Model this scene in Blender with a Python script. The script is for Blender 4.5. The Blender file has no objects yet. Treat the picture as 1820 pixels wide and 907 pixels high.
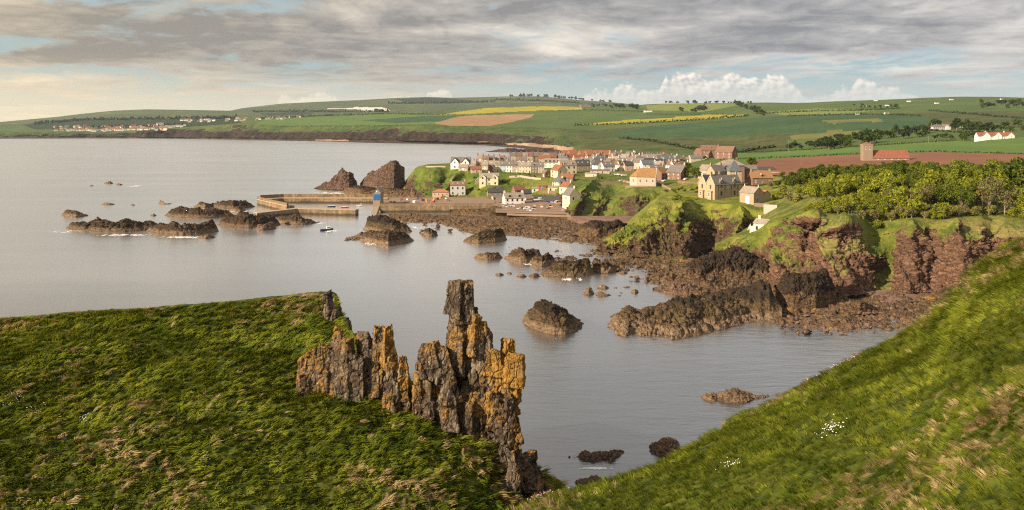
import bpy, bmesh, math, random
import numpy as np
from mathutils import Vector, Matrix, noise as mnoise

# ------------------------------------------------------------------ camera
SC = bpy.context.scene
C = SC.collection
FPX = 1400.0           # focal length in photo pixels (photo is 1820 wide)
CX, YH = 910.0, 224.0  # optical axis column, row of the sea horizon
HC = 60.0              # eye height above the sea
cam_d = bpy.data.cameras.new('camera'); cam = bpy.data.objects.new('camera', cam_d); C.objects.link(cam)
cam.location = (0, 0, HC); cam.rotation_euler = (math.radians(90), 0, 0)
cam_d.sensor_width = 36.0; cam_d.lens = 36.0*FPX/1820.0
cam_d.shift_y = -(453.5-YH)/1820.0
cam_d.clip_start = 0.5; cam_d.clip_end = 200000.0
SC.camera = cam

# ------------------------------------------------------------------ exposure
SC.view_settings.view_transform = 'Standard'; SC.view_settings.look = 'None'
SC.view_settings.exposure = 0.90; SC.view_settings.gamma = 1.0
SC.view_settings.use_curve_mapping = False
SC.render.engine = 'CYCLES'
SC.cycles.use_denoising = False; SC.cycles.denoising_prefilter = 'ACCURATE'; SC.cycles.filter_width = 1.2
SC.cycles.use_adaptive_sampling = False
SC.cycles.max_bounces = 6; SC.cycles.transparent_max_bounces = 24
SC.cycles.diffuse_bounces = 3; SC.cycles.glossy_bounces = 2; SC.cycles.volume_bounces = 0

# ------------------------------------------------------------------ sun: low, from the left and a little behind
SUN_AZ = math.radians(-120.0)   # compass angle from +Y (view direction), clockwise positive
SUN_EL = math.radians(26.0)
sun_vec = Vector((math.sin(SUN_AZ)*math.cos(SUN_EL), math.cos(SUN_AZ)*math.cos(SUN_EL), math.sin(SUN_EL)))
sl = bpy.data.lights.new('sun', 'SUN'); so = bpy.data.objects.new('sun', sl); C.objects.link(so)
sl.energy = 5.0; sl.angle = math.radians(0.53); sl.color = (1.0, 0.83, 0.60)
so.rotation_euler = (-sun_vec).to_track_quat('-Z', 'Y').to_euler()

# ------------------------------------------------------------------ node helpers
class NT:
    """tiny helper to write node graphs"""
    def __init__(self, tree):
        self.t = tree; self.n = tree.nodes; self.l = tree.links
        self.n.clear()
    def node(self, typ, ins=None, **props):
        nd = self.n.new(typ)
        for k, v in props.items(): setattr(nd, k, v)
        if ins:
            for k, v in ins.items(): self.set(nd.inputs[k], v)
        return nd
    def set(self, sock, v):
        if hasattr(v, 'is_linked') or hasattr(v, 'links'): self.l.new(v, sock)
        elif hasattr(v, 'outputs'): self.l.new(v.outputs[0], sock)
        else:
            if isinstance(v, (tuple, list)) and len(v) == 3 and sock.type == 'RGBA': v = (*v, 1)
            sock.default_value = v
    def math(self, op, a, b=None, c=None, clamp=False):
        nd = self.n.new('ShaderNodeMath'); nd.operation = op; nd.use_clamp = clamp
        self.set(nd.inputs[0], a)
        if b is not None: self.set(nd.inputs[1], b)
        if c is not None: self.set(nd.inputs[2], c)
        return nd.outputs[0]
    def mix(self, f, a, b, mode='MIX'):
        nd = self.n.new('ShaderNodeMixRGB'); nd.blend_type = mode
        self.set(nd.inputs[0], f); self.set(nd.inputs[1], a); self.set(nd.inputs[2], b)
        return nd.outputs[0]
    def ramp(self, f, stops, interp='LINEAR'):
        nd = self.n.new('ShaderNodeValToRGB'); cr = nd.color_ramp; cr.interpolation = interp
        while len(cr.elements) < len(stops): cr.elements.new(0.5)
        for e, (p, c) in zip(cr.elements, stops):
            e.position = p
            if not isinstance(c, (tuple, list)): c = (c, c, c)
            e.color = (*c, 1) if len(c) == 3 else c
        self.set(nd.inputs[0], f)
        return nd.outputs[0]
    def step(self, x, lo, hi):
        nd = self.n.new('ShaderNodeMapRange'); nd.interpolation_type = 'SMOOTHSTEP'
        self.set(nd.inputs[0], x)
        self.set(nd.inputs[1], lo); self.set(nd.inputs[2], hi); nd.inputs[3].default_value = 0; nd.inputs[4].default_value = 1
        return nd.outputs[0]
    def noise(self, vec, scale, detail=4, rough=0.55, dist=0.0, dim='3D'):
        nd = self.n.new('ShaderNodeTexNoise'); nd.noise_dimensions = dim
        if vec is not None: self.set(nd.inputs['Vector'], vec)
        nd.inputs['Scale'].default_value = scale; nd.inputs['Detail'].default_value = detail
        nd.inputs['Roughness'].default_value = rough; nd.inputs['Distortion'].default_value = dist
        return nd.outputs['Fac']
    def voro(self, vec, scale, feature='F1', out='Distance', rnd=1.0, dim='3D'):
        nd = self.n.new('ShaderNodeTexVoronoi'); nd.voronoi_dimensions = dim; nd.feature = feature
        if vec is not None: self.set(nd.inputs['Vector'], vec)
        nd.inputs['Scale'].default_value = scale; nd.inputs['Randomness'].default_value = rnd
        return nd.outputs[out]
    def vscale(self, vec, s, rot=(0, 0, 0), loc=(0, 0, 0)):
        nd = self.n.new('ShaderNodeMapping'); self.set(nd.inputs[0], vec)
        nd.inputs['Scale'].default_value = s; nd.inputs['Rotation'].default_value = rot; nd.inputs['Location'].default_value = loc
        return nd.outputs[0]

# ------------------------------------------------------------------ world: Nishita sky behind a drifting cloud deck
W = bpy.data.worlds.new('World'); SC.world = W; W.use_nodes = True
SKY = 0.10
def build_world():
    g = NT(W.node_tree)
    sky = g.node('ShaderNodeTexSky', sky_type='NISHITA', sun_disc=False, sun_elevation=SUN_EL, sun_rotation=SUN_AZ,
                 altitude=50.0, air_density=1.2, dust_density=2.5, ozone_density=1.0)
    geo = g.node('ShaderNodeTexCoord')
    d = geo.outputs['Generated']
    sep = g.node('ShaderNodeSeparateXYZ', {0: d})
    x, y, z = sep.outputs
    zc = g.math('MAXIMUM', z, 0.0)
    hl = g.math('SQRT', g.math('ADD', g.math('MULTIPLY', x, x), g.math('ADD', g.math('MULTIPLY', y, y), 1e-4)))
    lg = g.math('LOGARITHM', g.math('ADD', zc, 0.03), 2.718)
    p = g.node('ShaderNodeCombineXYZ', {0: g.math('DIVIDE', x, hl), 1: g.math('DIVIDE', y, hl), 2: lg}).outputs[0]
    # cloud cover at three sizes; lumps flatten towards the horizon
    big = g.noise(g.vscale(p, (2.2, 2.2, 2.0), loc=(3.1, 1.7, 0)), 1.0, 2, 0.5)
    med = g.noise(g.vscale(p, (7.0, 7.0, 4.6), rot=(0.05, 0.06, 0), loc=(11.3, 5.2, 0)), 1.0, 4, 0.60, 0.5)
    fine = g.noise(g.vscale(p, (28, 28, 13), rot=(0.05, 0.06, 0), loc=(0.3, 8.2, 0)), 1.0, 4, 0.62, 0.6)
    cov = g.math('ADD', g.math('MULTIPLY', big, 0.42), g.math('ADD', g.math('MULTIPLY', med, 0.45), g.math('MULTIPLY', fine, 0.16)))
    # thinner towards the horizon, closed overhead
    lift = g.step(z, 0.02, 0.095)
    thr = g.math('SUBTRACT', 0.535, g.math('MULTIPLY', lift, 0.13))
    dens = g.step(g.math('SUBTRACT', cov, thr), -0.03, 0.075)
    # sunlit edges against thick grey bellies
    thick = g.math('ADD', g.math('MULTIPLY', big, 0.5), g.math('MULTIPLY', g.noise(g.vscale(p, (4.2, 4.2, 3.6), rot=(0.05, 0.06, 0), loc=(7.7, 2.9, 0)), 1.0, 4, 0.6, 0.6), 0.62))
    left = g.step(g.math('DIVIDE', x, g.math('ADD', g.math('ABSOLUTE', y), 0.2)), 0.35, -0.75)
    thick = g.math('ADD', thick, g.math('MULTIPLY', g.math('MULTIPLY', left, lift), 0.145))
    thick = g.math('SUBTRACT', thick, g.math('MULTIPLY', g.step(z, 0.17, 0.5), 0.10))   # thinner cloud seen from straight below
    fi = g.math('MULTIPLY', g.math('SUBTRACT', fine, 0.5), 0.22)
    belly = g.math('ADD', thick, fi)
    ccol = g.ramp(belly, [(0.38, (0.70, 0.665, 0.60)), (0.48, (0.53, 0.51, 0.475)), (0.575, (0.36, 0.355, 0.35)), (0.68, (0.215, 0.22, 0.235))])
    # warm light low on the sun's side, cooler away from it
    warm = g.mix(left, (0.97, 0.965, 0.98), (1.18, 1.0, 0.745))
    ccol = g.mix(1.0, ccol, warm, 'MULTIPLY')
    low = g.step(z, 0.085, 0.0)
    horiz = g.mix(left, (0.70, 0.69, 0.63), (1.05, 0.80, 0.47))
    ccol = g.mix(g.math('MULTIPLY', low, 0.75), ccol, horiz)
    # clear air between the clouds
    skyc = g.mix(1.0, sky.outputs[0], (0.1, 0.1, 0.1), 'MULTIPLY')
    clear = g.mix(0.75, skyc, g.mix(left, g.mix(low, (0.24, 0.37, 0.46), (0.56, 0.65, 0.62)), g.mix(low, (0.34, 0.42, 0.42), (1.0, 0.79, 0.48))))
    col = g.mix(dens, clear, ccol)
    # fair-weather heaps low over the hills
    az = g.math('ARCTAN2', x, y); el = g.math('DIVIDE', z, hl)
    def tops(stops):
        lo, hi = stops[0][0], stops[-1][0]
        f = g.math('DIVIDE', g.math('SUBTRACT', g.math('TANGENT', az), (lo-CX)/FPX), (hi-lo)/FPX)
        h = g.ramp(f, [((p_-lo)/(hi-lo), (YH-r_-4)/FPX*8) for p_, r_ in stops], 'EASE')
        return g.math('DIVIDE', h, 8.0)
    tl = tops([(470, 215), (488, 190), (497, 171), (512, 168), (525, 173), (538, 168), (556, 166), (578, 160), (594, 165), (604, 188), (640, 215), (680, 190), (690, 174), (700, 164), (715, 168), (742, 171), (766, 160), (786, 157), (800, 162), (812, 184), (850, 215)])
    tr_ = tops([(1005, 215), (1022, 184), (1040, 165), (1062, 158), (1085, 160), (1112, 145), (1132, 156), (1152, 160), (1172, 158), (1184, 138), (1212, 129), (1236, 131), (1256, 140), (1276, 138), (1302, 130), (1326, 135), (1345, 142), (1366, 136), (1392, 138), (1414, 150), (1430, 172), (1470, 172), (1490, 160), (1512, 156), (1528, 140), (1548, 150), (1572, 157), (1602, 162), (1632, 170), (1680, 215)])
    front = g.step(y, 0.3, 0.5)
    q = g.node('ShaderNodeCombineXYZ', {0: az, 1: g.math('MULTIPLY', el, 1.15), 2: 0.0}).outputs[0]
    def billow(vec):
        w_ = g.node('ShaderNodeVectorMath', {0: vec, 1: g.vscale(g.node('ShaderNodeTexNoise', {'Vector': vec, 'Scale': 60.0, 'Detail': 2.0}, noise_dimensions='2D').outputs['Color'], (0.006, 0.006, 0))}, operation='ADD').outputs[0]
        a1 = g.voro(w_, 62.0, 'SMOOTH_F1', dim='2D'); a2 = g.voro(w_, 150.0, 'F1', dim='2D'); a3 = g.noise(vec, 260.0, 3, 0.6, dim='2D')
        return g.math('ADD', g.math('MULTIPLY', g.math('SUBTRACT', 0.45, a1), 0.010), g.math('ADD', g.math('MULTIPLY', g.math('SUBTRACT', 0.45, a2), 0.0048), g.math('MULTIPLY', g.math('SUBTRACT', a3, 0.5), 0.0040)))
    b0 = billow(q); b1 = billow(g.vscale(q, (1, 1, 1), loc=(-0.0045, 0.0040, 0)))
    f0 = g.math('ADD', g.math('SUBTRACT', g.math('MAXIMUM', tl, tr_), el), b0)
    soft = g.step(el, 0.062, 0.030)
    cm = g.math('MULTIPLY', g.math('MULTIPLY', g.step(f0, -0.0012, 0.0055), front), g.math('SUBTRACT', 1.0, g.math('MULTIPLY', soft, 0.55)))
    lit = g.step(g.math('ADD', g.math('MULTIPLY', g.math('SUBTRACT', b0, b1), 90.0), g.math('ADD', 0.30, g.math('MULTIPLY', g.step(f0, 0.030, 0.0), 0.35))), 0.0, 1.0)
    cum = g.mix(lit, (0.40, 0.395, 0.40), (0.82, 0.755, 0.66))
    cum = g.mix(g.math('MULTIPLY', soft, 0.6), cum, horiz)
    col = g.mix(cm, col, cum)
    # below the horizon: a dim sea tone
    col = g.mix(g.step(z, 0.0, -0.02), col, (0.18, 0.19, 0.19))
    bg = g.node('ShaderNodeBackground', {0: g.mix(1.0, col, (7.4, 7.4, 7.4), 'MULTIPLY'), 1: SKY})
    out = g.node('ShaderNodeOutputWorld', {0: bg.outputs[0]})
build_world()
# ------------------------------------------------------------------ projection: photo pixel -> place in the world
rng = np.random.default_rng(7)
random.seed(7)
def at_z(px, row, z):
    Y = FPX*(HC-z)/(row-YH)
    return Vector(((px-CX)/FPX*Y, Y, z))
def at_y(px, row, Y):
    return Vector(((px-CX)/FPX*Y, Y, HC-(row-YH)*Y/FPX))

# ------------------------------------------------------------------ numpy noise
def _h(ix, iy, iz, s):
    n = (ix.astype(np.int64)*374761393 + iy.astype(np.int64)*668265263 + iz.astype(np.int64)*1274126177 + s*144665) & 0xffffffff
    n = ((n ^ (n >> 13))*1274126177) & 0xffffffff
    n = ((n ^ (n >> 16))*2246822519) & 0xffffffff
    return ((n ^ (n >> 15)) & 0xffffff)/float(0x1000000)
def vnoise(P, s=0):
    i = np.floor(P); f = P-i; i = i.astype(np.int64)
    u = f*f*f*(f*(f*6-15)+10)
    r = 0
    for dx in (0, 1):
        wx = u[..., 0] if dx else 1-u[..., 0]
        for dy in (0, 1):
            wy = u[..., 1] if dy else 1-u[..., 1]
            for dz in (0, 1):
                wz = u[..., 2] if dz else 1-u[..., 2]
                r = r+wx*wy*wz*_h(i[..., 0]+dx, i[..., 1]+dy, i[..., 2]+dz, s)
    return r*2-1
ROT = np.array([[0.36, 0.48, -0.8], [-0.8, 0.6, 0.0], [0.48, 0.64, 0.6]])
def fbm(P, octv=4, gain=0.5, s=0, ridged=False):
    r = 0; a = 1.0; t = 0
    for k in range(octv):
        v = vnoise(P, s+k*17)
        if ridged: v = 1-2*np.abs(v)
        r = r+a*v; t += a; a *= gain
        P = (P @ ROT.T)*2.03+3.7
    return r/t
def cells(P, s=0):
    """random value of the nearest cell, distance to it and to the second"""
    i = np.floor(P).astype(np.int64)
    b1 = np.full(P.shape[:-1], 9.0); b2 = b1.copy(); val = np.zeros(P.shape[:-1])
    for dx in (-1, 0, 1):
        for dy in (-1, 0, 1):
            for dz in (-1, 0, 1):
                a = i[..., 0]+dx; b = i[..., 1]+dy; c = i[..., 2]+dz
                d = (a+_h(a, b, c, s+1)-P[..., 0])**2+(b+_h(a, b, c, s+2)-P[..., 1])**2+(c+_h(a, b, c, s+3)-P[..., 2])**2
                near = d < b1
                b2 = np.where(near, b1, np.minimum(b2, d))
                val = np.where(near, _h(a, b, c, s+4), val)
                b1 = np.where(near, d, b1)
    return val, np.sqrt(b1), np.sqrt(b2)
def rot_axis(tilt, az):
    return np.array(Matrix.Rotation(az, 3, 'Z') @ Matrix.Rotation(tilt, 3, 'X'))
def rockd(P, s, seed=0, tilt=0.5, az=0.6, flat=0.55):
    """unit-ish displacement of jointed, bedded rock with blocks of size s"""
    Q = (P @ rot_axis(tilt, az))/s*np.array([1, 1, 1/flat])
    Q = Q+0.35*np.stack([fbm(P/s*0.9, 2, s=seed+40+k) for k in range(3)], -1)
    c1, f1, f2 = cells(Q, seed)
    c2, g1, g2 = cells(Q*2.7+5, seed+9)
    d = 0.55*(c1-0.5)+0.26*(c2-0.5)-0.22*np.clip(1-(f2-f1)*5, 0, 1)-0.08*np.clip(1-(g2-g1)*5, 0, 1)
    return d+0.45*fbm(P/s*0.6, 4, 0.55, seed+60)

# ------------------------------------------------------------------ objects
def tag(o, label=None, cat=None, group=None, kind=None):
    if label: o['label'] = label
    if cat: o['category'] = cat
    if group: o['group'] = group
    if kind: o['kind'] = kind
    elif cat: o['kind'] = 'thing'
    return o
def empty(name, loc, rz=0):
    o = bpy.data.objects.new(name, None); C.objects.link(o); o.location = loc; o.rotation_euler = (0, 0, rz)
    o.empty_display_size = 0.5
    return o
def link(name, me, parent=None, loc=None):
    o = bpy.data.objects.new(name, me); C.objects.link(o)
    if parent is not None: o.parent = parent
    if loc is not None: o.location = loc
    return o
def mesh_np(name, V, F, mats=None, smooth=False, attrs=None, mi=None):
    """V (n,3) float, F (m,k) int"""
    me = bpy.data.meshes.new(name)
    V = np.ascontiguousarray(V, dtype=np.float32); F = np.ascontiguousarray(F, dtype=np.int32)
    m, k = F.shape
    me.vertices.add(len(V)); me.vertices.foreach_set('co', V.ravel())
    me.loops.add(m*k); me.loops.foreach_set('vertex_index', F.ravel())
    me.polygons.add(m); me.polygons.foreach_set('loop_start', np.arange(0, m*k, k, dtype=np.int32))
    me.polygons.foreach_set('loop_total', np.full(m, k, dtype=np.int32))
    if smooth: me.polygons.foreach_set('use_smooth', np.ones(m, dtype=bool))
    for a in (mats or []): me.materials.append(a)
    if mi is not None: me.polygons.foreach_set('material_index', np.asarray(mi, dtype=np.int32))
    for an, av in (attrs or {}).items():
        at = me.attributes.new(an, 'FLOAT', 'POINT'); at.data.foreach_set('value', np.ascontiguousarray(av, dtype=np.float32).ravel())
    me.update(); me.validate()
    return me
def grid_faces(ny, nx):
    a = (np.arange(ny-1)[:, None]*nx+np.arange(nx-1)[None, :])
    return np.stack([a, a+1, a+nx+1, a+nx], -1)
def grid_normals(P):
    du = np.gradient(P, axis=1); dv = np.gradient(P, axis=0)
    n = np.cross(du, dv); n /= np.linalg.norm(n, axis=-1, keepdims=True)+1e-9
    return n
def curve_pts(cv, px):
    """cv = (kind, [(px,row,val),...]) -> xyz at the columns px; kind 'z' gives height, 'Y' gives distance"""
    kind, pts = cv[0], np.array(cv[-1], dtype=float)
    row = np.interp(px, pts[:, 0], pts[:, 1]); val = np.interp(px, pts[:, 0], pts[:, 2])
    if kind == 'z':
        z = val; Y = FPX*(HC-z)/(row-YH)
    else:
        Y = val; z = HC-(row-YH)*Y/FPX
    return np.stack([(px-CX)/FPX*Y, Y, z], -1)
def smooth1(a, n):
    if n < 2: return a
    k = np.hanning(n+2)[1:-1]; k /= k.sum()
    pad = np.pad(a, [(n//2, n-1-n//2)]+[(0, 0)]*(a.ndim-1), mode='edge')
    return np.stack([np.convolve(pad[:, j], k, mode='valid') for j in range(a.shape[1])], -1) if a.ndim == 2 else np.convolve(pad, k, mode='valid')
def loft(curves, px0, px1, nx, segs, sm=1, cubic=False):
    """surface through photo curves; each curve (kind, amp, rock, pts). returns P (ny,nx,3), amp, rock (ny,nx), px"""
    px = np.linspace(px0, px1, nx)
    K = [smooth1(curve_pts(c, px), sm) for c in curves]
    Pl = []; al = []; rl = []
    n = len(curves)
    for i in range(n-1):
        m = segs[i] if isinstance(segs, (list, tuple)) else segs
        T = np.linspace(0, 1, m, endpoint=False)
        if i == n-2: T = np.append(T, 1.0)
        for t in T:
            if cubic:
                p0, p1, p2, p3 = K[max(i-1, 0)], K[i], K[i+1], K[min(i+2, n-1)]
                m1 = (p2-p0)*0.5*0.6; m2 = (p3-p1)*0.5*0.6
                h = (2*t**3-3*t**2+1, t**3-2*t**2+t, -2*t**3+3*t**2, t**3-t**2)
                Pl.append(h[0]*p1+h[1]*m1+h[2]*p2+h[3]*m2)
            else: Pl.append(K[i]*(1-t)+K[i+1]*t)
            al.append(curves[i][1]*(1-t)+curves[i+1][1]*t); rl.append(curves[i][2]*(1-t)+curves[i+1][2]*t)
    P = np.stack(Pl)
    amp = np.repeat(np.array(al)[:, None], nx, 1); rock = np.repeat(np.array(rl)[:, None], nx, 1)
    return P, amp, rock, px
def grid_obj(name, P, mat, rock=None, smooth=False, kind='structure', **kw):
    ny, nx = P.shape[:2]
    at = {'rk': rock} if rock is not None else None
    me = mesh_np(name, P.reshape(-1, 3), grid_faces(ny, nx).reshape(-1, 4), [mat], smooth, at)
    o = link(name, me)
    if kind: o['kind'] = kind
    return tag(o, **kw) if kw else o
# ------------------------------------------------------------------ materials
MATS = {}
def mat_new(name):
    m = bpy.data.materials.new(name); m.use_nodes = True; MATS[name] = m
    return m, NT(m.node_tree)
def finish(g, col, rough=0.85, bump=None, bstr=0.5, bdist=0.1, spec=0.25, extra=None):
    ins = {'Base Color': col, 'Roughness': rough, 'Specular IOR Level': spec}
    if bump is not None:
        b = g.node('ShaderNodeBump', {'Strength': bstr, 'Distance': bdist, 'Height': bump})
        ins['Normal'] = b.outputs[0]
    if extra: ins.update(extra)
    bs = g.node('ShaderNodeBsdfPrincipled', ins)
    g.node('ShaderNodeOutputMaterial', {0: bs.outputs[0]})
def plain(name, col, rough=0.8, var=0.18, scale=0.8, spec=0.25, metal=0.0):
    m, g = mat_new(name)
    tc = g.node('ShaderNodeTexCoord').outputs['Object']
    oi = g.node('ShaderNodeObjectInfo').outputs['Random']
    n = g.noise(tc, scale, 5, 0.6)
    f = g.math('ADD', g.math('MULTIPLY', g.math('SUBTRACT', n, 0.5), 2*var), g.math('MULTIPLY', g.math('SUBTRACT', oi, 0.5), var))
    c = g.mix(1.0, col, g.node('ShaderNodeCombineXYZ', {0: g.math('ADD', f, 1.0), 1: g.math('ADD', f, 1.0), 2: g.math('ADD', f, 1.0)}).outputs[0], 'MULTIPLY')
    finish(g, c, rough, spec=spec, extra={'Metallic': metal})
    return m
def coast_mat(name, s=1.0, grass=((0.045, 0.085, 0.012), (0.12, 0.155, 0.022), (0.23, 0.19, 0.06)),
              rock=((0.035, 0.024, 0.018), (0.15, 0.088, 0.058), (0.27, 0.175, 0.115)), tide=True, lichen=0.25,
              nzT=0.72, nzK=2.2, gn=0.9, lichc=(0.42, 0.22, 0.03), strata=(0.5, 0.6), tan_low=None, blacktop=None, speck=0.0, tide_h=1.6):
    """grass on the flatter ground, bedded rock on the steep; s = size of the detail in metres"""
    m, g = mat_new(name)
    geo = g.node('ShaderNodeNewGeometry')
    P = geo.outputs['Position']; Nn = geo.outputs['Normal']
    nz = g.node('ShaderNodeSeparateXYZ', {0: Nn}).outputs[2]
    pz = g.node('ShaderNodeSeparateXYZ', {0: P}).outputs[2]
    rk = g.node('ShaderNodeAttribute', attribute_name='rk').outputs['Fac']
    n1 = g.noise(P, 0.16/s, 6, 0.62); n2 = g.noise(P, 0.9/s, 5, 0.6); n3 = g.noise(P, 0.035/s, 3, 0.5)
    # rock colour
    Q = g.vscale(P, (0.5/s, 0.5/s, 1.8/s), rot=(strata[0], 0, strata[1]))
    lay = g.noise(Q, 1.0, 5, 0.65, 0.6)
    rc = g.ramp(lay, [(0.30, rock[0]), (0.48, rock[1]), (0.62, rock[2]), (0.75, rock[1])])
    rc = g.mix(g.step(n2, 0.40, 0.62), g.mix(0.5, rc, rock[1]), rc)
    crack = g.voro(g.vscale(P, (0.55/s, 0.55/s, 0.9/s), rot=(strata[0], 0, strata[1])), 1.0, 'DISTANCE_TO_EDGE')
    ck = g.step(crack, 0.05, 0.0)
    rc = g.mix(g.math('MULTIPLY', ck, 0.6), rc, rock[0])
    if lichen:
        rc = g.mix(g.math('MULTIPLY', g.step(g.math('ADD', n1, g.math('MULTIPLY', n2, 0.5)), 0.86, 0.98), lichen*2), rc, lichc)
    if speck:
        sp = g.voro(P, 1.6/s, 'F1')
        rc = g.mix(g.math('MULTIPLY', g.step(sp, 0.25, 0.12), g.math('MULTIPLY', g.step(n1, 0.5, 0.62), speck)), rc, (0.55, 0.47, 0.42))
    if tan_low is not None:   # bare scoured rock near the waterline
        rc = g.mix(g.math('MULTIPLY', g.step(g.math('ADD', pz, g.math('MULTIPLY', n2, 2.0)), tan_low[0]+1.6, tan_low[0]), 0.85), rc, g.mix(g.step(lay, 0.35, 0.6), tan_low[1], tan_low[2]))
    if blacktop is not None:  # black weed/lichen belt above it
        b = g.step(g.math('ADD', pz, g.math('MULTIPLY', g.math('SUBTRACT', n1, 0.5), 5.0)), blacktop, blacktop+1.0)
        rc = g.mix(g.math('MULTIPLY', b, 0.75), rc, (0.028, 0.022, 0.019))
    if tide:
        rc = g.mix(g.math('MULTIPLY', g.step(g.math('ADD', pz, g.math('MULTIPLY', n2, 0.8)), tide_h, tide_h-1.0), 0.85), rc, (0.028, 0.02, 0.014))
    oi = g.node('ShaderNodeObjectInfo').outputs['Random']
    tone = g.math('ADD', 0.62, g.math('MULTIPLY', oi, 0.26))
    rc = g.mix(1.0, rc, g.node('ShaderNodeCombineXYZ', {0: tone, 1: tone, 2: tone}).outputs[0], 'MULTIPLY')
    # grass colour
    gc = g.mix(g.step(n1, 0.36, 0.64), grass[0], grass[1])
    gc = g.mix(g.math('MULTIPLY', g.step(g.math('ADD', g.math('MULTIPLY', n2, 0.6), g.math('MULTIPLY', n3, 0.6)), 0.58, 0.76), 0.8), gc, grass[2])
    mask = g.math('ADD', g.math('ADD', rk, g.math('MULTIPLY', g.math('SUBTRACT', nzT, nz), nzK)),
                  g.math('MULTIPLY', g.math('SUBTRACT', n1, 0.5), gn))
    mk = g.step(mask, 0.38, 0.62)
    col = g.mix(mk, gc, rc)
    bh = g.math('ADD', g.math('MULTIPLY', g.mix(mk, n2, lay), 1.0), g.math('MULTIPLY', g.noise(P, 3.5/s, 5, 0.65), 0.45))
    bh = g.math('SUBTRACT', bh, g.math('MULTIPLY', g.math('MULTIPLY', ck, mk), 0.35))
    finish(g, col, 0.9, bh, 0.9, 0.55*s, 0.15)
    return m
def field_mat(name, a, b, sc=0.02, rows=0.0, c=None):
    m, g = mat_new(name)
    P = g.node('ShaderNodeNewGeometry').outputs['Position']
    n = g.noise(P, sc, 5, 0.6); n2 = g.noise(P, sc*9, 4, 0.6)
    col = g.mix(g.step(g.math('ADD', g.math('MULTIPLY', n, 0.7), g.math('MULTIPLY', n2, 0.3)), 0.38, 0.64), a, b)
    worn = g.noise(g.vscale(P, (sc*3, sc*14, sc*14), rot=(0, 0, 0.5)), 1.0, 6, 0.65, 0.4)
    col = g.mix(g.math('MULTIPLY', g.step(worn, 0.42, 0.66), 0.45), col, g.mix(1.0, col, (0.62, 0.66, 0.6), 'MULTIPLY'))
    if c is not None: col = g.mix(g.step(g.noise(P, sc*3.1, 5, 0.7), 0.54, 0.66), col, c)
    if rows:
        w = g.node('ShaderNodeTexWave', {'Vector': P, 'Scale': rows, 'Distortion': 1.2, 'Detail': 2.0}, wave_type='BANDS', bands_direction='DIAGONAL').outputs['Fac']
        col = g.mix(g.math('MULTIPLY', w, 0.22), col, b)
    finish(g, col, 0.95, n2, 0.4, 0.6, 0.1)
    return m

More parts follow.
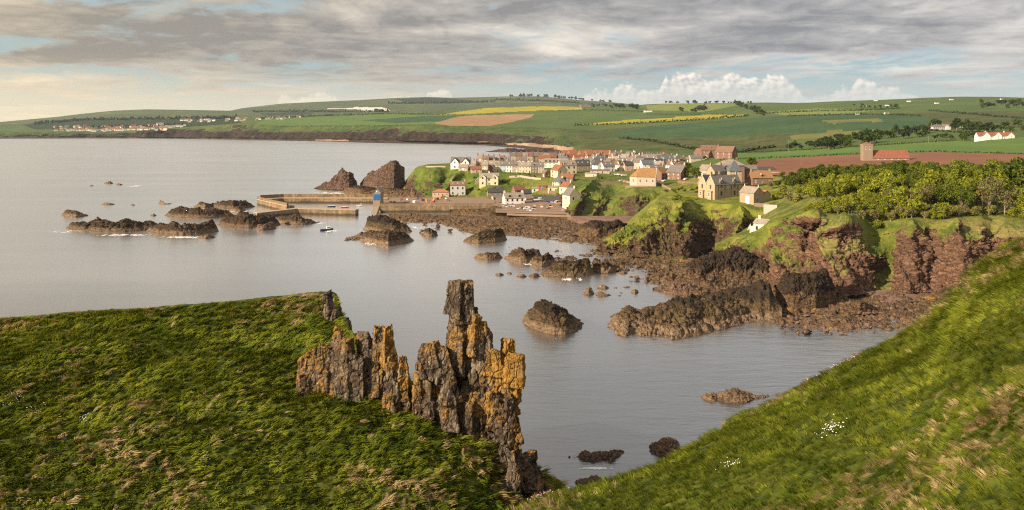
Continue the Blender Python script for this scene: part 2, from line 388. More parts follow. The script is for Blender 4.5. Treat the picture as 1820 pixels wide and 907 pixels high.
M = {}
def build_mats():
    # sea
    m, g = mat_new('sea')
    geo = g.node('ShaderNodeNewGeometry'); P = geo.outputs['Position']
    w1 = g.noise(g.vscale(P, (0.10, 0.34, 1), rot=(0, 0, 0.12)), 1.0, 5, 0.62, 0.4)
    w2 = g.noise(g.vscale(P, (0.55, 1.3, 1), rot=(0, 0, -0.25)), 1.0, 4, 0.6, 0.2)
    w3 = g.noise(g.vscale(P, (0.012, 0.035, 1), rot=(0, 0, 0.3)), 1.0, 3, 0.5)
    h = g.math('ADD', g.math('MULTIPLY', w1, 1.0), g.math('MULTIPLY', w2, 0.32))
    py_ = g.node('ShaderNodeSeparateXYZ', {0: P}).outputs[1]
    calm = g.math('DIVIDE', 1.0, g.math('ADD', 1.0, g.math('POWER', g.math('DIVIDE', g.math('MAXIMUM', py_, 0.0), 260.0), 2.0)))   # swell seen ever flatter off the bay
    b = g.node('ShaderNodeBump', {'Strength': g.math('MULTIPLY', calm, g.math('ADD', 0.25, g.math('MULTIPLY', w3, 0.7))), 'Distance': 0.42, 'Height': h})
    n4 = g.noise(P, 0.008, 3, 0.5)
    slick = g.noise(g.vscale(P, (0.004, 0.02, 1), rot=(0, 0, 0.2)), 1.0, 5, 0.6, 0.5)
    col = g.mix(n4, (0.008, 0.017, 0.024), (0.013, 0.023, 0.029))
    df = g.node('ShaderNodeBsdfDiffuse', {0: col}); gl = g.node('ShaderNodeBsdfGlossy', {0: (0.98, 0.985, 1.0), 1: g.math('ADD', 0.16, g.math('MULTIPLY', slick, 0.2)), 'Normal': b.outputs[0]}, distribution='MULTI_GGX')
    fr = g.math('ADD', 0.07, g.math('MULTIPLY', g.node('ShaderNodeFresnel', {0: 1.45}).outputs[0], 2.3), clamp=True)   # ruffled water seen at a low angle
    bs = g.node('ShaderNodeMixShader', {0: fr, 1: df.outputs[0], 2: gl.outputs[0]})
    g.node('ShaderNodeOutputMaterial', {0: bs.outputs[0]})
    M['sea'] = m
    M['foam'] = plain('foam', (0.75, 0.76, 0.75), 0.9, 0.1, 2)
    # far fields
    M['field_green'] = field_mat('field_green', (0.064, 0.105, 0.03), (0.092, 0.127, 0.038), 0.006)
    M['field_pale'] = field_mat('field_pale', (0.15, 0.19, 0.05), (0.19, 0.21, 0.065), 0.008)
    M['field_deep'] = field_mat('field_deep', (0.038, 0.078, 0.034), (0.054, 0.098, 0.04), 0.006)
    M['field_bright'] = field_mat('field_bright', (0.082, 0.145, 0.034), (0.11, 0.17, 0.042), 0.012, 0.02)
    M['field_olive'] = field_mat('field_olive', (0.13, 0.135, 0.04), (0.17, 0.155, 0.05), 0.012)
    M['rape'] = field_mat('rape', (0.26, 0.24, 0.025), (0.38, 0.31, 0.035), 0.01)
    M['plough'] = field_mat('plough', (0.17, 0.082, 0.055), (0.215, 0.10, 0.066), 0.02, 0.05)
    M['stubble'] = field_mat('stubble', (0.27, 0.165, 0.09), (0.33, 0.20, 0.11), 0.01, 0.02)
    M['fleece'] = field_mat('fleece', (0.55, 0.50, 0.46), (0.65, 0.60, 0.56), 0.02, 0.01)
    M['scrub'] = field_mat('scrub', (0.045, 0.065, 0.022), (0.095, 0.10, 0.036), 0.02, c=(0.10, 0.085, 0.04))
    M['hill'] = field_mat('hill', (0.06, 0.085, 0.035), (0.095, 0.11, 0.045), 0.0012, c=(0.13, 0.15, 0.055))
    M['wood_far'] = field_mat('wood_far', (0.022, 0.035, 0.016), (0.036, 0.05, 0.02), 0.02)
    M['far_cliff'] = coast_mat('far_cliff', 6.0, grass=((0.035, 0.06, 0.016), (0.075, 0.10, 0.025), (0.11, 0.11, 0.04)),
                               rock=((0.018, 0.013, 0.011), (0.052, 0.032, 0.025), (0.085, 0.055, 0.04)), lichen=0, nzT=0.66, nzK=2.4, gn=1.4, tide_h=9)
    M['sand'] = field_mat('sand', (0.27, 0.185, 0.135), (0.35, 0.24, 0.175), 0.02)
    M['shingle'] = field_mat('shingle', (0.17, 0.105, 0.085), (0.23, 0.145, 0.118), 0.25)
    M['reef'] = field_mat('reef', (0.03, 0.022, 0.02), (0.10, 0.065, 0.05), 0.03)
    # coast close by
    M['coast'] = coast_mat('coast', 1.6, lichen=0.25, nzT=0.62, nzK=0.4, gn=0.9,
                           grass=((0.078, 0.106, 0.015), (0.20, 0.205, 0.029), (0.31, 0.25, 0.085)),
                           rock=((0.030, 0.020, 0.015), (0.13, 0.078, 0.050), (0.25, 0.155, 0.10)))
    M['coast_red'] = coast_mat('coast_red', 1.3, lichen=0.12, speck=0.5, nzT=0.60, nzK=0.4, gn=1.0,
                           grass=((0.062, 0.088, 0.015), (0.155, 0.165, 0.027), (0.26, 0.205, 0.08)),
                           rock=((0.036, 0.022, 0.016), (0.15, 0.082, 0.054), (0.27, 0.16, 0.105)))
    M['coast_village'] = coast_mat('coast_village', 1.6, lichen=0.1, nzT=0.62, nzK=0.4, gn=0.9,
                           grass=((0.055, 0.088, 0.015), (0.125, 0.15, 0.024), (0.19, 0.17, 0.05)),
                           rock=((0.03, 0.02, 0.016), (0.11, 0.065, 0.048), (0.19, 0.12, 0.09)))
    M['islet'] = coast_mat('islet', 1.1, lichen=0.15, nzT=0.3, nzK=0.3, tan_low=(2.2, (0.15, 0.098, 0.062), (0.27, 0.185, 0.12)),
                           rock=((0.022, 0.016, 0.013), (0.085, 0.055, 0.036), (0.17, 0.115, 0.075)), tide_h=0.9)
    M['islet_black'] = coast_mat('islet_black', 1.1, lichen=0.10, nzT=0.3, nzK=0.3, tan_low=(2.4, (0.16, 0.105, 0.068), (0.29, 0.20, 0.13)), blacktop=4.6,
                           rock=((0.03, 0.022, 0.016), (0.105, 0.07, 0.038), (0.17, 0.115, 0.06)), tide_h=0.9)
    M['shore'] = coast_mat('shore', 1.1, lichen=0.35, nzT=0.3, nzK=0.3, tan_low=(0.5, (0.13, 0.09, 0.058), (0.25, 0.175, 0.115)), blacktop=5.2,
                           rock=((0.026, 0.018, 0.013), (0.14, 0.088, 0.052), (0.28, 0.185, 0.11)), tide_h=0.8)
    M['boulder'] = coast_mat('boulder', 0.8, lichen=0.15, nzT=0.3, nzK=0.3, rock=((0.04, 0.028, 0.022), (0.17, 0.105, 0.075), (0.30, 0.20, 0.145)), tide_h=0.9)
    M['stack_rock'] = coast_mat('stack_rock', 2.0, lichen=0.1, rock=((0.035, 0.024, 0.02), (0.12, 0.075, 0.055), (0.19, 0.125, 0.09)), nzT=0.45, nzK=1.0)
    # crag in front
    m, g = mat_new('crag')
    geo = g.node('ShaderNodeNewGeometry'); P = geo.outputs['Position']; Nn = geo.outputs['Normal']
    sx, sy, nz = g.node('ShaderNodeSeparateXYZ', {0: Nn}).outputs
    lay = g.noise(g.vscale(P, (1.6, 1.6, 0.7), rot=(0.15, 0.2, 0)), 1.0, 6, 0.68, 0.5)
    n1 = g.noise(P, 0.55, 5, 0.6); n2 = g.noise(P, 3.2, 5, 0.65); n3 = g.noise(g.vscale(P, (1, 1, 1), loc=(9, 4, 2)), 0.40, 4, 0.55)
    rc = g.ramp(lay, [(0.30, (0.016, 0.012, 0.010)), (0.45, (0.060, 0.044, 0.032)), (0.56, (0.125, 0.095, 0.068)), (0.68, (0.25, 0.205, 0.155))])
    rc = g.mix(g.math('MULTIPLY', g.step(n1, 0.56, 0.66), 0.6), rc, (0.085, 0.042, 0.032))
    lt = g.node('ShaderNodeAttribute', attribute_name='lichen').outputs['Fac']
    lm = g.math('ADD', g.math('ADD', g.math('MULTIPLY', n3, 0.85), g.math('MULTIPLY', n2, 0.4)), g.math('ADD', g.math('MULTIPLY', lt, 0.5), g.math('MULTIPLY', nz, 0.08)))
    lm = g.math('ADD', lm, g.math('MULTIPLY', g.math('SUBTRACT', g.noise(P, 9.0, 4, 0.7), 0.5), 0.45))
    lmask = g.step(lm, 0.70, 0.92)
    rc = g.mix(g.math('MULTIPLY', lmask, 0.9), rc, g.mix(n2, (0.17, 0.08, 0.016), (0.42, 0.235, 0.045)))
    rc = g.mix(g.math('MULTIPLY', g.step(g.noise(P, 5.5, 3, 0.5), 0.64, 0.70), 0.55), rc, (0.42, 0.41, 0.37))
    gt = g.node('ShaderNodeAttribute', attribute_name='turf').outputs['Fac']
    gm = g.step(g.math('ADD', g.math('ADD', gt, g.math('MULTIPLY', g.math('SUBTRACT', nz, 0.78), 0.9)), g.math('MULTIPLY', g.math('SUBTRACT', n1, 0.5), 1.0)), 0.45, 0.62)
    col = g.mix(gm, rc, g.mix(g.step(n2, 0.4, 0.6), (0.055, 0.09, 0.012), (0.15, 0.15, 0.04)))
    bh = g.math('ADD', lay, g.math('MULTIPLY', g.noise(P, 7.0, 6, 0.7), 0.4))
    ck = g.voro(g.vscale(P, (1.5, 1.5, 0.6), rot=(0.1, 0.15, 0.3)), 1.0, 'DISTANCE_TO_EDGE')
    bh = g.math('SUBTRACT', bh, g.math('MULTIPLY', g.step(ck, 0.10, 0.0), 0.8))
    finish(g, col, 0.92, bh, 1.0, 0.22, 0.15)
    M['crag'] = m
    # turf of the near slopes
    m, g = mat_new('turf')
    geo = g.node('ShaderNodeNewGeometry'); P = geo.outputs['Position']
    n1 = g.noise(P, 0.22, 4, 0.55); n2 = g.noise(g.vscale(P, (0.8, 1.3, 1), rot=(0, 0, 0.3)), 1.0, 5, 0.62, 0.5); n3 = g.noise(P, 5.0, 4, 0.65)
    tus = g.node('ShaderNodeAttribute', attribute_name='tus').outputs['Fac']
    rkk = g.node('ShaderNodeAttribute', attribute_name='rk').outputs['Fac']
    dry = g.node('ShaderNodeAttribute', attribute_name='dry').outputs['Fac']
    gc = g.mix(g.step(n2, 0.34, 0.66), (0.022, 0.036, 0.006), (0.080, 0.096, 0.013))
    gc = g.mix(g.math('MULTIPLY', g.step(n1, 0.5, 0.68), 0.6), gc, (0.075, 0.08, 0.014))
    dm = g.step(g.math('ADD', g.math('ADD', dry, g.math('MULTIPLY', g.math('SUBTRACT', n2, 0.5), 0.8)), g.math('MULTIPLY', g.math('SUBTRACT', n3, 0.5), 0.5)), 0.48, 0.72)
    gc = g.mix(g.math('MULTIPLY', dm, 0.85), gc, g.mix(n3, (0.11, 0.07, 0.032), (0.23, 0.165, 0.085)))
    gc = g.mix(g.step(g.math('ADD', rkk, g.math('MULTIPLY', g.math('SUBTRACT', n1, 0.5), 0.6)), 0.45, 0.6), gc, g.mix(n3, (0.05, 0.032, 0.024), (0.19, 0.13, 0.10)))
    finish(g, gc, 0.95, g.math('ADD', n3, g.math('MULTIPLY', n2, 0.6)), 0.8, 0.12, 0.1)
    M['turf'] = m
    def blade_mat(name, a, b, tr=0.35, broad=False):
        m, g = mat_new(name)
        P = g.node('ShaderNodeNewGeometry').outputs['Position']
        n = g.noise(P, 0.45, 3, 0.55); n2 = g.noise(P, 7.0, 2, 0.5)
        col = g.mix(g.step(g.math('ADD', g.math('MULTIPLY', n, 0.6), g.math('MULTIPLY', n2, 0.4)), 0.36, 0.64), a, b)
        if broad:
            nb = g.noise(P, 0.11, 4, 0.6)
            col = g.mix(g.step(nb, 0.62, 0.40), col, g.mix(1.0, col, (0.66, 0.68, 0.60), 'MULTIPLY'))
        d = g.node('ShaderNodeBsdfDiffuse', {0: col}); t = g.node('ShaderNodeBsdfTranslucent', {0: g.mix(1.0, col, (1.1, 1.05, 0.6), 'MULTIPLY')})
        mx = g.node('ShaderNodeMixShader', {0: tr, 1: d.outputs[0], 2: t.outputs[0]})
        g.node('ShaderNodeOutputMaterial', {0: mx.outputs[0]})
        return m
    M['blade_green'] = blade_mat('blade_green', (0.090, 0.128, 0.013), (0.275, 0.295, 0.038), broad=True)
    M['blade_dry'] = blade_mat('blade_dry', (0.25, 0.185, 0.085), (0.46, 0.36, 0.19))
    M['leaf_dark'] = blade_mat('leaf_dark', (0.035, 0.062, 0.010), (0.09, 0.12, 0.018))
    M['leaf'] = blade_mat('leaf', (0.085, 0.115, 0.013), (0.19, 0.21, 0.028))
    M['leaf_bright'] = blade_mat('leaf_bright', (0.17, 0.195, 0.018), (0.33, 0.33, 0.04))
    M['leaf_far'] = blade_mat('leaf_far', (0.020, 0.036, 0.014), (0.042, 0.06, 0.02), 0.2)
    M['twig'] = blade_mat('twig', (0.12, 0.095, 0.05), (0.23, 0.185, 0.10), 0.2)
    M['petal'] = plain('petal', (0.80, 0.79, 0.76), 0.8, 0.05)
    M['thrift'] = plain('thrift', (0.48, 0.22, 0.36), 0.8, 0.2, 3)
    M['bark'] = plain('bark', (0.16, 0.12, 0.085), 0.9, 0.3, 2)
    M['bark_pale'] = plain('bark_pale', (0.30, 0.25, 0.19), 0.9, 0.3, 2)
    # buildings
    for n, c in dict(cream=(0.66, 0.56, 0.40), white=(0.74, 0.72, 0.68), yellow=(0.60, 0.53, 0.36), pink=(0.52, 0.34, 0.26), stone=(0.26, 0.19, 0.14),
                     sand_stone=(0.34, 0.265, 0.18), red_wall=(0.30, 0.10, 0.07), blue_wall=(0.42, 0.52, 0.55), grey_wall=(0.46, 0.45, 0.45), brown_wall=(0.20, 0.12, 0.09),
                     harl=(0.42, 0.35, 0.30), brick=(0.20, 0.115, 0.088)).items():
        M[n] = plain(n, c, 0.9, 0.13, 0.7)
    for n, c in dict(slate=(0.155, 0.14, 0.135), slate_dark=(0.06, 0.062, 0.068), slate_blue=(0.10, 0.12, 0.145), slate_pale=(0.27, 0.225, 0.19), pantile=(0.235, 0.10, 0.064),
                     orange_tile=(0.35, 0.15, 0.082), rust_tile=(0.245, 0.092, 0.062), ochre_tile=(0.28, 0.155, 0.07), brown_tile=(0.19, 0.115, 0.085)).items():
        m, g = mat_new(n)
        tc = g.node('ShaderNodeTexCoord').outputs['Object']; oi = g.node('ShaderNodeObjectInfo').outputs['Random']
        n1 = g.noise(tc, 0.8, 5, 0.65); cz = g.node('ShaderNodeSeparateXYZ', {0: tc}).outputs[2]
        cs = g.math('FRACT', g.math('MULTIPLY', cz, 3.2))
        col = g.ramp(n1, [(0.3, tuple(v*0.72 for v in c)), (0.55, c), (0.75, tuple(min(1, v*1.3) for v in c))])
        col = g.mix(g.math('MULTIPLY', g.step(cs, 0.2, 0.0), 0.35), col, tuple(v*0.5 for v in c))
        col = g.mix(g.math('MULTIPLY', g.step(g.noise(tc, 1.7, 4, 0.6), 0.58, 0.68), 0.4), col, (0.30, 0.21, 0.08))
        finish(g, col, 0.85, cs, 0.4, 0.05, 0.2)
        M[n] = m
    M['glass'] = plain('glass', (0.025, 0.028, 0.033), 0.15, 0.3, 0.5, 0.5)
    M['glass_sky'] = plain('glass_sky', (0.30, 0.34, 0.38), 0.2, 0.2, 0.5, 0.5)
    M['frame'] = plain('frame', (0.76, 0.75, 0.71), 0.6, 0.05)
    M['black_timber'] = plain('black_timber', (0.03, 0.028, 0.026), 0.7, 0.1)
    M['blue_door'] = plain('blue_door', (0.02, 0.13, 0.36), 0.5, 0.1)
    M['door'] = plain('door', (0.12, 0.07, 0.05), 0.7, 0.5)
    M['pot'] = plain('pot', (0.36, 0.16, 0.09), 0.8, 0.2)
    m, g = mat_new('masonry')
    P = g.node('ShaderNodeTexCoord').outputs['Object']
    sz = g.node('ShaderNodeSeparateXYZ', {0: g.node('ShaderNodeNewGeometry').outputs['Position']}).outputs[2]
    n1 = g.noise(P, 0.25, 5, 0.6); br = g.voro(g.vscale(P, (0.5, 0.5, 1.3)), 1.0, 'DISTANCE_TO_EDGE'); n2 = g.noise(g.vscale(P, (0.7, 0.7, 0.12)), 1.0, 4, 0.6)
    col = g.mix(g.step(n1, 0.35, 0.65), (0.16, 0.105, 0.07), (0.30, 0.21, 0.13))
    col = g.mix(g.math('MULTIPLY', g.step(n2, 0.46, 0.62), 0.6), col, (0.10, 0.085, 0.035))
    col = g.mix(g.math('MULTIPLY', g.step(br, 0.08, 0.0), 0.5), col, (0.05, 0.035, 0.025))
    col = g.mix(g.math('MULTIPLY', g.step(g.math('ADD', sz, n1), 2.6, 1.6), 0.8), col, (0.035, 0.028, 0.018))
    finish(g, col, 0.9, br, 0.6, 0.1, 0.2); M['masonry'] = m
    M['quay_top'] = plain('quay_top', (0.40, 0.31, 0.22), 0.9, 0.2, 0.4)
    M['asphalt'] = plain('asphalt', (0.085, 0.078, 0.072), 0.9, 0.3, 0.2)
    M['dirt'] = plain('dirt', (0.20, 0.135, 0.10), 0.95, 0.35, 0.2)
    M['lawn'] = field_mat('lawn', (0.15, 0.21, 0.022), (0.20, 0.25, 0.03), 0.15)
    M['hull_white'] = plain('hull_white', (0.78, 0.78, 0.76), 0.35, 0.05)
    M['hull_blue'] = plain('hull_blue', (0.03, 0.06, 0.14), 0.35, 0.1)
    M['hull_red'] = plain('hull_red', (0.50, 0.03, 0.03), 0.35, 0.1)
    M['orange_paint'] = plain('orange_paint', (0.75, 0.22, 0.04), 0.5, 0.1)
    M['rubber'] = plain('rubber', (0.02, 0.02, 0.02), 0.8, 0.1)
    M['pole'] = plain('pole', (0.22, 0.20, 0.18), 0.6, 0.1)
    M['rail'] = plain('rail', (0.16, 0.17, 0.17), 0.6, 0.1)
    M['concrete'] = plain('concrete', (0.27, 0.21, 0.155), 0.9, 0.2, 0.5)
    for n, c in dict(car_white=(0.80, 0.80, 0.79), car_black=(0.015, 0.015, 0.017), car_blue=(0.03, 0.06, 0.13), car_red=(0.40, 0.03, 0.03), car_grey=(0.25, 0.26, 0.27), car_silver=(0.5, 0.5, 0.5)).items():
        M[n] = plain(n, c, 0.25, 0.03, 1, 0.5)
build_mats()
# ================================================================== THE SETTING
# ------------------------------------------------------------------ sea: one sheet to the horizon
def build_sea():
    s = 15500.0
    me = mesh_np('sea', np.array([[-s, -280, 0], [s, -280, 0], [s, 13900, 0], [-s, 13900, 0]]), np.array([[0, 1, 2, 3]]), [M['sea']])
    tag(link('sea', me), 'grey silver sea with small ripples around the rocks', None, None, 'structure')
build_sea()

# ------------------------------------------------------------------ far coast, fields and hills
def poly_mask(px, row, poly):
    inside = np.zeros(px.shape, bool); n = len(poly)
    for i in range(n):
        x1, y1 = poly[i]; x2, y2 = poly[(i+1) % n]
        c = ((y1 > row) != (y2 > row)) & (px < (x2-x1)*(row-y1)/((y2-y1)+1e-12)+x1)
        inside ^= c
    return inside
def build_land():
    A0 = ('z', 0, 1, [(-400, 247, 0), (0, 246.5, 0), (300, 246, 0), (400, 248, 0), (500, 250, 0), (600, 252, 0), (650, 254, 0), (760, 256, 0), (860, 258.5, 0), (930, 264, 0), (975, 272, 0.5), (1000, 278, 4), (1050, 286, 16), (1200, 292, 22), (1340, 308, 26.5), (1420, 316, 27.5), (1820, 322, 29.5), (2200, 322, 30)])
    A1 = ('z', 0, 1, [(-400, 246.2, 2), (0, 245.8, 2), (300, 245.2, 2), (400, 247, 2), (500, 249, 2), (600, 250.7, 2), (650, 252.5, 2), (760, 253, 2), (860, 255.5, 2), (930, 259, 2), (975, 264, 3), (1000, 268, 6), (1050, 275, 22), (1200, 278, 27), (1300, 282, 30), (1340, 285, 31.5), (1420, 279.5, 32.5), (1530, 274.5, 35.5), (1660, 270.5, 37.5), (1820, 274.5, 37), (2200, 276, 37)])
    A2 = ('Y', 1, 1, [(-400, 245, 3900), (0, 244.5, 3850), (300, 244, 3800), (400, 245.6, 3560), (500, 247.4, 3300), (600, 248.6, 3080), (690, 250, 2870), (760, 250, 2760), (860, 253, 2520), (960, 256.5, 2260), (1000, 261, 1800), (1050, 268, 1450), (1200, 269, 1280), (1300, 272, 1080), (1420, 267.5, 980), (1530, 261, 960), (1700, 250, 980), (1820, 247, 980), (2200, 240, 980)])
    A3 = ('Y', 1, 1, [(-400, 240, 3920), (0, 240, 3870), (300, 237, 3820), (400, 235, 3590), (500, 236, 3330), (600, 236, 3110), (690, 236, 2900), (760, 236, 2790), (860, 238, 2560), (960, 243, 2320), (1000, 247, 2100), (1050, 252, 1850), (1150, 247, 1750), (1250, 249, 1650), (1350, 253, 1450), (1420, 250, 1350), (1530, 241, 1350), (1650, 231, 1400), (1820, 227, 1400), (2200, 222, 1350)])
    A4 = ('Y', 0.2, 0.5, [(-400, 236, 4000), (0, 236, 3930), (200, 234, 3880), (320, 229, 3780), (400, 223, 3680), (440, 221.5, 3530), (520, 224.5, 3400), (600, 224.5, 3170), (690, 223.5, 2960), (760, 223.5, 2850), (900, 225, 2620), (1000, 229, 2450), (1050, 232, 2350), (1150, 225, 2350), (1300, 213, 2350), (1400, 205, 2350), (1600, 201, 2250), (1820, 197, 2150), (2200, 192, 2050)])
    A5 = ('Y', 0, 0, [(-400, 230, 4800), (0, 227, 4700), (200, 223, 4700), (400, 213, 4500), (600, 209, 4200), (800, 208, 3800), (900, 212, 3600), (1000, 215, 3200), (1050, 218, 2950), (1150, 212, 2900), (1300, 204, 2900), (1350, 200, 2850), (1500, 196, 2700), (1820, 187, 2500), (2200, 183, 2400)])
    A6 = ('Y', 0, 0, [(-400, 226, 5600), (0, 219.5, 5600), (100, 213, 5600), (150, 211, 5600), (300, 208, 5600), (420, 204, 5600), (560, 206, 5400), (640, 200, 5300), (700, 198, 5100), (800, 195, 4800), (865, 191.5, 4600), (960, 189, 4400), (1034, 190.5, 4200), (1100, 189, 4000), (1150, 186, 3800), (1250, 184, 3700), (1340, 183, 3600), (1420, 182.5, 3500), (1500, 179.5, 3400), (1560, 177, 3300), (1640, 174, 3200), (1700, 172, 3200), (1760, 171.5, 3200), (1820, 173, 3200), (2200, 176, 3200)])
    A7 = ('Y', 0, 0, [(-400, 226.5, 6200), (0, 220, 6200), (200, 208, 6300), (420, 206, 6400), (640, 202, 6600), (800, 197, 6600), (960, 192, 6500), (1034, 193, 6200), (1150, 188.5, 5500), (1340, 186, 4600), (1500, 184, 4200), (1820, 180, 4000), (2200, 182, 4000)])
    A8 = ('Y', 0, 0, [(-400, 224, 7600), (0, 217, 7600), (100, 208, 7600), (150, 202, 7700), (200, 197, 7700), (260, 194.5, 7800), (330, 195.5, 7900), (410, 197, 8000), (430, 192.5, 8400), (500, 184.5, 8800), (560, 181.5, 9000), (640, 178, 9200), (700, 174.5, 9300), (760, 172.5, 9400), (800, 174, 9400), (850, 173, 9500), (900, 171.5, 9500), (960, 171.5, 9500), (1030, 178, 9300), (1100, 183, 9000), (1160, 190, 8500), (1340, 196, 7000), (1820, 200, 6000), (2200, 200, 6000)])
    A9 = ('Y', 0, 0, [(-400, 230, 11000), (900, 200, 13000), (2200, 210, 9000)])
    P, amp, rock, px = loft([A0, A1, A2, A3, A4, A5, A6, A7, A8, A9], -400, 2200, 1500, [8, 8, 14, 14, 26, 22, 8, 22, 3], sm=9)
    n = grid_normals(P)
    Y = P[..., 1]
    # gullies and ribs on the sea cliffs, gentle swell elsewhere
    cliff = np.clip(amp, 0, 1)*np.clip((1100-(CX+P[..., 0]/Y*FPX))/80, 0, 1)
    d = fbm(P/np.array([90., 90., 240.]), 4, 0.5, 3, True)*42+fbm(P/28., 3, 0.5, 9)*9
    hn = n.copy(); hn[..., 2] *= 0.15
    P = P+hn*(d*cliff)[..., None]
    sw = fbm(P*np.array([1, 1, 0])/220., 4, 0.5, 21)
    rowweight = np.zeros(P.shape[0]); rowweight[46:120] = 1
    P[..., 2] += sw*2.2*np.clip(Y/2000, 0.3, 2)*rowweight[:, None]*np.clip(1-cliff, 0, 1)
    # valley brae: bumps between the village and the fields
    br = np.clip(amp, 0, 1)*np.clip(((CX+P[..., 0]/Y*FPX)-1040)/60, 0, 1)
    P[..., 2] += br*fbm(P*np.array([1, 1, 0])/70., 4, 0.55, 33)*5
    # which field each face belongs to
    F = grid_faces(*P.shape[:2])
    cen = (P[:-1, :-1]+P[1:, 1:]+P[:-1, 1:]+P[1:, :-1])/4
    fx = CX+cen[..., 0]/cen[..., 1]*FPX; fr = YH+(HC-cen[..., 2])/cen[..., 1]*FPX
    ri = np.repeat(np.arange(P.shape[0]-1)[:, None], P.shape[1]-1, 1)
    cls = np.full(fx.shape, 0)
    names = ['farmland', 'reef', 'sand_beach', 'sea_cliff', 'brae', 'rapeseed_field', 'stubble_field', 'deep_green_field', 'bright_green_field', 'ploughed_field', 'hills', 'olive_field', 'pale_field', 'fleece_field', 'distant_wood', 'barley_field']
    mats = ['field_green', 'reef', 'sand', 'far_cliff', 'scrub', 'rape', 'stubble', 'field_deep', 'field_bright', 'plough', 'hill', 'field_olive', 'field_pale', 'fleece', 'wood_far', 'field_green']
    jit = fbm(np.stack([fx/14, fr/3, fx*0], -1), 3)*1.2
    west = fx < 1020+jit*10
    cls[(ri < 8) & west] = 1
    cls[(ri >= 8) & (ri < 16) & west] = np.where(((fx > 560) & (fx < 620) | (fx > 840))[(ri >= 8) & (ri < 16) & west], 2, 1)
    cls[(ri >= 16) & (ri < 44) & west] = 3
    cls[(ri >= 30) & (ri < 44) & ~west] = 4
    cls[(ri >= 16) & (ri < 30) & ~west & (fx < 1400)] = 4
    cls[ri >= 90] = 10
    cls[(ri >= 74) & (ri < 90) & (fx < 790)] = 10
    far = (ri >= 44) & (ri < 92)
    def paint(k, poly, ok=None):
        w = poly_mask(fx+jit, fr+jit*0.3, poly)
        if ok is not None: w &= ok
        cls[w] = k
    paint(7, [(1080, 246), (1100, 236), (1150, 226), (1250, 218), (1350, 209), (1420, 204), (1640, 206), (1660, 226), (1530, 232), (1400, 238), (1250, 245), (1150, 244)], ri >= 30)
    paint(12, [(1148, 187), (1250, 183), (1340, 182), (1300, 190), (1250, 199), (1150, 196)], far)
    paint(12, [(1360, 199), (1450, 193), (1560, 196), (1500, 203), (1400, 206)], far)
    paint(8, [(450, 223), (470, 212), (600, 207), (720, 201), (790, 204), (830, 207), (770, 221), (690, 224.5), (500, 225)], far)
    paint(7, [(640, 214), (760, 206), (815, 206), (780, 216), (700, 219)], far)
    paint(5, [(777, 204.5), (865, 192), (960, 189), (1034, 190), (1034, 195), (930, 198), (815, 204)], far)
    paint(6, [(769, 219), (827, 205.5), (950, 203), (944, 209), (905, 218), (870, 224), (800, 224)], far)
    paint(5, [(1020, 222.5), (1123, 213), (1170, 211), (1258, 203.5), (1323, 204), (1318, 208), (1238, 213), (1123, 219), (1060, 222.5)], ri >= 40)
    paint(11, [(1398, 244), (1480, 232), (1560, 231), (1500, 243), (1430, 254)], ri >= 24)
    paint(11, [(1460, 215), (1560, 210), (1570, 216), (1480, 220)], ri >= 24)
    paint(13, [(578, 193.5), (640, 190.5), (680, 191), (695, 197), (650, 198), (640, 194.5)], ri >= 90)
    cls[(ri < 8) & (fx > 1330)] = 9
    cls[(ri >= 8) & (ri < 16) & (fx > 1270)] = 8
    cls[(ri < 8) & (fx > 1020) & (fx <= 1330)] = 0
    cls[(ri >= 16) & (ri < 30) & (fx >= 1400)] = 0
    paint(14, [(40, 222), (130, 211), (240, 213), (420, 211), (430, 219), (330, 226), (190, 230), (60, 230)], (ri >= 44) & (ri < 90))
    paint(14, [(460, 203), (520, 199), (560, 200), (540, 204), (480, 206)], ri > 60)
    paint(14, [(700, 176), (760, 173.5), (800, 175), (850, 180), (800, 184), (720, 182)], ri > 88)
    Pf = P.reshape(-1, 3)
    for k, nm in enumerate(names):
        sel = F[cls == k]
        if not len(sel): continue
        u, inv = np.unique(sel, return_inverse=True)
        at = {'rk': rock.reshape(-1)[u]} if nm == 'sea_cliff' else None
        me = mesh_np(nm, Pf[u], inv.reshape(-1, 4), [M[mats[k]]], nm != 'reef', at)
        tag(link(nm, me), None, None, None, 'structure')
    return P
LAND = build_land()
def land_z(px, row=None, Y=None):
    """height of the far land at a column and distance"""
    c = np.clip(int(round((px+400)/2600*1499)), 0, 1499)
    col = LAND[:, c]
    return float(np.interp(Y, col[:, 1], col[:, 2]))
def land_at(px, row, lo=0, hi=10**9):
    """nearest place on the far land that shows at this pixel"""
    c = int(np.clip(round((px+400)/2600*1499), 0, 1499))
    col = LAND[:, c]; r = YH+(HC-col[:, 2])/col[:, 1]*FPX
    for i in range(len(r)-1):
        if col[i, 1] >= lo and r[i] >= row >= r[i+1]:
            t = (r[i]-row)/(r[i]-r[i+1]+1e-9); p = col[i]*(1-t)+col[i+1]*t
            return Vector(p)
    j = int(np.argmin(np.abs(r-row)+1000*(col[:, 1] < lo))); return Vector(col[j])

